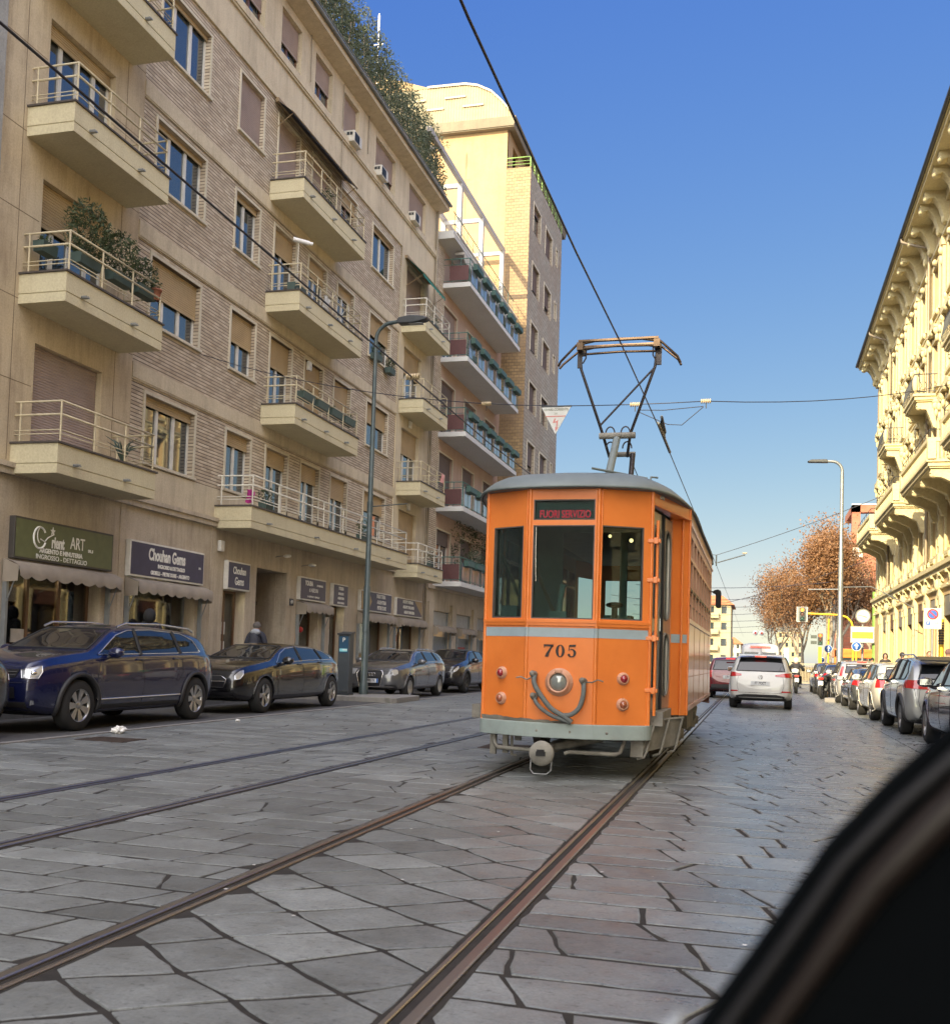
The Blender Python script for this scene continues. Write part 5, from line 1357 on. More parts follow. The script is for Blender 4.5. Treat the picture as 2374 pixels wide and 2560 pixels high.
    def plate(s, txt, z, front=True, w_=.46, h_=.10, y=None):
        sg_ = 1 if front else -1; p = s.bvh.ray_cast(Vector((0, sg_ * 5, z)), Vector((0, -sg_, 0)))[0]; yy = (p.y if p else sg_ * s.L / 2) + sg_ * .014
        pl = obj('number_plate', MB().box(-w_ / 2, w_ / 2, yy - .01, yy + .008, z - h_ / 2, z + h_ / 2), PLATEW, s.root, local=True)
        for e in (-1, 1): obj('plate_band', MB().box(e * (w_ / 2 - .04), e * w_ / 2, yy + sg_ * .0085, yy + sg_ * .0095, z - h_ / 2, z + h_ / 2), BLUE, pl, local=True)
        T = frame((0, yy + sg_ * .0095, z), (-sg_, 0, 0), (0, 0, 1))
        wm = WM[s.root.name]; t = text(pl, txt, wm @ T, h_ * .92, LETK, .001, .72, .002)
        return pl
def vw_badge(c, y, z, r=.055, sg_=1):
    T = frame((0, y, z), (-sg_, 0, 0), (0, 0, 1)); mb = MB()
    mb.tube([(r * cos(a * pi / 12), r * sin(a * pi / 12), 0) for a in range(25)], .006, 5, T=T)
    mb.tube([(-r * .45, r * .8, 0), (0, r * .05, 0), (r * .45, r * .8, 0)], .005, 4, T=T); mb.tube([(-r * .9, r * .35, 0), (-r * .4, -r * .85, 0), (0, -r * .1, 0), (r * .4, -r * .85, 0), (r * .9, r * .35, 0)], .005, 4, T=T)
    obj('badge', mb, CHROME, c.root, local=True)

# ---- dark blue SUV
def suv_blue():
    L, Wd, H = 4.5, 1.62, 1.43
    top = [(0, .40), (.004, .52), (.02, .615), (.07, .665), (.16, .705), (.255, .735), (.30, .80), (.40, .955), (.50, .998), (.66, 1.0), (.82, .972), (.90, .93), (.935, .86), (.965, .72), (.985, .62), (.995, .5), (1, .4)]
    belt = [(0, .50), (.06, .60), (.25, .675), (.5, .70), (.8, .725), (.93, .72), (1, .6)]
    plan = [(0, .70), (.02, .83), (.06, .93), (.14, .985), (.3, 1), (.7, 1), (.88, .975), (.96, .92), (1, .80)]
    c = Car('parked_car', 'dark blue suv parked nose towards the viewer, under the green sign', 'car', (-9.27, 13.05, 0), pi, L, Wd, H, top, belt, plan, 2.88, .87, .335, paint('paint_blue', (.005, .008, .045), .2), 'cars parked along the left kerb', cladding=True, roofw=.74)
    y = lambda t: L / 2 - t * L
    c.patch('windscreen', CARGL, [(-.62, 1.07), (.62, 1.07), (.50, 1.355), (-.50, 1.355)], (0, 1), .004, rim=(BLACK, .012))
    c.sides([(y(.285), 1.0), (y(.40), 1.27), (y(.47), 1.345), (y(.60), 1.37), (y(.78), 1.335), (y(.845), 1.24), (y(.875), 1.06), (y(.60), 1.025)], [(y(.50), 1.0, y(.505), 1.37, .028), (y(.735), 1.03, y(.725), 1.36, .028)], [(y(.485), .94), (y(.70), .96)], y(.33),
        seams=[[(y(.285), .98), (y(.27), .62), (y(.28), .28)], [(y(.50), 1.0), (y(.515), .6), (y(.50), .28)], [(y(.735), 1.03), (y(.745), .75), (y(.70), .55)], [(y(.17), .86), (y(.26), .94), (y(.5), .965), (y(.9), .99)], [(y(.27), .33), (y(.72), .33)]], mz=.97)
    c.line([(y(.27), .40), (y(.73), .415)], (1, 0), .016, CHROME, 'side_moulding')
    c.patch('sill', PLAST, [(y(.28), .20), (y(.28), .33), (y(.73), .33), (y(.73), .20)], (1, 0), .006, mirror=True)
    c.patch('grille', mat('grille_black', (.012, .012, .014), .35), [(-.46, .70), (.46, .70), (.50, .80), (-.50, .80)], (0, 1), .008)
    for z in (.725, .765): c.line([(-.47, z), (.47, z)], (0, 1), .007, CHROME, 'grille_bar', mirror=False, off=.012)
    for sg_ in (1,):
        c.patch('headlight', CLEARL, [(-.42, .79), (.32, .845), (.34, .77), (.20, .69), (-.40, .69)], (.72, 1), .008, mirror=True, rim=(CHROME, .006))
    for sd in (-1, 1):
        p = Vector((sd * .60, y(.035), .75))
        obj('lamp_lens', MB().ball((sd * .635, y(.032) , .752), (.05, .05, .045), 12, 8), CHROME, c.root, local=True)
    c.patch('bumper', PLAST, [(-.62, .24), (.62, .24), (.60, .40), (-.60, .40)], (0, 1), .01)
    c.patch('lower_intake', mat('grille_black', (0, 0, 0)), [(-.48, .44), (.48, .44), (.46, .58), (-.46, .58)], (0, 1), .008)
    c.patch('fog_lamp', CHROME, [(-.10, .36), (.10, .37), (.08, .42), (-.09, .42)], (.8, 1), .012, mirror=True)
    c.line([(-.75, .64), (-.2, .62), (.75, .64)], (0, 1), .004, None, mirror=False)
    c.plate('FX·457NH', .63); vw_badge(c, L / 2 + .015, .755)
    c.patch('tail_lamp', REDL, [(-.2, .72), (.22, .74), (.22, .86), (-.2, .84)], (.9, -.6), .008, mirror=True)
    for sd in (-1, 1): obj('roof_rail', MB().tube([(sd * .59, y(.42), 1.385), (sd * .60, y(.46), 1.44), (sd * .60, y(.65), 1.46), (sd * .59, y(.84), 1.42), (sd * .585, y(.87), 1.37)], .018, 6), STEEL, c.root, local=True)
    obj('antenna', MB().prism([(-1.5, 1.42), (-1.62, 1.42), (-1.63, 1.49)], -.015, .015, 'x'), c.pnt, c.root, local=True)
    c.wheels(spokes=7, w=.21)
    seats(c, 1)
def seats(c, n): pass
suv_blue()

def hatch(label, loc, rz, pnt, L=4.15, Wd=1.58, H=1.24, wb=2.9, fo=.72, wr=.29, group='cars parked along the left kerb', plate=None, front='merc', chrome=True, spokes=5, dark=False, rear=None, top=None, lamp=None, clad=False, roofw=.70, belt=None, rails=None, dlo=None, plate_r=None):
    top = top or [(0, .42), (.004, .52), (.02, .60), (.07, .66), (.18, .72), (.27, .76), (.33, .84), (.43, .965), (.53, 1.0), (.68, .985), (.82, .93), (.90, .86), (.955, .74), (.985, .65), (.995, .52), (1, .42)]
    belt = belt or [(0, .48), (.06, .58), (.25, .68), (.5, .72), (.8, .76), (.93, .74), (1, .62)]
    plan = [(0, .66), (.02, .80), (.06, .91), (.14, .98), (.3, 1), (.7, 1), (.88, .965), (.96, .90), (1, .78)]
    c = Car('parked_car', label, 'car', loc, rz, L, Wd, H, top, belt, plan, wb, fo, wr, pnt, group, roofw=roofw, cladding=clad)
    y = lambda t: L / 2 - t * L
    k = H / 1.24; w_ = Wd / 1.58
    c.patch('windscreen', CARGL, [(-.60 * w_, .955 * k), (.60 * w_, .955 * k), (.47 * w_, 1.185 * k), (-.47 * w_, 1.185 * k)], (0, 1), .004, rim=(BLACK, .012))
    bz = lambda t: lerp_tab(belt, t) * H + .025; tz = lambda t: lerp_tab(top, t) * H - .055
    d_ = dlo or [(y(.30), bz(.30)), (y(.37), tz(.37)), (y(.44), tz(.44)), (y(.55), tz(.55)), (y(.70), tz(.70)), (y(.80), tz(.80)), (y(.87), bz(.87) + .05), (y(.86), bz(.86)), (y(.6), bz(.6))]
    c.sides(d_, [(y(.53), bz(.53), y(.525), tz(.525), .026), (y(.745), bz(.745), y(.72), tz(.72), .024)], [(y(.50), bz(.5) - .06), (y(.71), bz(.71) - .05)], y(.345), chrome,
        seams=[[(y(.31), bz(.31) - .02), (y(.295), .5), (y(.31), .26)], [(y(.53), bz(.53)), (y(.545), .5), (y(.53), .26)], [(y(.745), bz(.745)), (y(.755), .6), (y(.715), .45)], [(y(.2), bz(.2) - .05), (y(.5), bz(.5) - .03), (y(.9), bz(.9) - .08)]], mz=bz(.34) - .02)
    if front:
        if front == 'four':
            c.patch('grille', mat('grille_black', (0, 0, 0)), [(-.27, .30), (.27, .30), (.34, .62), (.30, .70), (-.30, .70), (-.34, .62)], (0, 1), .01, rim=(CHROME, .011))
            p = c.hit((0, 1), 0, .60); mb = MB()
            for i in range(4): mb.tube([(-.105 + i * .07 + .045 * cos(a * pi / 9), p.y + .03, .60 + .045 * sin(a * pi / 9)) for a in range(19)], .007, 5)
            obj('badge', mb, CHROME, c.root, local=True)
            c.patch('lower_intake', mat('grille_black', (0, 0, 0)), [(-.66, .24), (-.40, .24), (-.38, .36), (-.64, .36)], (0, 1), .008); c.patch('lower_intake', mat('grille_black', (0, 0, 0)), [(.66, .24), (.40, .24), (.38, .36), (.64, .36)], (0, 1), .008)
        elif front == 'dark':
            c.patch('grille', mat('grille_black', (0, 0, 0)), [(-.6, .26), (.6, .26), (.5, .44), (-.5, .44)], (0, 1), .01)
        else:
            c.patch('grille', mat('grille_black', (0, 0, 0)), [(-.40, .46), (.40, .46), (.44, .60), (.34, .655), (-.34, .655), (-.44, .60)], (0, 1), .01, rim=(CHROME, .006))
            c.line([(-.42, .56), (.42, .56)], (0, 1), .014, CHROME, 'grille_bar', mirror=False, off=.014)
            c.patch('lower_intake', mat('grille_black', (0, 0, 0)), [(-.60, .24), (.60, .24), (.56, .38), (-.56, .38)], (0, 1), .008)
        hl = lamp or [(-.22, .655), (.10, .735), (.30, .75), (.27, .67), (.08, .60), (-.20, .585)]
        c.patch('headlight', CLEARL, [(u, z * k) for u, z in hl], (.72, 1), .008, mirror=True, rim=(CHROME, .005))
        c.line([(-.62, .80 * k), (-.60, .69 * k), (0, .665 * k), (.60, .69 * k), (.62, .80 * k)], (0, 1), .004, None, mirror=False)
        if plate: c.plate(plate, .42 if front != 'four' else .45)
    if rear: c.patch('tail_lamp', REDL, rear, (.75, -1), .008, mirror=True)
    c.patch('rear_window', CARGL, [(-.50 * w_, .93 * k), (.50 * w_, .93 * k), (.42 * w_, 1.11 * k), (-.42 * w_, 1.11 * k)], (0, -1), .004, rim=(BLACK, .01))
    if plate_r: c.plate(plate_r, .62 * k, False)
    if rails:
        for sd in (-1, 1): obj('roof_rail', MB().tube([(sd * .50 * w_, y(.46), H - .04), (sd * .51 * w_, y(.49), H + .012), (sd * .51 * w_, y(.7), H + .015), (sd * .50 * w_, y(.86), H - .03)], .014, 6), STEEL, c.root, local=True)
    c.wheels(spokes=spokes, w=.2, dark=dark)
    return c
hatch('glossy black hatchback parked behind the blue suv', (-9.22, 18.3, 0), pi, paint('paint_black', (.005, .005, .006), 0), L=4.55, H=1.26, wb=3.02, fo=.86, wr=.315, rear=[(-.2, .66), (.2, .68), (.2, .82), (-.2, .80)])
estate = [(0, .42), (.004, .52), (.02, .60), (.07, .655), (.18, .71), (.26, .745), (.31, .82), (.41, .96), (.50, 1.0), (.68, 1.0), (.86, .965), (.92, .90), (.965, .76), (.985, .66), (.995, .52), (1, .42)]
hatch('grey estate car parked behind the street lamp, with roof rails', (-9.18, 26.1, 0), pi, paint('paint_grey', (.085, .088, .095), .5), L=4.3, H=1.25, wb=2.55, fo=.86, wr=.285, front='four', top=estate, rails=True, plate='DK 905 FX', spokes=9, rear=[(-.2, .66), (.2, .68), (.2, .82), (-.2, .80)],
    lamp=[(-.24, .60), (-.24, .72), (.10, .735), (.25, .71), (.22, .62), (-.1, .58)])
hatch('black coupe-like crossover parked last before the tram', (-9.2, 31.4, 0), pi, paint('paint_black2', (.010, .010, .013), .3), L=4.0, H=1.33, wb=2.5, fo=.78, wr=.31, front='dark', clad=True, dark=True, chrome=False, plate='GA 318 TL',
    lamp=[(-.30, .63), (.28, .76), (.30, .70), (.0, .62), (-.28, .585)], rear=[(-.2, .66), (.2, .68), (.2, .82), (-.2, .80)])
hatch('dark car seen in part between the crossover and the tram', (-9.25, 36.3, 0), pi, paint('paint_maroon', (.03, .008, .010), .3), L=4.0, H=1.25, wb=2.5, fo=.78, wr=.29, rear=None)
hatch('dark car cut off by the left edge of the photo', (-9.22, 8.47, 0), pi, paint('paint_black3', (.012, .012, .012), .2), L=4.1, H=1.22, wb=2.5, fo=.8, wr=.29, rear=[(-.2, .66), (.2, .68), (.2, .82), (-.2, .80)])

# ---- traffic ahead: rear views
def rear_car(label, loc, rz, pnt, L, Wd, H, wr, top, group, lamps, win, plate, name='car', brake=None, spoiler=False, lampm=None, clad=False, bump=None, rails=False, dlo=True, plate_z=.62, badge=False, cat='car', wb=None, spokes=5):
    belt = [(0, .48), (.06, .56), (.25, .64), (.5, .665), (.8, .68), (.93, .68), (1, .60)]
    plan = [(0, .66), (.02, .80), (.06, .91), (.14, .98), (.3, 1), (.75, 1), (.9, .985), (.97, .94), (1, .84)]
    c = Car(name, label, cat, loc, rz, L, Wd, H, top, belt, plan, wb or L * .62, L * .2, wr, pnt, group, roofw=.76, cladding=clad)
    y = lambda t: L / 2 - t * L; tz = lambda t: lerp_tab(top, t) * H - .06; bz = lambda t: lerp_tab(belt, t) * H + .025
    c.patch('rear_window', CARGL, win, (0, -1), .005, rim=(BLACK, .012))
    c.patch('tail_lamp', lampm or REDL, lamps, (.45, -1), .010, mirror=True)
    c.sides([(y(.28), bz(.28)), (y(.37), tz(.37)), (y(.5), tz(.5)), (y(.8), tz(.8)), (y(.88), bz(.88) + .12), (y(.87), bz(.87)), (y(.6), bz(.6))], [(y(.52), bz(.52), y(.515), tz(.515), .026), (y(.74), bz(.74), y(.73), tz(.73), .024)], [(y(.50), bz(.5) - .07), (y(.72), bz(.72) - .07)], y(.33), False,
        seams=[[(y(.3), bz(.3)), (y(.3), .3)], [(y(.52), bz(.52)), (y(.53), .3)], [(y(.74), bz(.74)), (y(.74), .5)]], mz=bz(.3))
    if brake: obj('brake_light', MB().box(-.14, .14, -brake[0] - .012, -brake[0] + .03, brake[1] - .018, brake[1] + .018), REDON, c.root, local=True)
    if bump: c.patch('bumper', PLAST, bump, (0, -1), .012)
    c.line([(-Wd * .33, .42), (-Wd * .36, .60), (-Wd * .34, .86), (-Wd * .30, .9)], (0, -1), .004); c.line([(-Wd * .33, .42), (Wd * .33, .42)], (0, -1), .004, None, mirror=False)
    if plate: c.plate(plate, plate_z, False)
    if badge: vw_badge(c, -L / 2 + (.02 if badge is True else badge), .82, .05, -1)
    if rails:
        for sd in (-1, 1): obj('roof_rail', MB().tube([(sd * Wd * .34, y(.4), H - .03), (sd * Wd * .345, y(.45), H + .03), (sd * Wd * .345, y(.8), H + .02), (sd * Wd * .335, y(.87), H - .04)], .016, 6), STEEL, c.root, local=True)
    c.wheels(w=.2, spokes=spokes)
    return c
mpv = [(0, .42), (.02, .58), (.08, .65), (.2, .72), (.33, .95), (.45, 1.0), (.7, 1.0), (.88, .985), (.935, .955), (.955, .85), (.975, .70), (.99, .62), (.997, .5), (1, .36)]
c = rear_car('white people carrier driving ahead of the viewer, right of the tram', (.18, 29.4, 0), R(-1.5), paint('paint_white', (.55, .55, .53), .0), 4.2, 1.60, 1.40, .30, mpv, 'traffic ahead', [(-.28, .84), (.32, .80), (.30, .94), (-.02, .93), (-.28, .885)], [(-.60, .97), (.60, .97), (.50, 1.30), (-.50, 1.30)],
    'FT 772CT', brake=(2.06 - .10, 1.345), bump=[(-.66, .22), (.66, .22), (.60, .34), (.40, .38), (-.40, .38), (-.60, .34)], rails=True, plate_z=.66, badge=True)
obj('spoiler', MB().prism([(-1.75, 1.40), (-1.98, 1.385), (-1.99, 1.355), (-1.75, 1.37)], -.55, .55, 'x'), c.pnt, c.root, local=True, bevel=.01)
c.patch('reflector', REDL, [(-.16, .44), (.10, .44), (.08, .475), (-.14, .475)], (.35, -1), .012, mirror=True)
obj('antenna', MB().tube([(0, -1.7, 1.40), (.0, -1.85, 1.58)], .006, 5), BLACK, c.root, local=True)
rear_car('dark red suv driving ahead, between the tram and the white people carrier', (-.78, 36.6, 0), 0, paint('paint_red', (.13, .006, .012), .2), 4.2, 1.56, 1.36, .31, mpv, 'traffic ahead', [(-.10, .68), (.10, .68), (.10, .90), (-.10, .90)], [(-.56, .93), (.56, .93), (.48, 1.24), (-.48, 1.24)], 'CW 581 VR',
    brake=(1.98, 1.30), bump=[(-.62, .28), (.62, .28), (.60, .46), (-.60, .46)], clad=False, plate_z=.70)

# parked row on the right, tails towards the viewer
GR = 'cars parked along the right kerb'
suvt = [(0, .42), (.02, .58), (.08, .65), (.22, .72), (.35, .93), (.46, 1.0), (.7, 1.0), (.87, .95), (.93, .88), (.965, .74), (.985, .64), (.997, .5), (1, .38)]
hat = [(0, .42), (.02, .58), (.08, .65), (.22, .72), (.35, .93), (.46, 1.0), (.7, .995), (.86, .96), (.92, .90), (.965, .72), (.985, .64), (.997, .5), (1, .38)]
SIL = paint('paint_silver', (.34, .35, .34), .5)
c = rear_car('silver-grey crossover parked on the right, tail lamps towards the viewer, nearest fully visible', (3.25, 20.9, 0), 0, SIL, 4.05, 1.60, 1.38, .315, suvt, GR, [(-.34, .80), (.30, .82), (.32, .95), (-.30, .955)], [(-.56, .98), (.56, .98), (.48, 1.22), (-.48, 1.22)], None, bump=[(-.6, .26), (.6, .26), (.5, .44), (-.5, .44)], clad=True, rails=True, wb=2.55)
obj('spoiler', MB().prism([(-1.58, 1.37), (-1.92, 1.31), (-1.92, 1.28), (-1.58, 1.33)], -.54, .54, 'x'), mat('spoiler_dark', (.03, .03, .035), .3), c.root, local=True)
c = rear_car('cream white hatchback parked on the right ahead of the silver crossover', (3.15, 25.4, 0), R(1), paint('paint_cream', (.60, .57, .48), .0), 3.75, 1.50, 1.28, .29, hat, GR, [(-.14, .72), (.14, .72), (.14, .95), (-.14, .95)], [(-.52, .90), (.52, .90), (.44, 1.16), (-.44, 1.16)], None, wb=2.35)
rear_car('dark grey saloon parked on the right, low roof, ahead of the cream hatchback', (3.2, 30.9, 0), 0, paint('paint_graphite', (.07, .075, .08), .4), 4.1, 1.54, 1.14, .285, [(0, .45), (.02, .6), (.1, .70), (.28, .76), (.40, .96), (.5, 1.0), (.66, .98), (.80, .86), (.86, .79), (.95, .77), (.985, .70), (.997, .55), (1, .42)], GR, [(-.26, .66), (.24, .68), (.2, .80), (-.24, .78)], [(-.5, .88), (.5, .88), (.42, 1.06), (-.42, 1.06)], None)
rear_car('white and grey small hatchback with tall red tail lamps, parked on the right', (3.2, 35.9, 0), 0, paint('paint_white2', (.42, .41, .39), .2), 3.6, 1.50, 1.36, .285, hat, GR, [(-.08, .72), (.08, .72), (.07, 1.16), (-.05, 1.16)], [(-.50, .95), (.50, .95), (.44, 1.23), (-.44, 1.23)], None, brake=(1.66, 1.30))
rear_car('dark hatchback parked on the right beside the motorcycle', (3.1, 41.6, 0), 0, paint('paint_black4', (.02, .02, .024), .3), 3.9, 1.52, 1.26, .29, hat, GR, [(-.2, .72), (.18, .72), (.16, .88), (-.18, .88)], [(-.5, .9), (.5, .9), (.44, 1.12), (-.44, 1.12)], None)
rear_car('dark grey hatchback farthest in the right-hand parked row', (3.05, 46.2, 0), 0, paint('paint_grey2', (.05, .053, .06), .3), 3.9, 1.52, 1.30, .29, hat, GR, [(-.2, .72), (.18, .72), (.16, .88), (-.18, .88)], [(-.5, .9), (.5, .9), (.44, 1.12), (-.44, 1.12)], None)
rear_car('dark car half hidden by the window frame at the right edge', (3.35, 16.3, 0), 0, paint('paint_plum', (.045, .03, .05), .4), 4.1, 1.58, 1.34, .31, hat, GR, [(-.2, .72), (.18, .72), (.16, .88), (-.18, .88)], [(-.5, .95), (.5, .95), (.44, 1.2), (-.44, 1.2)], None)
# white van further on
vanp = [(0, .30), (.01, .42), (.08, .48), (.18, .55), (.28, .90), (.34, .98), (.5, 1.0), (.9, 1.0), (.97, .99), (.99, .96), (.998, .6), (1, .3)]
c = Car('van', 'white delivery van ahead of the white people carrier', 'van', (.2, 52, 0), 0, 5.2, 1.95, 2.12, vanp, [(0, .28), (.25, .50), (1, .52)], [(0, .7), (.05, .9), (.2, 1), (.95, 1), (1, .96)], 3.2, .9, .34, paint('paint_van', (.50, .51, .52), .0), 'traffic ahead', roofw=.86, zb=.3)
c.patch('rear_window', CARGL, [(-.72, 1.15), (-.08, 1.15), (-.08, 1.7), (-.70, 1.7)], (0, -1), .01); c.patch('rear_window', CARGL, [(.72, 1.15), (.08, 1.15), (.08, 1.7), (.70, 1.7)], (0, -1), .01)
obj('brake_light', MB().box(-.45, .45, -2.62, -2.56, 1.92, 1.99), REDON, c.root, local=True); c.patch('tail_lamp', REDL, [(-.06, .8), (.06, .8), (.06, 1.2), (-.06, 1.2)], (.35, -1), .012, mirror=True); c.wheels()
# ---------------------------------------------------------------- tram 705
UX = -1.80
TR = thing('tram', 'old orange tram with a grey belt stripe and grey roof, seen from behind, number 705', 'tram', (UX, 13.8, 0))
def orange(name, c0, c1):
    n = NT(name); p = n.pos(); f = n.noise(p, 2.2, 5, .6); sp = n.new('ShaderNodeSeparateXYZ'); n.lk(p, sp.inputs[0])
    c = n.ramp(f, [(.3, c0), (.7, c1)])
    g = n.math('MULTIPLY', n.noise(n.mapv(p, (3, 3, 1)), 4, 6, .7), n.ramp(sp.outputs[2], [(.0, 1.), (.9, .35)]))
    c = n.mix(n.ramp(g, [(.36, 0.), (.54, .6)]), c, (.27, .125, .06))
    n.set(col=c, rough=.36, coat=.5, coatr=.12); n.bump(n.noise(p, 2.2, 4), .30, .02)
    return n.m
ORG = orange('tram_orange', (.72, .185, .030), (.84, .235, .042)); ORP = orange('tram_orange_pale', (.56, .29, .18), (.66, .36, .24))  # second one is a paler, pinker orange for sides and lamp rims
TGREY = mat('tram_grey_stripe', (.33, .42, .46), .5, scale=3, obj=False, dirt=((.2, .17, .13), .3))
TBUMP = mat('tram_bumper_grey', (.30, .36, .34), .6, scale=3, obj=False, dirt=((.18, .13, .09), .6))
TROOF = mat('tram_roof_grey', (.17, .20, .195), .55, scale=1.2, obj=False, var=.22, bump=.3, dirt=((.10, .10, .09), .6))
TUND = mat('tram_underframe', (.23, .22, .19), .8, scale=5, obj=False, var=.35, dirt=((.10, .08, .06), .8), bump=.5)
TSILV = mat('tram_door_metal', (.46, .44, .39), .35, .55, scale=4, obj=False, dirt=((.2, .17, .13), .5))
SIDEG = NT('tram_side_glass'); SIDEG.set(col=(.02, .018, .016), rough=.08, ior=1.3); SIDEG = SIDEG.m
PX = [(-.335, 9.75), (.335, 9.75), (.82, 10.0)]
# plan outline of the front: centre facet, two slanted facets
def P(u, y, z): return (UX + u, y, z)
fac = [((-.82, 10.0), (-.335, 9.75)), ((-.335, 9.75), (.335, 9.75)), ((.335, 9.75), (.82, 10.0))]
ZB, ZT = .52, 2.80
body = MB()
wz = {0: (1.525, 2.425), 1: (1.52, 2.43), 2: (1.525, 2.42)}
for i, (a, b) in enumerate(fac):
    A = Vector(P(a[0], a[1], 0)); B = Vector(P(b[0], b[1], 0)); Ln = (B - A).length; u = (B - A) / Ln
    if i == 1: hs = [(.035, Ln - .035, 1.52, 2.425), (.035, Ln - .035, 2.475, 2.675)]
    elif i == 0: hs = [(.09, Ln - .075, 1.525, 2.425)]
    else: hs = [(.03, Ln - .085, 1.525, 2.425)]
    panel(body, A, u, Ln, ZB, ZT, hs, .05, inward=Vector((-u.y, u.x, 0)))
obj('front_panel', body, ORG, TR)
# frames round the panes, mouldings
mb = MB(); mo = MB(); st = MB(); gl = MB()
for i, (a, b) in enumerate(fac):
    A = Vector(P(a[0], a[1], 0)); B = Vector(P(b[0], b[1], 0)); Ln = (B - A).length; u = (B - A) / Ln; nrm = Vector((u.y, -u.x, 0)).normalized()
    T = Matrix((u, -nrm, Vector((0, 0, 1)))).transposed().to_4x4(); T.translation = A
    mo.box(-.004, Ln + .004, -.022, .0, 1.485, 1.51, T); mo.box(-.004, Ln + .004, -.014, 0, 1.455, 1.485, T)
    st.box(0, Ln, -.0025, 0, 1.345, 1.435, T)
    hs = [(.035, Ln - .035, 1.52, 2.425), (.035, Ln - .035, 2.475, 2.675)] if i == 1 else ([(.09, Ln - .075, 1.525, 2.425)] if i == 0 else [(.03, Ln - .085, 1.525, 2.425)])
    for h in hs:
        gl = MB().box(h[0], h[1], .030, .036, h[2], h[3], T)
        o = obj('window_pane', gl, TRAMGL, TR)
        fr = MB(); w_ = .012
        fr.box(h[0], h[0] + w_, .0, .04, h[2], h[3], T); fr.box(h[1] - w_, h[1], .0, .04, h[2], h[3], T); fr.box(h[0] + w_, h[1] - w_, .001, .04, h[2], h[2] + w_, T); fr.box(h[0] + w_, h[1] - w_, .001, .04, h[3] - w_, h[3], T)
        obj('pane_frame', fr, mat('pane_rubber', (.10, .09, .08), .7), o)
obj('moulding', mo, ORG, TR)
mb = MB()
for u_ in (-.335, .335): mb.tube([P(u_, 9.757, ZB), P(u_, 9.757, ZT)], .022, 8); st.tube([P(u_, 9.757, 1.345), P(u_, 9.757, 1.435)], .0235, 8, False)
for u_ in (-.365, .365): mb.tube([P(u_, 9.76, 1.5), P(u_, 9.76, ZT)], .010, 6)
for u_ in (-.82, .82): mb.tube([P(u_ * .995, 10.0, ZB), P(u_ * .995, 10.0, ZT)], .02, 8)
obj('corner_post', mb, ORG, TR); obj('belt_stripe', st, TGREY, TR)
# destination box
mb = MB(); mb.box(UX - .30, UX + .30, 9.80, 9.95, 2.47, 2.68); db = obj('destination_box', mb, mat('blind_grey', (.13, .17, .17), .6), TR)
text(db, 'FUORI SERVIZIO', frame(P(.0, 9.797, 2.535), (1, 0, 0), (0, 0, 1)), .105, mat('blind_red', (.75, .03, .06), .6, em=.5), .002, .66, .001)
# number
def numeral(name_, outlines, cx):
    mb = MB(); T_ = frame(P(cx, 9.7465, 1.155), (1, 0, 0), (0, 0, 1))
    for pts in outlines:
        for (a0, b0), (a1, b1) in zip(pts, pts[1:]):                    # (point, point) pairs: quads between two rails
            mb.add([T_ @ Vector((p[0], p[1], .004)) for p in (a0, b0, b1, a1)], [(0, 1, 2, 3)])
    obj(name_, mb, mat('number_black', (.022, .018, .015), .5), TR, fixn=False)
def orail(cx, cy, rx, ry, ix, iy, a0, a1, n=20): return [((cx + rx * cos(R(a0 + (a1 - a0) * k / n)), cy + ry * sin(R(a0 + (a1 - a0) * k / n))), (cx + ix * cos(R(a0 + (a1 - a0) * k / n)), cy + iy * sin(R(a0 + (a1 - a0) * k / n)))) for k in range(n + 1)]
numeral('number', [[((-.045, .085), (-.040, .085)), ((-.050, .118), (-.036, .100)), ((.048, .118), (.044, .096))], [((.048, .118), (.022, .098)), ((.022, .070), (-.004, .062)), ((.004, .030), (-.026, .028)), ((-.002, 0), (-.036, 0))]], -.115)
numeral('number', [orail(0, .058, .044, .060, .017, .052, 0, 360, 32)], -.003)
numeral('number', [[((-.028, .118), (-.028, .100)), ((.036, .122), (.034, .102))], [((-.030, .116), (-.024, .116)), ((-.036, .060), (-.028, .060))], orail(-.004, .040, .044, .040, .018, .030, 118, -140, 24), orail(-.030, .022, .013, .013, .001, .001, 0, 360, 12)], .112)
mb = MB()
# bumper
bp = [(-.845, 10.15), (-.835, 9.97), (-.70, 9.86), (-.34, 9.70), (-.1, 9.68), (.1, 9.68), (.34, 9.70), (.70, 9.86), (.835, 9.97), (.845, 10.15)]
def ribbon(mb, pl, z0, z1, th, m=None):
    n = len(pl); vs = []
    for u_, y in pl: vs += [P(u_, y, z0), P(u_, y, z1), P(u_ * .98, y + th, z1), P(u_ * .98, y + th, z0)]
    mb.add(vs, [(4 * i + k, 4 * (i + 1) + k, 4 * (i + 1) + (k + 1) % 4, 4 * i + (k + 1) % 4) for i in range(n - 1) for k in range(4)]); return mb
def smooth_plan(pl, k=4):
    out = []
    for i in range(len(pl) - 1):
        p0, p1, p2, p3 = pl[max(i - 1, 0)], pl[i], pl[i + 1], pl[min(i + 2, len(pl) - 1)]
        for j in range(k):
            t = j / k; out.append(tuple(.5 * ((2 * p1[c]) + (-p0[c] + p2[c]) * t + (2 * p0[c] - 5 * p1[c] + 4 * p2[c] - p3[c]) * t * t + (-p0[c] + 3 * p1[c] - 3 * p2[c] + p3[c]) * t ** 3) for c in (0, 1)))
    return out + [pl[-1]]
mb = ribbon(MB(), smooth_plan(bp), .385, .525, .05); bo = obj('bumper', mb, TBUMP, TR, bevel=.008)
mb = MB(); T = frame(P(0, 9.69, 0), (1, 0, 0), (0, 0, 1))
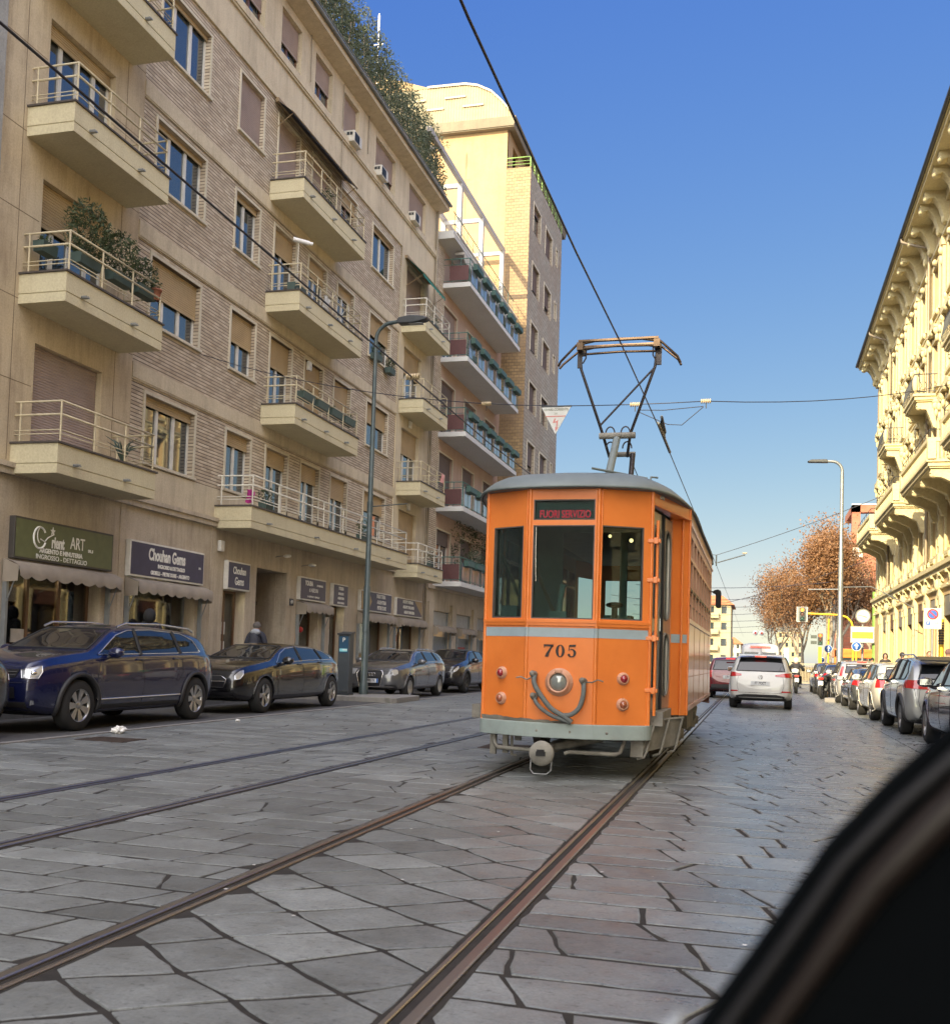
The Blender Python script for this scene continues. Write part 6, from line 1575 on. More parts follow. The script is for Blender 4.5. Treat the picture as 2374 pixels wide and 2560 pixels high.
for u_, yy in ((-.2, 9.683), (.12, 9.683), (.46, 9.745)): mb.lathe([(0, -.006), (.012, -.004), (.014, 0)], P(u_, yy, .45), 'y', 10); mb.cut()
obj('bolt', mb, TUND, bo)
mb = MB(); rr = random.Random(4); vs = []       # torn lower edge of the orange sheet
pl = smooth_plan([(-.82, 9.985), (-.6, 9.885), (-.335, 9.735), (-.1, 9.735), (.1, 9.735)], 8)
for i, (u_, y) in enumerate(pl): z = .535 + .03 * max(0, 1 - i / len(pl)) + .012 * rr.random(); vs += [P(u_, y, .524), P(u_, y - .012, z)]
mb.add(vs, [(2 * i, 2 * i + 2, 2 * i + 3, 2 * i + 1) for i in range(len(pl) - 1)]); obj('rusted_edge', mb, TUND, TR, fixn=False)
# roof: loft of plan outlines
def roofplan(k, z, y0=9.75, y1=17.9):
    f = [(-1.08 * k, y1 - 1.0), (-1.10 * k, 11.2)]
    pl = [(-.85 * k, 17.85 - (1 - k) * .9), (-1.10 * k, 16.9), (-1.12 * k, 13.5), (-1.10 * k, 11.2), (-.86 * k, 10.0 + (1 - k) * .9), (-.34 * k, 9.70 + (1 - k) * 1.3), (.34 * k, 9.70 + (1 - k) * 1.3), (.86 * k, 10.0 + (1 - k) * .9), (1.10 * k, 11.2), (1.12 * k, 13.5), (1.10 * k, 16.9), (.85 * k, 17.85 - (1 - k) * .9)]
    sp = smooth_plan(pl + [pl[0]], 5)[:-1]
    return [P(u_, y, z) for u_, y in sp]
levels = [(1.0, 2.775), (1.018, 2.782), (1.012, 2.80), (.97, 2.845), (.91, 2.90), (.82, 2.95), (.70, 2.99), (.5, 3.02), (.25, 3.04)]
vs = []; 
for k, z in levels: vs += roofplan(k, z)
n = len(roofplan(1, 1)); mb = MB()
mb.add(vs, [(j * n + i, j * n + (i + 1) % n, (j + 1) * n + (i + 1) % n, (j + 1) * n + i) for j in range(len(levels) - 1) for i in range(n)] + [tuple(range((len(levels) - 1) * n, len(levels) * n))], True)
mb.add(roofplan(.99, 2.775), [tuple(range(n))])
rf = obj('roof', mb, TROOF, TR)
mb = MB(); mb.tube([P(.22, 9.98, 3.015), P(.72, 10.35, 2.97)], .012, 6); mb.tube([P(.72, 10.55, 2.93), P(.74, 10.55, 3.02), P(.80, 10.6, 3.02)], .012, 6)
obj('roof_strip', mb, TROOF, rf)
mb = MB()
for k in range(6): mb.tube([P(.98 + .0 * k, 15.6 + .5 * cos(a * pi / 10), 2.78 + .20 * sin(a * pi / 10)) for a in range(11)], .03, 6) if k == 0 else None
obj('roof_vent', mb, ORP, rf)
# side: right side wall from the pillar to the rear, left side likewise
SW = 1.10
sh = [(11.34 + k * .665, 11.34 + k * .665 + .56, z0, z1) for k in range(8) for z0, z1 in ((1.62, 2.26), (2.30, 2.52))]
for sd in (1, -1):
    o_ = Vector(P(sd * SW, 11.2, 0))
    lo = MB(); panel(lo, o_, (0, 1, 0), 5.7, .64, 1.56, [], 0); lo.box(UX + sd * SW, UX + sd * (SW + .02), 11.2, 16.9, 1.56, 1.60); lo.box(UX + sd * SW, UX + sd * (SW + .012), 11.2, 16.9, .62, .67)
    obj('side_panel', lo, ORP, TR)
    up = MB(); panel(up, o_, (0, 1, 0), 5.7, 1.56, 2.80, [(a - 11.2, b - 11.2, z0, z1) for a, b, z0, z1 in sh], .05, inward=(-sd, 0, 0)); up.box(UX + sd * SW, UX + sd * (SW + .02), 11.2, 16.9, 2.60, 2.63)
    wf = obj('window_band', up, ORP, TR)
    g_ = MB()
    for a, b, z0, z1 in sh: g_.box(UX + sd * (SW - .04), UX + sd * (SW - .034), a, b, z0, z1); g_.cut()
    obj('side_window', g_, SIDEG, wf)
    b_ = MB()
    for a, b, z0, z1 in sh:
        if z0 < 2:
            for z in (1.78, 1.9): b_.tube([P(sd * (SW - .02), a, z), P(sd * (SW - .02), b, z)], .008, 4)
            b_.box(UX + sd * (SW - .02), UX + sd * SW, a, b, 1.93, 1.96)
    obj('window_bar', b_, mat('tram_dark_trim', (.06, .04, .03), .5), wf)
    sm = MB()
    for y in (12.4, 13.6, 14.8, 16.0): sm.box(UX + sd * SW, UX + sd * (SW + .003), y, y + .008, .67, 1.56)
    sm.box(UX + sd * SW, UX + sd * (SW + .003), 11.2, 16.9, .98, .987); obj('panel_seam', sm, mat('seam_brown', (.28, .11, .05), .7), TR)
    # taper to the front: door recess; pillar
    pl = MB(); A = Vector(P(sd * .93, 11.08, 0)); B = Vector(P(sd * SW, 11.2, 0)); Ln = (B - A).length
    panel(pl, A, B - A, Ln, .58, 2.80); pl.tube([P(sd * 1.035, 11.13, .58), P(sd * 1.035, 11.13, 2.8)], .014, 6); pl.tube([P(sd * SW, 11.2, .58), P(sd * SW, 11.2, 2.8)], .016, 6)
    pl.box(UX + sd * .90, UX + sd * .93, 11.04, 11.12, .58, 2.78)
    o = obj('body_pillar', pl, ORG, TR)
    T = frame(A + Vector((0, 0, 0)), B - A, (0, 0, 1))
    u_ = (B - A).normalized(); nn = Vector((u_.y, -u_.x, 0)) if sd > 0 else Vector((-u_.y, u_.x, 0)); nn = nn if nn.y < 0 else -nn
    q = [A + nn * .003, B + nn * .003]; mb = MB(); mb.quad((q[0].x, q[0].y, 1.345), (q[1].x, q[1].y, 1.345), (q[1].x, q[1].y, 1.435), (q[0].x, q[0].y, 1.435)); obj('belt_stripe', mb, TGREY, TR)
    hd = MB(); hd.add([P(sd * .82, 10.0, 2.66), P(sd * 1.10, 11.2, 2.66), P(sd * 1.10, 11.2, 2.80), P(sd * .82, 10.0, 2.80), P(sd * .78, 10.0, 2.66), P(sd * .92, 11.1, 2.66)], [(0, 1, 2, 3), (0, 4, 5, 1)]); hd.tube([P(sd * .825, 10.0, 2.66), P(sd * 1.10, 11.19, 2.66)], .014, 6)
    obj('door_header', hd, ORG, TR)
    # folding doors with long slotted panes
    for j, (ya, yb, ua, ub) in enumerate(((10.05, 10.53, .80, .86), (10.55, 11.03, .865, .925))):
        A = Vector(P(sd * ua, ya, 0)); B = Vector(P(sd * ub, yb, 0)); Ln = (B - A).length; u_ = (B - A) / Ln
        d_ = MB(); panel(d_, A, u_, Ln, .66, 2.62, [(.10, Ln - .10, .80, 1.42), (.10, Ln - .10, 1.58, 2.48)], .03, inward=(-sd, 0, 0))
        dr = obj('door', d_, TSILV, TR)
        g_ = MB(); T = Matrix((u_, Vector((-sd, 0, 0)), Vector((0, 0, 1)))).transposed().to_4x4(); T.translation = A
        for z0, z1 in ((.80, 1.42), (1.58, 2.48)): g_.box(.1, Ln - .1, .02, .026, z0, z1, T)
        obj('door_pane', g_, TRAMGL, dr)
        g_ = MB()
        for z0, z1 in ((.80, 1.42), (1.58, 2.48)):
            pts = [];  w2 = (Ln - .2) / 2
            for k in range(17):
                a = pi * k / 16
                pts.append((Ln / 2 + (w2 + .005) * cos(a), -.006, z1 - w2 + (w2 + .01) * sin(a)))
            for k in range(17):
                a = pi + pi * k / 16; pts.append((Ln / 2 + (w2 + .005) * cos(a), -.006, z0 + w2 + (w2 + .01) * sin(a)))
            g_.tube([T @ Vector(p) for p in pts + [pts[0]]], .012, 6, False)
            for (cx, cz, sx, sz) in ((.1, z0, 1, 1), (Ln - .1, z0, -1, 1), (.1, z1, 1, -1), (Ln - .1, z1, -1, -1)):
                g_.add([T @ Vector(p) for p in [(cx, -.003, cz), (cx + sx * .07, -.003, cz), (cx, -.003, cz + sz * .09)]], [(0, 1, 2)])
        obj('pane_gasket', g_, mat('gasket_grey', (.22, .21, .19), .6), dr, fixn=False)
        g_ = MB(); g_.box(0, .04, -.02, 0, .66, 2.62, T); obj('door_edge', g_, BLACK, dr)
    # hinge rods and brackets at the corner
    if sd > 0:
        h_ = MB()
        h_.tube([P(sd * .87, 10.02, .62), P(sd * .87, 10.02, 2.5)], .016, 6)
        obj('grab_rail', h_, ORG, TR)
        for z in (.86, 1.36, 1.92, 2.30):
            h_ = MB(); h_.box(*sorted((UX + sd * .78, UX + sd * .90)), 9.975, 10.06, z - .018, z + .018); h_.box(*sorted((UX + sd * .84, UX + sd * .88)), 9.96, 10.0, z - .03, z + .03); obj('hinge', h_, ORG, TR, bevel=.004)
    s_ = MB(); s_.box(*sorted((UX + sd * .78, UX + sd * .95)), 10.08, 11.1, .52, .655); obj('door_sill', s_, TUND, TR)
    # lifting step in front of the wheel
    if sd > 0:
        a1, a2, a3, a4 = Vector((.845, 10.08, .57)), Vector((1.10, 10.62, .585)), Vector((1.05, 10.56, .31)), Vector((.775, 9.98, .27)); s_ = MB()
        nn = (a2 - a1).cross(a4 - a1).normalized(); nn = nn if nn.y < 0 else -nn
        q = [P(*(v + nn * e)) for e in (0, -.018) for v in (a1, a2, a3, a4)]; s_.add(q, [(0, 1, 2, 3), (7, 6, 5, 4), (0, 4, 5, 1), (1, 5, 6, 2), (2, 6, 7, 3), (3, 7, 4, 0)]); s_.tube([P(*(a1 + nn * .01)), P(*(a2 + nn * .01))], .014, 6)
        for k in (.06, .5, .94):
            t_, b_ = a1.lerp(a2, k), a4.lerp(a3, k); s_.tube([P(*(t_ + nn * .02)), P(*(b_ + nn * .02)), P(*(b_ + nn * .03 + Vector((-.03, 0, -.05)))), P(*(b_ + Vector((-.07, 0, -.07))))], .013, 6)
            s_.ball(P(*(t_.lerp(b_, .25) + nn * .02)), .014, 8, 6)
        obj('step_board', s_, TUND, TR)
    # running gear
    for y in (12.35, 15.6):
        w_ = MB(); w_.lathe([(.06, -.06), (.24, -.05), (.25, -.02), (.285, -.01), (.285, .05), (.31, .055), (.31, .075), (.06, .075)], (0, 0, 0), 'x', 32, T=Matrix.Translation(P(sd * .70, y, .31)) @ Matrix.Rotation(0 if sd < 0 else pi, 4, 'Z'))
        obj('wheel', w_, mat('wheel_iron', (.12, .10, .085), .6, .5, obj=False), TR)
        b_ = MB(); b_.box(*sorted((UX + sd * .80, UX + sd * .95)), y - .13, y + .13, .22, .46); b_.lathe([(0, sd * .0 + sd * .98), (.09, sd * .96), (.10, sd * .9)], (UX, y, .32), 'x', 14)
        for k in range(6): b_.box(*sorted((UX + sd * .84, UX + sd * .92)), y - .38 + k * .035, y + .38 - k * .035, .47 + k * .022, .487 + k * .022)
        for dy in (-.4, .4): b_.tube([P(sd * .88, y + dy, .25), P(sd * .88, y + dy, .64)], .022, 6); b_.tube([P(sd * .93, y + dy, .22), P(sd * .93, y + dy, .34)], .05, 8)
        b_.prism([(y - .55, .60), (y - .5, .30), (y - .42, .16), (y - .36, .3), (y - .38, .6)], UX + sd * .84, UX + sd * .92, 'x'); b_.prism([(y + .55, .60), (y + .5, .30), (y + .42, .16), (y + .36, .3), (y + .38, .6)], UX + sd * .84, UX + sd * .92, 'x')
        obj('axle_box', b_, TUND, TR)
    b_ = MB(); b_.box(*sorted((UX + sd * .72, UX + sd * .80)), 10.3, 17.4, .46, .60); b_.box(*sorted((UX + sd * .75, UX + sd * .98)), 13.3, 14.6, .30, .60); b_.tube([P(sd * .9, 14.8, .4), P(sd * .9, 15.1, .5)], .11, 10)
    obj('underframe', b_, TUND, TR)
mb = MB(); mb.box(UX - .8, UX + .8, 10.1, 17.6, .56, .62); obj('floor', mb, TUND, TR)
mb = MB()
for k in range(7): mb.box(UX - .72, UX + .72, 10.6 + k, 10.68 + k, .40, .56)
mb.box(UX - .45, UX + .45, 11.4, 12.2, .25, .52); mb.box(UX - .4, UX + .4, 14.2, 15.0, .22, .5); obj('cross_beam', mb, BLACK, TR)
# rear end
mb = MB()
for a, b in (((1.10, 16.9), (.82, 17.75)), ((.82, 17.75), (-.82, 17.75)), ((-.82, 17.75), (-1.10, 16.9))):
    A = Vector(P(*a, 0)); B = Vector(P(*b, 0)); panel(mb, A, B - A, (B - A).length, .5, 1.5); panel(mb, A, B - A, (B - A).length, 2.5, 2.8)
    panel(mb, A, B - A, .1, 1.5, 2.5); panel(mb, B - (B - A).normalized() * .1, B - A, .1, 1.5, 2.5)
obj('rear_panel', mb, ORG, TR)
# coupler, life guard bar, hoses, lamps
mb = MB(); mb.lathe([(0, 9.42), (.095, 9.425), (.115, 9.44), (.118, 9.47), (.10, 9.49), (.04, 9.5), (.04, 9.6)], (UX - .10, 0, .255), 'y', 28); mb.box(UX - .15, UX - .05, 9.5, 10.9, .23, .31)
cp = obj('coupler', mb, TUND, TR)
mb = MB(); mb.box(UX - .145, UX - .055, 9.412, 9.42, .235, .275); mb.box(UX - .135, UX - .065, 9.405, 9.413, .275, .295); obj('coupler_slot', mb, BLACK, cp)
mb = MB(); mb.tube([P(-.20, 9.47, .20), P(-.205, 9.47, .10), P(-.17, 9.46, .065), P(-.05, 9.46, .065), P(-.01, 9.47, .10), P(-.005, 9.47, .20)], .008, 6); obj('coupler_hoop', mb, GREYM, cp)
mb = MB(); mb.tube([P(-.66, 10.0, .52), P(-.68, 9.95, .40), P(-.66, 9.9, .30), P(-.62, 9.87, .255), P(-.2, 9.8, .25)], .02, 8); mb.tube([P(.05, 9.8, .235), P(.1, 9.82, .25), P(.53, 9.87, .245), P(.57, 9.9, .26), P(.62, 9.95, .40), P(.62, 10.0, .52)], .02, 8)
mb.box(UX - .72, UX - .66, 9.95, 10.0, .18, .5); mb.tube([P(-.1, 9.85, .28), P(.30, 10.5, .34)], .04, 8)
obj('guard_bar', mb, TUND, TR)
mb = MB(); mb.box(UX + .66, UX + .78, 9.98, 10.1, .22, .44).cut(); mb.box(UX - .58, UX - .53, 9.9, 9.96, .2, .5); mb.tube([P(-.50, 9.95, .45), P(-.49, 9.93, .18), P(-.44, 9.93, .18)], .015, 6); obj('hose_bracket', mb, TUND, TR)
mb = MB(); mb.lathe([(.135, 9.752), (.135, 9.735), (.112, 9.728), (.105, 9.69), (.098, 9.675), (.085, 9.68), (.085, 9.72)], (UX - .005, 0, .915), 'y', 36); mb.box(UX - .04, UX + .03, 9.665, 9.70, 1.01, 1.03); mb.tube([P(-.04, 9.69, 1.022), P(.03, 9.69, 1.022)], .010, 6)
for k in range(10): a = 2 * pi * k / 10; mb.lathe([(0, 9.728), (.006, 9.732)], (UX - .005 + .125 * cos(a), 0, .915 + .125 * sin(a)), 'y', 6)
hl = obj('headlight', mb, ORP, TR)
n = NT('headlight_glass'); n.set(col=(.27, .29, .27), rough=.12, coat=1, metal=.3); obj('lamp_glass', MB().lathe([(0, 9.668), (.04, 9.672), (.075, 9.69), (.088, 9.71)], (UX - .005, 0, .915), 'y', 30), n.m, hl)
LR = NT('marker_red'); LR.set(col=(.30, .008, .02), rough=.1, coat=1); LO = NT('marker_amber'); LO.set(col=(.33, .085, .03), rough=.15, coat=1)
for u_, z, m_ in ((-.60, .985, LR), (-.60, .735, LO), (.585, .965, LR), (.585, .72, LO)):
    sg_ = 1 if u_ > 0 else -1; T = Matrix.Translation(P(u_, 9.75 + (abs(u_) - .335) / .485 * .25, z)) @ Matrix.Rotation(sg_ * R(27), 4, 'Z')
    o = obj('marker_lamp', MB().lathe([(.062, .004), (.062, -.010), (.052, -.016), (.050, -.034), (.042, -.04), (.036, -.034)], (0, 0, 0), 'y', 26, T=T), ORP, TR)
    obj('lamp_glass', MB().lathe([(0, -.062), (.018, -.058), (.032, -.046), (.037, -.034)], (0, 0, 0), 'y', 20, T=T), m_.m, o)
for pts, r_ in (([(-.235, 9.69, .965), (-.23, 9.66, .90), (-.17, 9.645, .80), (-.06, 9.64, .67), (.06, 9.645, .60), (.14, 9.66, .545)], .024), ([(-.225, 9.69, .755), (-.21, 9.665, .72), (-.15, 9.65, .66), (-.05, 9.645, .60), (.05, 9.65, .565), (.13, 9.66, .54)], .019),
    ([(.235, 9.70, .92), (.245, 9.67, .86), (.235, 9.66, .76), (.20, 9.65, .67), (.13, 9.65, .615), (.05, 9.655, .605)], .023)):
    sp_ = smooth_plan([(p[0], p[2]) for p in pts], 4); yy = [p[1] for p in pts]
    obj('hose', MB().tube([P(u_, lerp_tab(list(zip(range(len(yy)), yy)), i / 4), z) for i, (u_, z) in enumerate(sp_)], r_, 10), mat('hose_grey', (.13, .145, .14), .7, scale=12, obj=False), TR)
mb = MB()
for u_, z in ((-.245, .975), (-.235, .765), (.235, .925)): mb.tube([P(u_, 9.74, z + .01), P(u_, 9.69, z)], .032, 8); mb.ball(P(u_ - .01, 9.68, z + .015), .030, 8, 6); mb.cut()
mb.tube([P(-.26, 9.70, .955), P(-.31, 9.69, .93), P(-.37, 9.70, .955), P(-.42, 9.72, .945)], .007, 5); mb.tube([P(.26, 9.70, .925), P(.32, 9.69, .925), P(.37, 9.70, .95), P(.42, 9.72, .935)], .007, 5)
obj('hose_coupling', mb, TUND, TR)
obj('wiper', MB().tube([P(-.275, 9.765, 2.41), P(-.27, 9.745, 2.18), P(-.262, 9.75, 1.88)], .006, 5), STEEL, TR)
# driver's stand, far bulkhead, seats, handrails and lamps inside
mb = MB(); mb.box(UX - .14, UX + .02, 9.88, 9.98, 1.40, 1.60); mb.tube([P(-.06, 9.93, 1.6), P(-.05, 9.93, 1.72), P(-.02, 9.91, 1.86)], .03, 8); mb.box(UX - .68, UX - .52, 10.1, 10.25, 1.40, 1.66); mb.box(UX + .35, UX + .62, 10.1, 10.35, 1.40, 1.58); obj('driver_console', mb, mat('console_mint', (.28, .36, .33), .6), TR)
mb = MB(); mb.ball(P(.46, 10.1, 1.68), (.09, .09, .03), 12, 6); mb.tube([P(.46, 10.1, 1.55), P(.46, 10.1, 1.68)], .03, 8); mb.box(UX - .66, UX + .68, 9.98, 10.9, 1.36, 1.42); obj('controller', mb, mat('controller_dark', (.06, .055, .05), .4, .4), TR)
mb = MB(); mb.box(UX - .8, UX + .8, 11.35, 11.40, .62, 1.40); mb.box(UX - .8, UX - .3, 11.35, 11.40, 1.4, 2.75); mb.box(UX + .34, UX + .42, 11.35, 11.40, 1.4, 2.75); mb.box(UX - .8, UX + .8, 11.351, 11.399, 2.55, 2.75); obj('bulkhead', mb, mat('bulkhead_grey', (.30, .34, .32), .6), TR)
mb = MB()
for k in range(6):
    for sd in (-1, 1): mb.box(*sorted((UX + sd * .35, UX + sd * .95)), 12 + k * .75, 12.4 + k * .75, 1.0, 1.05); mb.box(*sorted((UX + sd * .35, UX + sd * .95)), 12.38 + k * .75, 12.42 + k * .75, 1.05, 1.5); mb.cut()
obj('seat', mb, WOOD, TR)
mb = MB(); mb.box(UX - .9, UX + .9, 10.2, 17.5, 2.74, 2.765); obj('ceiling', mb, mat('tram_ceiling', (.42, .42, .38), .6), TR)
mb = MB(); mb.ball(P(.50, 11.0, 2.42), .022, 10, 6); mb.cut(); mb.ball(P(.05, 12.6, 2.66), .02, 10, 6); obj('interior_lamp', mb, mat('lamp_warm', (1, .62, .25), .5, em=1.6), TR)
for s_ in (-.75, -.45): obj('handrail', MB().tube([P(s_, 10.3, 2.2), P(s_ + .3, 10.9, 1.3)], .02, 6), mat('rail_tan', (.3, .24, .15), .6), TR)
# mirror on a bracket at the far right corner
MX, MZ = 1.20, 2.17
mb = MB(); mb.prism([(UX + MX + a * .55, MZ + b * .50) for a, b in ((.10, -.28), (.10, .18), (.08, .26), (0, .30), (-.12, .26), (-.15, .18), (-.06, .14), (-.06, -.24), (-.02, -.30), (.06, -.31))], 16.85, 16.92, 'y')
mr = obj('mirror', mb, BLACK, TR, bevel=.015); obj('mirror_arm', MB().tube([P(1.08, 16.88, 2.28), P(MX - .03, 16.9, 2.28)], .012, 6), BLACK, mr)
# pantograph
PG = obj('pantograph', MB().tube([P(-.0, 12.2, 2.98), P(.0, 13.35, 4.02)], .05, 8), TROOF, TR)
yb = 13.4
obj('pivot_bar', MB().tube([P(-.235, yb, 4.08), P(.235, yb, 4.08)], .043, 12).cut().tube([P(-.14, yb + .35, 3.9), P(.20, yb + .35, 3.9)], .035, 10), TUND, PG)
DK = mat('panto_dark', (.055, .05, .055), .45, .5)
mb = MB(); mb.tube([P(.15, yb, 2.9), P(.17, yb + .33, 3.9)], .035, 8)
mb.tube([P(-.14, yb + .3, 3.86), P(-.19, yb, 4.10), P(-.50, yb, 4.98), P(-.52, yb, 5.26)], .020, 8); mb.tube([P(.10, yb + .3, 3.86), P(.17, yb, 4.10), P(.47, yb, 4.98), P(.50, yb, 5.26)], .020, 8)
mb.tube([P(-.23, yb, 4.22), P(.46, yb, 4.96)], .014, 8)
for u_ in (-.1, .1): mb.tube([P(u_ + .06 * cos(a * pi / 8), yb + .05, 4.12 + .09 * sin(a * pi / 8)) for a in range(9)], .010, 6)
for u_ in (-.1, .12): mb.tube([P(u_ + .06 * cos(a * pi / 8), yb + .1, 3.93 + .09 * sin(a * pi / 8)) for a in range(9)], .010, 6)
for s_ in (-1, 1): mb.tube([P(s_ * .44, yb, 5.26), P(s_ * .44, yb, 5.13), P(s_ * .48, yb, 5.06)], .010, 6); mb.box(UX + s_ * .52 - .03, UX + s_ * .52 + .03, yb - .02, yb + .02, 5.0, 5.2)
obj('panto_arm', mb, DK, PG)
mb = MB()
for yy, zz in ((yb - .13, 5.30), (yb + .13, 5.30)):
    mb.tube([P(-.80, yy + (yb - yy) * .6, 5.02), P(-.76, yy + (yb - yy) * .4, 5.08), P(-.55, yy, 5.27), P(-.3, yy, 5.315), P(0, yy, 5.33), P(.3, yy, 5.315), P(.55, yy, 5.27), P(.76, yy + (yb - yy) * .4, 5.08), P(.80, yy + (yb - yy) * .6, 5.0)], .016, 8)
    mb.box(UX - .52, UX + .52, yy - .035, yy + .025, 5.305, 5.33)
    mb.tube([P(-.52, yy, 5.22), P(0, yy, 5.235), P(.52, yy, 5.22)], .016, 6)
mb.box(UX - .54, UX - .46, yb - .16, yb + .16, 5.20, 5.30); mb.box(UX + .46, UX + .54, yb - .16, yb + .16, 5.20, 5.30)
obj('contact_strip', mb, mat('panto_copper', (.11, .075, .05), .4, .8), PG)
mb = MB(); mb.tube([P(.13, yb + .3, 3.86), P(.30, 14.6, 3.4), P(.38, 15.4, 3.05)], .006, 4); mb.tube([P(.25 + .09 * cos(a * pi / 8), 12.9, 3.0 + .16 * sin(a * pi / 8)) for a in range(9)], .014, 6); obj('panto_cable', mb, DK, PG)
# ---------------------------------------------------------------- street furniture, left
LAMPP = mat('lamp_post_green', (.06, .085, .09), .5, .3, scale=9, coat=.2, dirt=((.15, .16, .15), .5))
a = thing('street_lamp', 'tall grey-green street lamp on the left kerb island, curved arm over the street', 'street lamp', (-9.15, 23.5, .12))
mb = MB(); mb.lathe([(.11, 0), (.11, .25), (.085, .3), (.082, 2.6), (.066, 2.65), (.060, 6.5), (.052, 6.55), (.048, 8.55)], n=16); obj('pole', mb, LAMPP, a, local=True)
arc = [(0, 0, 8.5)] + [(.42 - .42 * cos(t * pi / 16), 0, 8.7 + .42 * sin(t * pi / 16)) for t in range(9)] + [(.62, 0, 9.15)]
obj('arm', MB().tube(arc, .046, 10), LAMPP, a, local=True)
mb = MB(); mb.prism([(.55, 9.12), (.60, 9.06), (1.0, 9.06), (1.28, 9.12), (1.33, 9.16), (1.22, 9.22), (.9, 9.25), (.6, 9.21)], -.13, .13, 'y'); lh = obj('lamp_head', mb, mat('lamp_head_dark', (.045, .05, .055), .45, .2), a, local=True, bevel=.02)
obj('lamp_glass', MB().box(.86, 1.2, -.09, .09, 9.048, 9.06), mat('lamp_glass_grey', (.25, .27, .28), .2), lh, local=True)
mb = MB(); mb.tube([(.03, 0, 4.58), (.95, 0, 4.64)], .014, 6); obj('bracket_arm', mb, LAMPP, a, local=True)
mb = MB(); mb.tube([(0, 0, 4.45), (0, 0, 4.7)], .075, 10); mb.tube([(0, 0, 1.5), (0, 0, 1.53)], .088, 10); obj('clamp', mb, LAMPP, a, local=True)
a = thing('parking_meter', 'dark blue-grey parking ticket machine with a white P, on the kerb island', 'parking meter', (-9.36, 22.8, .12))
mb = MB(); mb.prism([(-.13, .06), (.14, .06), (.14, 1.47), (-.13, 1.42)], -.15, .15, 'x'); obj('housing', mb, mat('meter_body', (.055, .065, .075), .45, .2, dirt=((.12, .12, .11), .5)), a, local=True, bevel=.02)
mb = MB(); mb.box(-.17, .17, -.15, .16, 0, .06).cut(); mb.prism([(-.16, 1.41), (.17, 1.46), (.17, 1.5), (-.16, 1.45)], -.165, .165, 'x'); obj('cap', mb, mat('meter_cap', (.03, .035, .04), .4), a, local=True, bevel=.01)
mb = MB(); mb.box(-.11, .11, -.136, -.13, .98, 1.38); sc_ = obj('panel', mb, mat('meter_panel', (.02, .07, .13), .35), a, local=True)
text(sc_, 'P', frame((-9.36, 22.8 - .1375, .12 + 1.29), (1, 0, 0), (0, 0, 1)), .15, LETW, .001)
obj('display', MB().box(-.10, .09, -.14, -.136, 1.02, 1.09), mat('meter_sticker', (.25, .62, .68), .4), sc_, local=True); obj('sticker', MB().box(-.02, .09, -.1415, -.14, 1.05, 1.075), WHITE, sc_, local=True)

# ---------------------------------------------------------------- overhead wires
def sag(a_, b_, s_, n=12):
    a_, b_ = Vector(a_), Vector(b_); return [a_.lerp(b_, i / n) - Vector((0, 0, s_ * 4 * (i / n) * (1 - i / n))) for i in range(n + 1)]
WIRE = mat('wire_dark', (.02, .022, .035), .5)
def wire(pts, r, lab, grp=None):
    o = obj('overhead_wire', MB().tube(pts, r, 8, False), WIRE); tag(o, lab, 'wire', grp); return o
wire([(-1.8, -6, 5.45), (-1.8, 0, 5.25), (-1.8, 6, 5.12), (-1.8, 10, 5.20), (-1.8, 13.4, 5.345), (-1.8, 20, 5.48), (-1.8, 34, 5.55), (-1.8, 48, 5.6), (-1.9, 90, 5.7), (-2.2, 190, 6)], .0105, 'contact wire touching the tram pantograph, running up to the top edge of the photo')
wire([(-4.7, -6, 5.25), (-4.7, 4, 5.08), (-4.72, 12, 5.03), (-4.75, 18, 5.02), (-4.6, 26, 5.05), (-4.3, 48, 5.4), (-4.2, 120, 5.8)], .0105, 'contact wire of the second track, crossing the left facade from the top left corner')
sp1 = [(-13, 22, 8.2)] + sag((-12.9, 22, 8.15), (-3.9, 20.1, 6.18), .28, 10)[1:] + sag((-3.9, 20.1, 6.18), (-1.0, 20, 6.15), .02, 4)[1:] + sag((-1.0, 20, 6.15), (5.95, 30, 9.1), .25, 10)[1:]
wire(sp1, .009, 'thin span wire crossing the whole street behind the pantograph')
wire([(5.9, 46, 8.8)] + sag((5.9, 46, 8.75), (-1.8, 48, 6.05), .12, 8) + sag((-1.8, 48, 6.05), (-12.9, 48, 7.5), .2, 8)[1:], .014, 'span wire rising to the far end of the palazzo balconies')
wire(sag((6.5, 62, 7.4), (-1.85, 66, 4.9), .15, 8) + sag((-1.85, 66, 4.9), (-9, 66, 5.3), .2, 6)[1:], .014, 'faint span wire in front of the autumn trees')
for i, (y, z) in enumerate(((80, 6.6), (88, 6.0), (96, 5.9), (104, 5.4), (112, 5.2), (120, 4.6), (128, 4.4))):
    wire(sag((-9 - i, y, z + .4), (5.5, y + 6, z + 1.2 + .3 * (i % 2)), .35, 8), .02, 'one of the tangled thin wires over the far crossing', 'wires over the far crossing')
def insul(x, y, z, lab, grp=None):
    a = thing('insulator', lab, 'insulator', (x, y, z), 0, grp); mb = MB()
    for k in range(5): mb.lathe([(.02, -.10 + k * .04), (.045, -.095 + k * .04), (.045, -.075 + k * .04), (.02, -.07 + k * .04)], axis='x', n=12)
    obj('insulator_body', mb, mat('insulator_tan', (.50, .40, .24), .5), a, local=True); mb = MB(); mb.tube([(0, 0, -.04), (0, 0, -.14)], .01, 5); obj('clip', mb, DARKM, a, local=True)
insul(-2.35, 20, 6.13, 'left tan insulator on the span wire inside the pantograph outline'); insul(-1.0, 20, 6.15, 'right tan insulator on the span wire beside the pantograph')
insul(-5.4, 20.2, 6.3, 'pale insulator on the span wire in front of the white balconies')
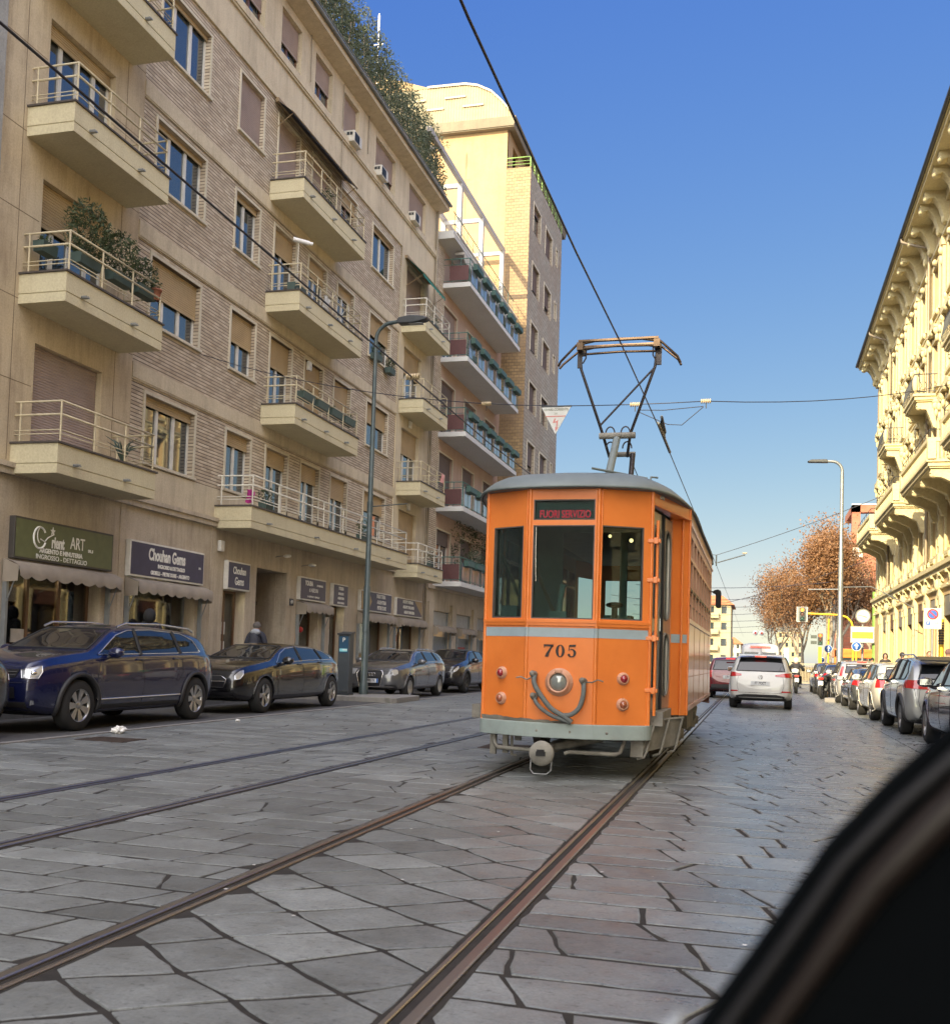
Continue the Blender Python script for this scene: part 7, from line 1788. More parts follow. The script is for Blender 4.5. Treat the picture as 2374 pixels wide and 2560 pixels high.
a = thing('wire_hanger', 'wire diamond and clamp holding the contact wire behind the pantograph', 'wire fitting', (-1.7, 20, 5.8))
mb = MB(); mb.tube([(-2.3, 20, 6.02), (-1.8, 20, 6.0), (-1.05, 20, 6.05)], .008, 4); mb.tube([(-2.3, 20, 5.99), (-1.72, 20, 5.72), (-1.45, 20, 5.70), (-1.05, 20, 6.04)], .008, 4); obj('wire', mb, WIRE, a)
mb = MB(); mb.tube([(-1.80, 19.6, 5.78), (-1.80, 19.5, 5.62), (-1.80, 20.3, 5.52), (-1.80, 20.4, 5.66), (-1.8, 19.6, 5.78)], .028, 6); mb.tube([(-1.8, 18.9, 5.50), (-1.8, 21.6, 5.50)], .03, 6); obj('clamp', mb, DARKM, a)
insul(-.55, 47.9, 6.13, 'white insulator on the span wire right of the tram roof')
obj_ = MB(); obj_.tube([(-1.8, 48, 5.55), (-1.8, 48, 6.05)], .03, 5); obj_.tube([(-1.75, 48, 5.7), (-.55, 47.9, 6.05)], .025, 5); o = obj('wire_support', obj_, DARKM); tag(o, 'slanted steady arm holding the contact wire far beyond the tram', 'wire fitting')
insul(-4.72, 13.6, 5.04, 'long pale and dark insulator on the second contact wire')
a = thing('warning_sign', 'white downward triangle sign with a red lightning bolt hanging from the span wire', 'sign', (-3.93, 20.1, 6.17))
Tw = frame((-3.93, 20.08, 6.16), (1, 0, 0), (0, 0, 1))
obj('sign_plate', MB().prism([(-.30, 0), (.30, 0), (0, -.56)], -.008, .008, 'z', T=Tw), mat('sign_white', (.62, .63, .60), .5), a)
mb = MB(); mb.box(-.20, .19, -.205, -.185, .009, .012, Tw); mb.prism([(-.06, -.33), (-.03, -.24), (.0, -.24), (-.02, -.31), (.05, -.27), (.03, -.42), (.05, -.42), (.0, -.5), (-.01, -.41), (.01, -.42), (.015, -.32)], .009, .012, 'z', T=Tw); obj('symbol', mb, mat('sign_pale_red', (.60, .22, .20), .5), a)
text(a, 'LEVARE CORRENTE', frame((-3.93, 20.068, 6.10), (1, 0, 0), (0, 0, 1)), .066, mat('sign_olive_text', (.25, .26, .2), .5), .001, .86, .001); text(a, '225', frame((-3.93, 20.068, 6.02), (1, 0, 0), (0, 0, 1)), .05, MATS['sign_olive_text'], .001, .9)
obj('hanger', MB().box(-4.24, -3.62, 20.07, 20.11, 6.15, 6.18), DARKM, a)

# ---------------------------------------------------------------- right-hand street furniture
a = thing('street_lamp', 'tall grey street lamp on the right in front of the autumn trees', 'street lamp', (3.0, 40.5, 0))
mb = MB(); mb.lathe([(.12, 0), (.12, 2.2), (.095, 2.25), (.085, 5.4), (.07, 5.45), (.062, 8.35)], n=14); obj('pole', mb, ALU, a, local=True)
obj('arm', MB().tube([(0, 0, 8.3)] + [(-.38 + .38 * cos(t * pi / 16), 0, 8.45 + .38 * sin(t * pi / 16)) for t in range(9)] + [(-.6, 0, 8.84)], .055, 8), ALU, a, local=True)
obj('lamp_head', MB().prism([(-.5, 8.78), (-1.2, 8.8), (-1.25, 8.84), (-1.1, 8.9), (-.55, 8.9)], -.13, .13, 'y'), mat('lamp_head_dark', (0, 0, 0)), a, local=True, bevel=.02)
mb = MB(); mb.tube([(-.05, 0, 4.02), (-1.15, 0, 4.0)], .025, 6); mb.tube([(.05, 0, 4.1), (1.1, .2, 4.15), (2.6, .4, 3.4)], .02, 6); mb.tube([(0, 0, 3.95), (0, 0, 4.15)], .1, 8); obj('bracket_arm', mb, ALU, a, local=True)
a = thing('street_clock', 'round white street clock above a yellow and white sign board', 'clock', (5.62, 60, 0))
obj('pole', MB().tube([(0, 0, 0), (0, 0, 3.5)], .07, 10), GREYM, a, local=True)
mb = MB(); mb.lathe([(.40, -.12), (.40, .12), (.34, .13), (0, .13)], (0, 0, 3.95), 'y', 36); mb.lathe([(0, -.10), (.34, -.10), (.36, -.14), (.40, -.12)], (0, 0, 3.95), 'y', 36); obj('clock_case', mb, mat('clock_grey', (.14, .14, .13), .5), a, local=True)
mb = MB(); mb.lathe([(0, -.125), (.335, -.125)], (0, 0, 3.95), 'y', 36); dl = obj('dial', mb, mat('dial_white', (.66, .64, .52), .4), a, local=True)
mb = MB()
for k in range(12): t = k * pi / 6; mb.box(-.008, .008, -.13, -.128, .26, .30, Matrix.Translation((0, 0, 3.95)) @ Matrix.Rotation(t, 4, 'Y'))
for t, ln, w_ in ((R(98 + 13), .20, .016), (R(-82), .27, .010)): mb.box(-w_, w_, -.134, -.130, -.03, ln, Matrix.Translation((0, 0, 3.95)) @ Matrix.Rotation(t, 4, 'Y'))
obj('hand', mb, BLACK, dl, local=True)
a = thing('sign_board', 'white board with a yellow band below the street clock', 'sign', (5.60, 59.9, 0))
obj('board', MB().box(-.62, .62, -.06, .0, 2.48, 3.38), mat('board_grey', (.3, .3, .28), .5), a, local=True); obj('board_face', MB().box(-.58, .58, -.07, -.06, 2.52, 3.34), mat('board_white', (.66, .65, .58), .5), a, local=True)
bf = obj('band', MB().box(-.54, .54, -.078, -.07, 2.72, 3.08), mat('band_yellow', (.78, .66, .03), .5), a, local=True)
mb = MB(); mb.box(-.14, .12, -.081, -.079, 2.97, 3.0); mb.box(-.44, .40, -.081, -.079, 2.83, 2.865); obj('text_line', mb, mat('text_olive', (.3, .3, .05), .5), bf, local=True)
def trafficlight(name_lab, x, y, z, scale, lit, board=True, pole=None):
    a = thing('traffic_light', name_lab, 'traffic light', (x, y, z), 0, None, scale)
    if board: obj('backboard', MB().box(-.28, .28, .0, .03, -.42, .42), mat('tl_backboard', (.22, .24, .24), .5), a, local=True, bevel=.04); obj('border', MB().tube([(-.28, -.01, -.40), (-.28, -.01, .40), (.28, -.01, .40), (.28, -.01, -.40), (-.28, -.01, -.40)], .018, 5), WHITE, a, local=True)
    obj('housing', MB().box(-.15, .15, -.14, .0, -.36, .36), mat('tl_housing', (.06, .075, .07), .5), a, local=True, bevel=.03)
    for k, (c, e_) in enumerate((((.85, .10, .02), 1.6), ((.12, .06, .05), 0), ((.03, .09, .08), 0))):
        zz = .24 - .24 * k; lc = (.9, .2, .03) if lit == 'o' and k == 0 else c
        obj('lamp', MB().lathe([(0, -.17), (.09, -.155), (.10, -.14)], (0, 0, zz), 'y', 20), mat('tl_%s%d' % (lit, k), lc, .3, em=e_), a, local=True)
        mb = MB(); vs = []
        for j in range(11): t = pi * j / 10; vs += [(.112 * cos(t), -.14, zz + .112 * sin(t)), (.112 * cos(t), -.27 + .03 * sin(t), zz + .112 * sin(t))]
        mb.add(vs, [(2 * j, 2 * j + 1, 2 * j + 3, 2 * j + 2) for j in range(10)]); obj('visor', mb, MATS['tl_housing'], a, local=True, fixn=False)
    return a
t1 = trafficlight('traffic light with orange-red lamp lit, hung from the yellow arm over the street', 2.45, 60, 3.99, 1.0, 'o')
mb = MB(); mb.tube([(.28, .0, .05), (2.0, .0, .0), (2.35, 0, -.12), (2.58, 0, -.36), (2.68, 0, -.7), (2.70, 0, -3.99)], .055, 8); obj('arm', mb, YELP, t1, local=True)
t2 = trafficlight('red traffic light on a yellow post in front of the trees', 3.42, 60, 2.62, .9, 'r', board=False)
obj('post', MB().box(-.10, .10, -.02, .18, -2.9, -.45), YELP, t2, local=True)
mb = MB(); mb.box(-.55, -.2, -.08, -.02, .05, .25); mb.box(-.55, -.2, -.08, -.02, -.3, -.1); obj('side_signal', mb, MATS['tl_housing'], t2, local=True)
def arrowsign(x, y, z, r, lab, post=YELP):
    a = thing('road_sign', lab, 'road sign', (x, y, 0)); obj('post', MB().tube([(0, .04, 0), (0, .04, z + r)], .05, 8), post, a, local=True)
    d_ = obj('disc', MB().lathe([(0, -.02), (r, -.02), (r, .01), (0, .01)], (0, 0, z), 'y', 30), BLUE, a, local=True)
    mb = MB(); mb.lathe([(r * .9, -.022), (r * .99, -.022)], (0, 0, z), 'y', 30); mb.prism([(-.03 * r / .25, z - r * .6), (.03 * r / .25, z - r * .6), (.03 * r / .25, z + r * .1), (r * .42, z + r * .05), (0, z + r * .65), (-r * .42, z + r * .05), (-.03 * r / .25, z + r * .1)], -.024, -.021, 'y'); obj('arrow', mb, WHITE, d_, local=True)
arrowsign(5.27, 59.5, 2.28, .26, 'round blue sign with a white arrow under the yellow and white board')
arrowsign(3.92, 61, 2.13, .22, 'round blue arrow sign right of the red traffic light'); arrowsign(3.62, 62, 1.5, .17, 'small low blue sign below the red traffic light', GREYM)
for x, l in ((4.05, 'thin yellow pole left of the grey lamp'), ): tag(obj('pole', MB().tube([(x, 63, 0), (x, 63, 3.9)], .05, 8), YELP), l, 'pole')
# no-parking sign on its pole and the bandaged yellow pole
a = thing('road_sign', 'white no-parking panel with red and blue roundel on a grey pole', 'road sign', (3.92, 25.7, 0))
obj('post', MB().tube([(0, .03, 0), (0, .03, 2.45)], .028, 8), GREYM, a, local=True)
bd = obj('panel', MB().box(-.19, .19, -.012, .0, 2.08, 2.56), mat('sign_cream', (.62, .60, .48), .5), a, local=True, bevel=.008)
mb = MB(); mb.lathe([(.0, -.014), (.095, -.014)], (0, 0, 2.42), 'y', 30); obj('roundel', mb, BLUE, bd, local=True)
mb = MB(); mb.lathe([(.092, -.016), (.122, -.016)], (0, 0, 2.42), 'y', 30); mb.box(-.10, .10, -.018, -.015, -.014, .014, Matrix.Translation((0, 0, 2.42)) @ Matrix.Rotation(R(45), 4, 'Y')); obj('ring', mb, RED, bd, local=True)
mb = MB(); mb.box(-.14, -.05, -.016, -.013, 2.17, 2.26); mb.box(-.14, .13, -.016, -.0145, 2.12, 2.135); obj('symbol', mb, BLUE, bd, local=True)
text(bd, 'P', frame((3.92 - .095, 25.7 - .0165, 2.215), (1, 0, 0), (0, 0, 1)), .075, LETW, .0005); text(bd, '5 m', frame((3.92 + .08, 25.7 - .0145, 2.22), (1, 0, 0), (0, 0, 1)), .06, mat('ink_grey', (.2, .2, .18), .6), .0005)
a = thing('pole', 'yellow pole wrapped in dark tape beside the no-parking sign', 'pole', (4.25, 26.6, 0)); obj('post', MB().tube([(0, 0, 0), (0, 0, 2.35)], .055, 10), YELP, a, local=True)
mb = MB()
for k in range(9): mb.tube([(0, 0, 1.75 + k * .06), (0, 0, 1.80 + k * .06)], .062 + .006 * (k % 2), 10)
obj('tape', mb, mat('tape_dark', (.06, .045, .03), .7), a, local=True)
tag(obj('green_pole', MB().tube([(6.25, 60.2, 0), (6.25, 60.2, 5.3)], .13, 10), mat('green_paint', (.20, .36, .07), .5)), 'bright green post at the far corner of the palazzo', 'post')
a = thing('fence', 'pale railing fence at the crossing in front of the trees', 'fence', (2.6, 64, 0))
mb = MB(); x = 1.9
while x < 4.3: mb.box(x, x + .03, 64, 64.03, .1, 1.25); x += .085
mb.box(1.88, 4.3, 63.99, 64.04, 1.22, 1.27); mb.box(1.88, 4.3, 63.99, 64.04, .1, .15); obj('bars', mb, mat('fence_cream', (.40, .35, .24), .6), a)
a = thing('bus', 'orange tram or bus side just visible behind the parked cars', 'bus', (6.0, 74, 0))
mb = MB(); mb.box(5.05, 5.2, 72.6, 72.8, .5, 2.3); mb.box(5.05, 9.0, 72.6, 75, 1.75, 2.35); mb.box(5.05, 9, 72.6, 75, .4, 1.2); obj('body', mb, ORG, a, bevel=.04); mb = MB()
for k in range(4): mb.box(5.3 + k * .95, 6.1 + k * .95, 72.68, 72.75, 1.2, 1.75); mb.cut()
obj('window', mb, GLASS, a); mb = MB()
for x in (5.9, 8.2): mb.lathe([(0, 72.6), (.4, 72.6), (.4, 72.9), (0, 72.9)], (x, 0, .4), 'y', 20); mb.cut()
obj('wheel', mb, TYRE, a)
a = thing('advert_column', 'pale blue and white poster column at the crossing', 'advert column', (1.7, 62, 0)); obj('column', MB().box(-.17, .17, -.1, .1, .3, 2.15), GREYM, a, local=True, bevel=.02); obj('poster', MB().box(-.15, .15, -.108, -.1, .9, 2.1), mat('poster_blue', (.30, .48, .62), .4, var=.5, scale=4), a, local=True)
a = thing('signal', 'pair of small round red-dotted signals hung over the crossing', 'signal', (.2, 110, 5)); mb = MB()
for dx in (-.32, .32): mb.lathe([(0, -.05), (.26, -.05), (.26, .05), (0, .05)], (dx, 0, 0), 'y', 20); mb.cut()
obj('disc', mb, WHITE, a, local=True); mb = MB()
for dx in (-.32, .32): mb.lathe([(0, -.06), (.12, -.06)], (dx, 0, 0), 'y', 16); mb.cut()
obj('dot', mb, RED, a, local=True); a.location = (.25, 110, 4.35); 

# ---------------------------------------------------------------- far buildings and trees
def farblock(name_, lab, x0, x1, y0, y1, h, m, wcol, roofm=None, nx=4, nz=5, face='y', wm=None):
    a = thing(name_, lab, 'building', ((x0 + x1) / 2, (y0 + y1) / 2, 0)); mb = MB()
    hs = []; 
    for i in range(nx):
        for j in range(nz): u = (i + .5) / nx * (x1 - x0); z = (j + .45) / nz * h; hs.append((u - .22 * (x1 - x0) / nx, u + .22 * (x1 - x0) / nx, z, z + .45 * h / nz))
    panel(mb, (x0, y0, 0), (1, 0, 0), x1 - x0, 0, h, hs, .3)
    hy = []; ny = max(2, int((y1 - y0) / 4))
    for i in range(ny):
        for j in range(nz): u = (i + .5) / ny * (y1 - y0); z = (j + .45) / nz * h; hy.append((u - .8, u + .8, z, z + .45 * h / nz))
    panel(mb, (x0, y1, 0), (0, -1, 0), y1 - y0, 0, h, hy, .3); panel(mb, (x1, y0, 0), (0, 1, 0), y1 - y0, 0, h, hy, .3); mb.quad((x0, y0, h), (x1, y0, h), (x1, y1, h), (x0, y1, h)); mb.quad((x0, y1, 0), (x1, y1, 0), (x1, y1, h), (x0, y1, h))
    obj('wall', mb, m, a)
    for h_ in hs: obj('window', MB().box(x0 + h_[0], x0 + h_[1], y0 + .2, y0 + .24, h_[2], h_[3]), wm or GLASS, a)
    g_ = MB()
    for h_ in hy: g_.box(x0 + .2, x0 + .24, y1 - h_[1], y1 - h_[0], h_[2], h_[3]); g_.cut(); g_.box(x1 - .24, x1 - .2, y0 + h_[0], y0 + h_[1], h_[2], h_[3]); g_.cut()
    obj('window', g_, wm or GLASS, a)
    if roofm: obj('roof', MB().prism([(x0 - .6, h + .01), (x1 + .6, h + .01), (x1 - 1.5, h + 1.6), (x0 + 1.5, h + 1.6)], y0 - .6, y1 + .6, 'y'), roofm, a)
    return a
YEL = streaky('far_yellow', (.34, .28, .155), (.39, .32, .18), (.28, .22, .13), amt=.3)
RT = MATS['roof_tile']
b1 = farblock('apartment_building', 'sunlit yellow block with a red-brown roof seen just right of the tram', -16, -4.4, 190, 206, 11.6, YEL, None, RT, 5, 4)
mb = MB()
for z in (3.4, 6.3, 9.2): mb.box(-14, -6.5, 189.0, 190, z, z + .9)
obj('balcony', mb, YEL, b1)
farblock('apartment_building', 'lower pale block beyond the yellow one at the end of the street', -8.5, -4.9, 215, 240, 6.5, YEL, None, None, 2, 3)
farblock('apartment_building', 'small distant pale block left of the vanishing street', -7.5, -3.6, 262, 290, 6.0, PLAST2, None, RT, 3, 3)
farblock('apartment_building', 'distant cream block at the end of the street, half behind the trees', 4.6, 10, 240, 262, 8.5, YEL, None, None, 4, 4)
rb = farblock('apartment_building', 'red brick block with an open frame at its roof corner, behind the trees', 8.45, 16, 110, 122, 13.6, REDBR, None, None, 3, 5, wm=mat('window_pale', (.5, .47, .38), .4))
mb = MB(); mb.box(9.1, 9.9, 109.4, 110.2, 13.6, 17.4); mb.box(9.1, 16, 109.4, 110.6, 16.7, 17.45); mb.box(11.6, 16, 109.6, 110.6, 13.6, 16.7); mb.box(9.1, 9.9, 109.4, 118, 16.7, 17.45); obj('roof_frame', mb, REDBR, rb)
mb = MB(); mb.box(8.4, 16, 109.9, 110, 13.6, 13.75); mb.box(9.05, 16, 109.35, 109.4, 17.45, 17.55); obj('coping', mb, WHITEC, rb)
def tree(x, y, h, rad, lab, seed, nleaf=5200, lean=0, group='autumn plane trees beyond the crossing', leafm=None, trunkh=.28):
    a = thing('plane_tree', lab, 'tree', (x, y, 0), 0, group); rr = random.Random(seed); tr = MB(); tips = []
    def br(p, d, L, r, lv):
        n = 3; pts = [p]; q = p.copy(); dd = d.copy()
        for i in range(n): dd = (dd + Vector((rr.gauss(0, .13), rr.gauss(0, .13), .05))).normalized(); q = q + dd * (L / n); pts.append(q.copy())
        tr.tube(pts, r, 6 if lv < 2 else 4, False, r2=r * .55)
        if lv >= 2: tips.extend((pts[-1], pts[-2]))
        if lv >= 4: return
        for k in range((4, 4, 3, 3)[lv]):
            nd = (dd + Vector((rr.gauss(0, .55), rr.gauss(0, .55), rr.uniform(-.1, .6)))).normalized(); br(pts[-1] if k else pts[-2], nd, L * rr.uniform(.62, .82), r * .55, lv + 1)
    br(Vector((0, 0, 0)), Vector((lean, 0, 1)).normalized(), h * trunkh, h * .022, 0)
    s_ = max(t.z for t in tips) / h; mx = max(1e-3, sorted(math.hypot(t.x, t.y) for t in tips)[int(len(tips) * .92)])
    kx = rad / mx; kx = min(kx, 1.6)
    def f(p): return (p[0] * (1 + (kx - 1) * min(1, p[2] / (h * .4))), p[1] * (1 + (kx - 1) * min(1, p[2] / (h * .4))), p[2] / s_)
    tr.v = [f(p) for p in tr.v]; tips = [Vector(f(t)) for t in tips]
    obj('trunk', tr, BARK, a, local=True, fixn=False)
    lf = MB()
    for _ in range(int(nleaf * 2.3)):
        t = tips[rr.randrange(len(tips))]; p = t + Vector((rr.gauss(0, .45), rr.gauss(0, .45), rr.gauss(0, .42))) * (h / 9)
        u = Vector((rr.gauss(0, 1), rr.gauss(0, 1), rr.gauss(0, 1))).normalized(); v = u.cross(Vector((rr.gauss(0, 1), rr.gauss(0, 1), rr.gauss(0, 1)))).normalized(); s2 = rr.uniform(.05, .11) * h / 11
        lf.add([p - u * s2, p + v * s2 * .6, p + u * s2, p - v * s2 * .6], [(0, 1, 2, 3)])
    obj('crown', lf, leafm or LEAFB, a, local=True, fixn=False); return a
K9 = 1.55
tree(3.0, 88, 9.0, 2.8, 'autumn plane tree at the left edge of the clump, leaning towards the street', 1, 6500)
tree(5.2, 92, 12.4, 2.8, 'tall autumn plane tree left of the grey lamp post', 2, 7500)
tree(7.0, 95, 14.0, 2.5, 'tallest autumn plane tree, its thin top right beside the grey lamp post', 3, 5200)
tree(9.6, 96, 9.0, 2.2, 'autumn plane tree between the grey lamp post and the palazzo', 4, 7000)
tree(4.3, 100, 11.2, 2.8, 'autumn plane tree at the back of the clump', 5, 6000)
tree(2.1, 104, 7.6, 2.2, 'small autumn tree lowest at the left of the clump', 6, 3500)
tree(6.8, 104, 12.0, 2.6, 'autumn plane tree behind the street clock', 8, 6500)
tag(obj('hedge_bank', MB().box(2.4, 10, 84, 86, 0, 1.0), mat('hedge_brown', (.10, .075, .04), .9, scale=20, var=.5, bump=1)), 'low brown hedge under the autumn trees', 'hedge')

# ---------------------------------------------------------------- own car: blurred door frame close to the lens
a = thing('car_door_frame', 'out-of-focus black car window frame filling the lower right corner', 'car door', (.2, .42, .7))
mb = MB(); mb.prism([(-.20, .68), (-.085, .895), (-.028, .983), (.002, 1.029), (.030, 1.074), (.053, 1.101), (.080, 1.128), (.16, 1.20), (.45, 1.35), (.5, .5), (-.3, .5)], .446, .456, 'y'); obj('door_panel', mb, mat('door_black', (.004, .005, .006), .95, ior=1.1), a, bevel=.003)
edge = [(-.20, .44, .675), (-.085, .44, .890), (-.027, .44, .977), (.003, .44, 1.023), (.031, .44, 1.068), (.054, .44, 1.095), (.081, .44, 1.122), (.16, .44, 1.195), (.45, .44, 1.345)]
obj('window_seal', MB().tube([(x + .004, y + .006, z - .003) for x, y, z in edge], .003, 8), mat('seal_black', (.006, .006, .008), .6), a)
obj('frame_highlight', MB().tube([(x + .017, y + .006, z - .009) for x, y, z in edge], [.003, .003, .004, .005, .007, .008, .009, .010, .010], 10), mat('highlight_brown', (.022, .016, .014), .35, .2), a)  # brown tube standing in for the highlight band along the frame
obj('pale_strip', MB().tube([(-.09, .452, .895), (-.05, .452, .962), (-.028, .452, .996)], [.02, .011, .002], 10), mat('pale_grey', (.35, .38, .42), .4), a)  # pale tapered strip beside the lower end of the frame
# ---------------------------------------------------------------- people
SKIN = NT('skin'); SKIN.set(col=(.42, .23, .16), rough=.55); SKIN = SKIN.m
def skinmesh(name, verts, edges, radii, m, parent, lv=2, root=0, sm=True):
    me = bpy.data.meshes.new(name); me.from_pydata(verts, edges, []); o = bpy.data.objects.new('tmp', me); COL.objects.link(o)
    md = o.modifiers.new('k', 'SKIN'); md.use_smooth_shade = True
    for i, r in enumerate(radii): v = me.skin_vertices[0].data[i]; v.radius = r if isinstance(r, tuple) else (r, r); v.use_root = i == root
    s_ = o.modifiers.new('s', 'SUBSURF'); s_.levels = lv
    m2 = evalmesh(o); bpy.data.objects.remove(o); m2.materials.clear(); m2.materials.append(m)
    for p in m2.polygons: p.use_smooth = True
    return obj(name, m2, m, parent, local=True)
def person(lab, x, y, z, rz, h, top, legs, hair=(.02, .015, .012), pose='walk', hat=None, hood=None, bag=None, group=None, cat='person', skin=None):
    a = thing('person', lab, cat, (x, y, z), rz, group, h / 1.75); st_ = .22 if pose == 'walk' else .06
    sit = pose == 'ride'
    # joints: facing +y
    if not sit:
        J = dict(pel=(0, 0, .95), wai=(0, .01, 1.10), che=(0, .02, 1.30), nek=(0, .01, 1.48), nk2=(0, .02, 1.54), hd=(0, .03, 1.63), top=(0, .02, 1.70),
            hL=(-.10, 0, .90), kL=(-.105, st_ * .7, .50), aL=(-.11, st_ * .5, .09), tL=(-.12, st_ * .5 + .15, .035), hR=(.10, 0, .90), kR=(.105, .02, .49), aR=(.11, -st_, .10), tR=(.12, -st_ + .14, .035),
            sL=(-.18, .01, 1.42), eL=(-.25, -.06, 1.15), wL=(-.26, .05, .92), sR=(.18, .01, 1.42), eR=(.25, .0, 1.15), wR=(.26, .12, .93))
    else:
        J = dict(pel=(0, 0, .78), wai=(0, .05, .93), che=(0, .12, 1.14), nek=(0, .16, 1.32), nk2=(0, .18, 1.38), hd=(0, .20, 1.47), top=(0, .20, 1.54),
            hL=(-.10, .02, .76), kL=(-.20, .42, .72), aL=(-.20, .40, .32), tL=(-.21, .55, .27), hR=(.10, .02, .76), kR=(.20, .42, .72), aR=(.20, .40, .32), tR=(.21, .55, .27),
            sL=(-.19, .13, 1.26), eL=(-.33, .26, 1.06), wL=(-.30, .50, 1.05), sR=(.19, .13, 1.26), eR=(.33, .26, 1.06), wR=(.30, .50, 1.05))
    ch = ['pel', 'wai', 'che', 'nek', 'nk2', 'hd', 'top', 'hL', 'kL', 'aL', 'tL', 'hR', 'kR', 'aR', 'tR', 'sL', 'eL', 'wL', 'sR', 'eR', 'wR']; ix = {k: i for i, k in enumerate(ch)}
    E_ = [('pel', 'wai'), ('wai', 'che'), ('che', 'nek'), ('nek', 'nk2'), ('nk2', 'hd'), ('hd', 'top'), ('pel', 'hL'), ('hL', 'kL'), ('kL', 'aL'), ('aL', 'tL'), ('pel', 'hR'), ('hR', 'kR'), ('kR', 'aR'), ('aR', 'tR'), ('nek', 'sL'), ('sL', 'eL'), ('eL', 'wL'), ('nek', 'sR'), ('sR', 'eR'), ('eR', 'wR')]
    rad = dict(pel=.13, wai=.115, che=(.15, .11), nek=.075, nk2=.055, hd=.085, top=.07, hL=.09, kL=.055, aL=.04, tL=.035, hR=.09, kR=.055, aR=.04, tR=.035, sL=.055, eL=.042, wL=.03, sR=.055, eR=.042, wR=.03)
    V_ = [list(J[k]) for k in ch]; Ed = [(ix[p], ix[q]) for p, q in E_]; Rd = [rad[k] for k in ch]
    for sd, w_ in ((-1, 'wL'), (1, 'wR')):                # palm, four fingers and a thumb
        w0 = Vector(J[w_]); e0 = Vector(J['e' + w_[1]]); d_ = (w0 - e0).normalized(); ax = Vector((0, 1, 0)) if abs(d_.y) < .7 else Vector((1, 0, 0)); ax = (ax - d_ * ax.dot(d_)).normalized()
        V_.append(list(w0 + d_ * .07)); Ed.append((ix[w_], len(V_) - 1)); Rd.append((.034, .018)); pi_ = len(V_) - 1; cur = Vector((-sd, 0, 0)) * .02
        for k in range(4):
            b0 = w0 + d_ * .09 + ax * (.028 - .019 * k); V_.append(list(b0)); Ed.append((pi_, len(V_) - 1)); Rd.append(.010)
            V_.append(list(b0 + d_ * (.045, .052, .048, .036)[k] + cur)); Ed.append((len(V_) - 2, len(V_) - 1)); Rd.append(.008)
        V_.append(list(w0 + d_ * .05 + ax * .045)); Ed.append((ix[w_], len(V_) - 1)); Rd.append(.011); V_.append(list(w0 + d_ * .085 + ax * .055 + cur)); Ed.append((len(V_) - 2, len(V_) - 1)); Rd.append(.009)
    bd_ = skinmesh('body', V_, Ed, Rd, skin or SKIN, a, 2)
    hx, hy, hz = J['hd']
    # head with face set into the continuous neck
    mb = MB(); mb.ball((hx, hy, hz), (.078, .098, .118), 18, 14); mb.ball((hx, hy + .096, hz - .012), (.014, .022, .024), 8, 6); mb.ball((hx, hy + .082, hz - .062), (.028, .014, .009), 8, 5)
    for s_ in (-1, 1): mb.ball((hx + s_ * .079, hy - .005, hz - .005), (.012, .022, .032), 8, 6)
    obj('head', mb, skin or SKIN, a, local=True)
    mb = MB(); [mb.ball((hx + s_ * .030, hy + .088, hz + .018), (.012, .008, .008), 8, 6).cut() for s_ in (-1, 1)]; obj('eye', mb, mat('eye_dark', (.02, .015, .015), .2), a, local=True)
    hm = mat('hair_%d' % int(hair[0] * 1000), hair, .7); mb = MB(); mb.ball((hx, hy - .018, hz + .022), (.088, .102, .112), 16, 12); 
    if not hat and not hood: obj('hair', mb, hm, a, local=True)
    if hat == 'helmet':
        mb = MB(); mb.ball((hx, hy - .005, hz + .02), (.128, .145, .14), 18, 12); obj('helmet', mb, mat('helmet_white', (.68, .67, .62), .25, coat=1), a, local=True)
        mb = MB(); mb.ball((hx, hy + .03, hz + .01), (.118, .125, .07), 14, 8); obj('visor', mb, CARGL, a, local=True)
    elif hat: mb = MB(); mb.ball((hx, hy - .01, hz + .035), (.098, .112, .105), 16, 10); mb.lathe([(.097, 0), (.103, .015), (.103, .045), (.095, .055)], (hx, hy - .005, hz + .01), 'z', 18); obj('hat', mb, mat('hat_%d' % int(hat[0] * 1000), hat, .9, bump=.4, scale=20), a, local=True)
    if hood is not None and hood != 'down':
        mb = MB(); mb.ball((hx, hy - .04, hz + .01), (.125, .12, .155), 18, 12); obj('hood', mb, mat('jacket_%d' % int(top[2] * 1000 + top[0] * 10000), top, .8), a, local=True)
    jm = mat('jacket_%d' % int(top[2] * 1000 + top[0] * 10000), top, .8, bump=.5, scale=9)
    jk = ['pel', 'wai', 'che', 'nek', 'sL', 'eL', 'wL', 'sR', 'eR', 'wR']; ji = {k: i for i, k in enumerate(jk)}
    jv = [J[k] for k in jk]; jv[6] = tuple(Vector(J['wL']).lerp(Vector(J['eL']), .08)); jv[9] = tuple(Vector(J['wR']).lerp(Vector(J['eR']), .08))
    skinmesh('jacket', jv, [(ji[p], ji[q]) for p, q in E_ if p in ji and q in ji], [(.18, .14), (.165, .135), (.185, .14), .10, .085, .068, .052, .085, .068, .052], jm, a, 2)
    lm_ = mat('trousers_%d' % int(legs[2] * 1000), legs, .85); lk = ['pel', 'hL', 'kL', 'aL', 'hR', 'kR', 'aR']; li = {k: i for i, k in enumerate(lk)}
    skinmesh('trousers', [J[k] for k in lk], [(li[p], li[q]) for p, q in E_ if p in li and q in li], [.14, .105, .075, .058, .105, .075, .058], lm_, a, 2)
    for k in 'LR':
        p, q = Vector(J['a' + k]), Vector(J['t' + k]); mb = MB(); mb.ball(p.lerp(q, .45) + Vector((0, .0, -.01)), (.048, .135, .042), 12, 8); obj('shoe', mb, BLACK, a, local=True)
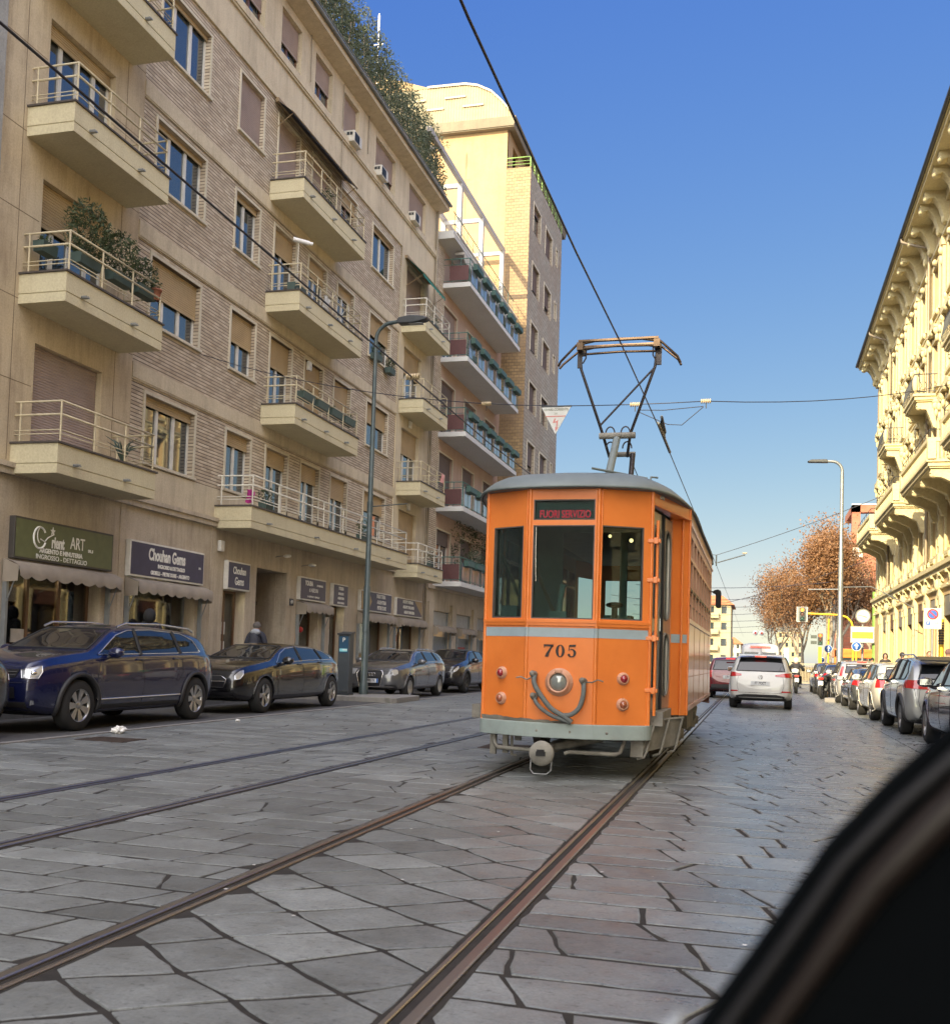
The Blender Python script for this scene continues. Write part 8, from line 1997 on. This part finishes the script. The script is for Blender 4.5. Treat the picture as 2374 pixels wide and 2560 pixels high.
    if hood == 'down': mb = MB(); mb.ball((0, -.07, 1.50), (.13, .10, .085), 14, 8); mb.ball((0, -.02, 1.50), (.11, .09, .06), 14, 8); obj('hood', mb, mat('hood_grey', (.28, .30, .34), .85, bump=.4, scale=9), a, local=True)
    if bag: mb = MB(); mb.ball((0, -.21, 1.24), (.155, .10, .23), 16, 12); mb.ball((0, -.28, 1.16), (.11, .06, .11), 12, 8); obj('backpack', mb, mat('bag_navy', (.022, .024, .035), .7), a, local=True); mb = MB(); [mb.tube([(s_ * .1, -.14, 1.43), (s_ * .11, .03, 1.47), (s_ * .12, .15, 1.35), (s_ * .13, .12, 1.12)], .018, 6).cut() for s_ in (-1, 1)]; obj('strap', mb, MATS['bag_navy'], a, local=True)
    return a
person('man in grey beanie and dark jacket with pale hood, walking away by the doorway', -11.6, 22.6, .12, R(8), 1.66, (.02, .022, .035), (.02, .02, .025), hat=(.10, .09, .085), hood='down', bag=True)
person('person in black behind the blue suv, near the jeweller window', -11.7, 18.2, .12, R(20), 1.72, (.008, .008, .010), (.01, .01, .012), hair=(.012, .010, .010), pose='stand', hood='up')
for lab, x, y, h, c, l, kw in (('man in a dark hooded coat facing the viewer on the right pavement', 5.05, 44.6, 1.60, (.035, .03, .03), (.02, .02, .02), dict(hood='up', rz=pi)), ('person in black with a flat dark cap, farthest left on the right pavement', 4.95, 48.5, 1.45, (.014, .014, .017), (.02, .02, .02), dict(hat=(.02, .02, .02), rz=pi)),
    ('person in a dark blue coat and cap on the right pavement between two piers', 5.05, 39.6, 1.60, (.05, .06, .09), (.02, .02, .03), dict(hat=(.03, .03, .035), rz=0)), ('person in a green jacket with brown hair by the yellow pole', 5.1, 34.0, 1.58, (.02, .16, .05), (.03, .03, .03), dict(hair=(.09, .05, .03), rz=pi)),
    ('person with a mauve hat at the right edge behind the parked cars', 5.0, 30.1, 1.58, (.06, .05, .06), (.03, .03, .03), dict(hat=(.14, .08, .08), rz=0))):
    rz = kw.pop('rz'); person(lab, x, y, .12, rz, h, c, l, group=None, **kw)
# motorcyclist
def moto(lab, x, y, rz, rider, col):
    a = thing('motorcycle', lab, 'motorcycle', (x, y, 0), rz, None, .9)
    for yy in (-.62, .68):
        w_ = obj('wheel', MB().lathe([(.22, -.05), (.30, -.05), (.31, 0), (.30, .05), (.22, .05), (.22, -.05)], (0, yy, .31), 'x', 28), TYRE, a, local=True); mb = MB(); mb.lathe([(.03, -.04), (.03, .04)], (0, yy, .31), 'x', 12)
        for k in range(6): t = k * pi / 3; mb.tube([(0, yy, .31), (0, yy + .22 * cos(t), .31 + .22 * sin(t))], .012, 5)
        obj('rim', mb, RIM, w_, local=True)
    mb = MB(); mb.ball((0, .18, .82), (.16, .26, .15), 14, 8); mb.ball((0, -.45, .78), (.13, .34, .10), 12, 8); mb.ball((0, .55, .9), (.16, .14, .2), 12, 8); obj('fairing', mb, mat('moto_%d' % int(col[0] * 100), col, .3, coat=1), a, local=True)
    mb = MB(); mb.box(-.12, .12, -.25, .3, .3, .68); mb.tube([(.16, -.7, .38), (.16, -.1, .32)], .05, 8); obj('engine', mb, DARKM, a, local=True, bevel=.03)
    mb = MB(); mb.ball((0, -.18, .86), (.14, .36, .06), 12, 6); obj('seat', mb, BLACK, a, local=True)
    mb = MB(); mb.tube([(-.34, .42, 1.06), (-.1, .5, 1.08), (.1, .5, 1.08), (.34, .42, 1.06)], .016, 6)
    for s_ in (-1, 1): mb.tube([(s_ * .08, .5, 1.05), (s_ * .08, .68, .31)], .025, 6); mb.tube([(s_ * .28, .44, 1.08), (s_ * .34, .46, 1.22)], .008, 4); mb.ball((s_ * .35, .46, 1.25), (.06, .02, .04), 8, 6)
    obj('handlebar', mb, DARKM, a, local=True)
    o = obj('tail_light', MB().box(-.09, .09, -.80, -.77, .76, .83), REDON, a, local=True); obj('number_plate', MB().box(-.09, .09, -.82, -.81, .52, .70), PLATEW, a, local=True)
    if rider: person('motorcyclist in dark clothes and a white helmet', x, y - .1, .0, rz, 1.58, (.02, .02, .024), (.02, .02, .022), pose='ride', hat='helmet')
moto('dark motorcycle ridden away beside the white people carrier', 1.62, 44.5, 0, True, (.10, .09, .06))
moto('dark scooter parked between two cars on the right', 2.45, 38.6, R(-20), False, (.03, .03, .035))
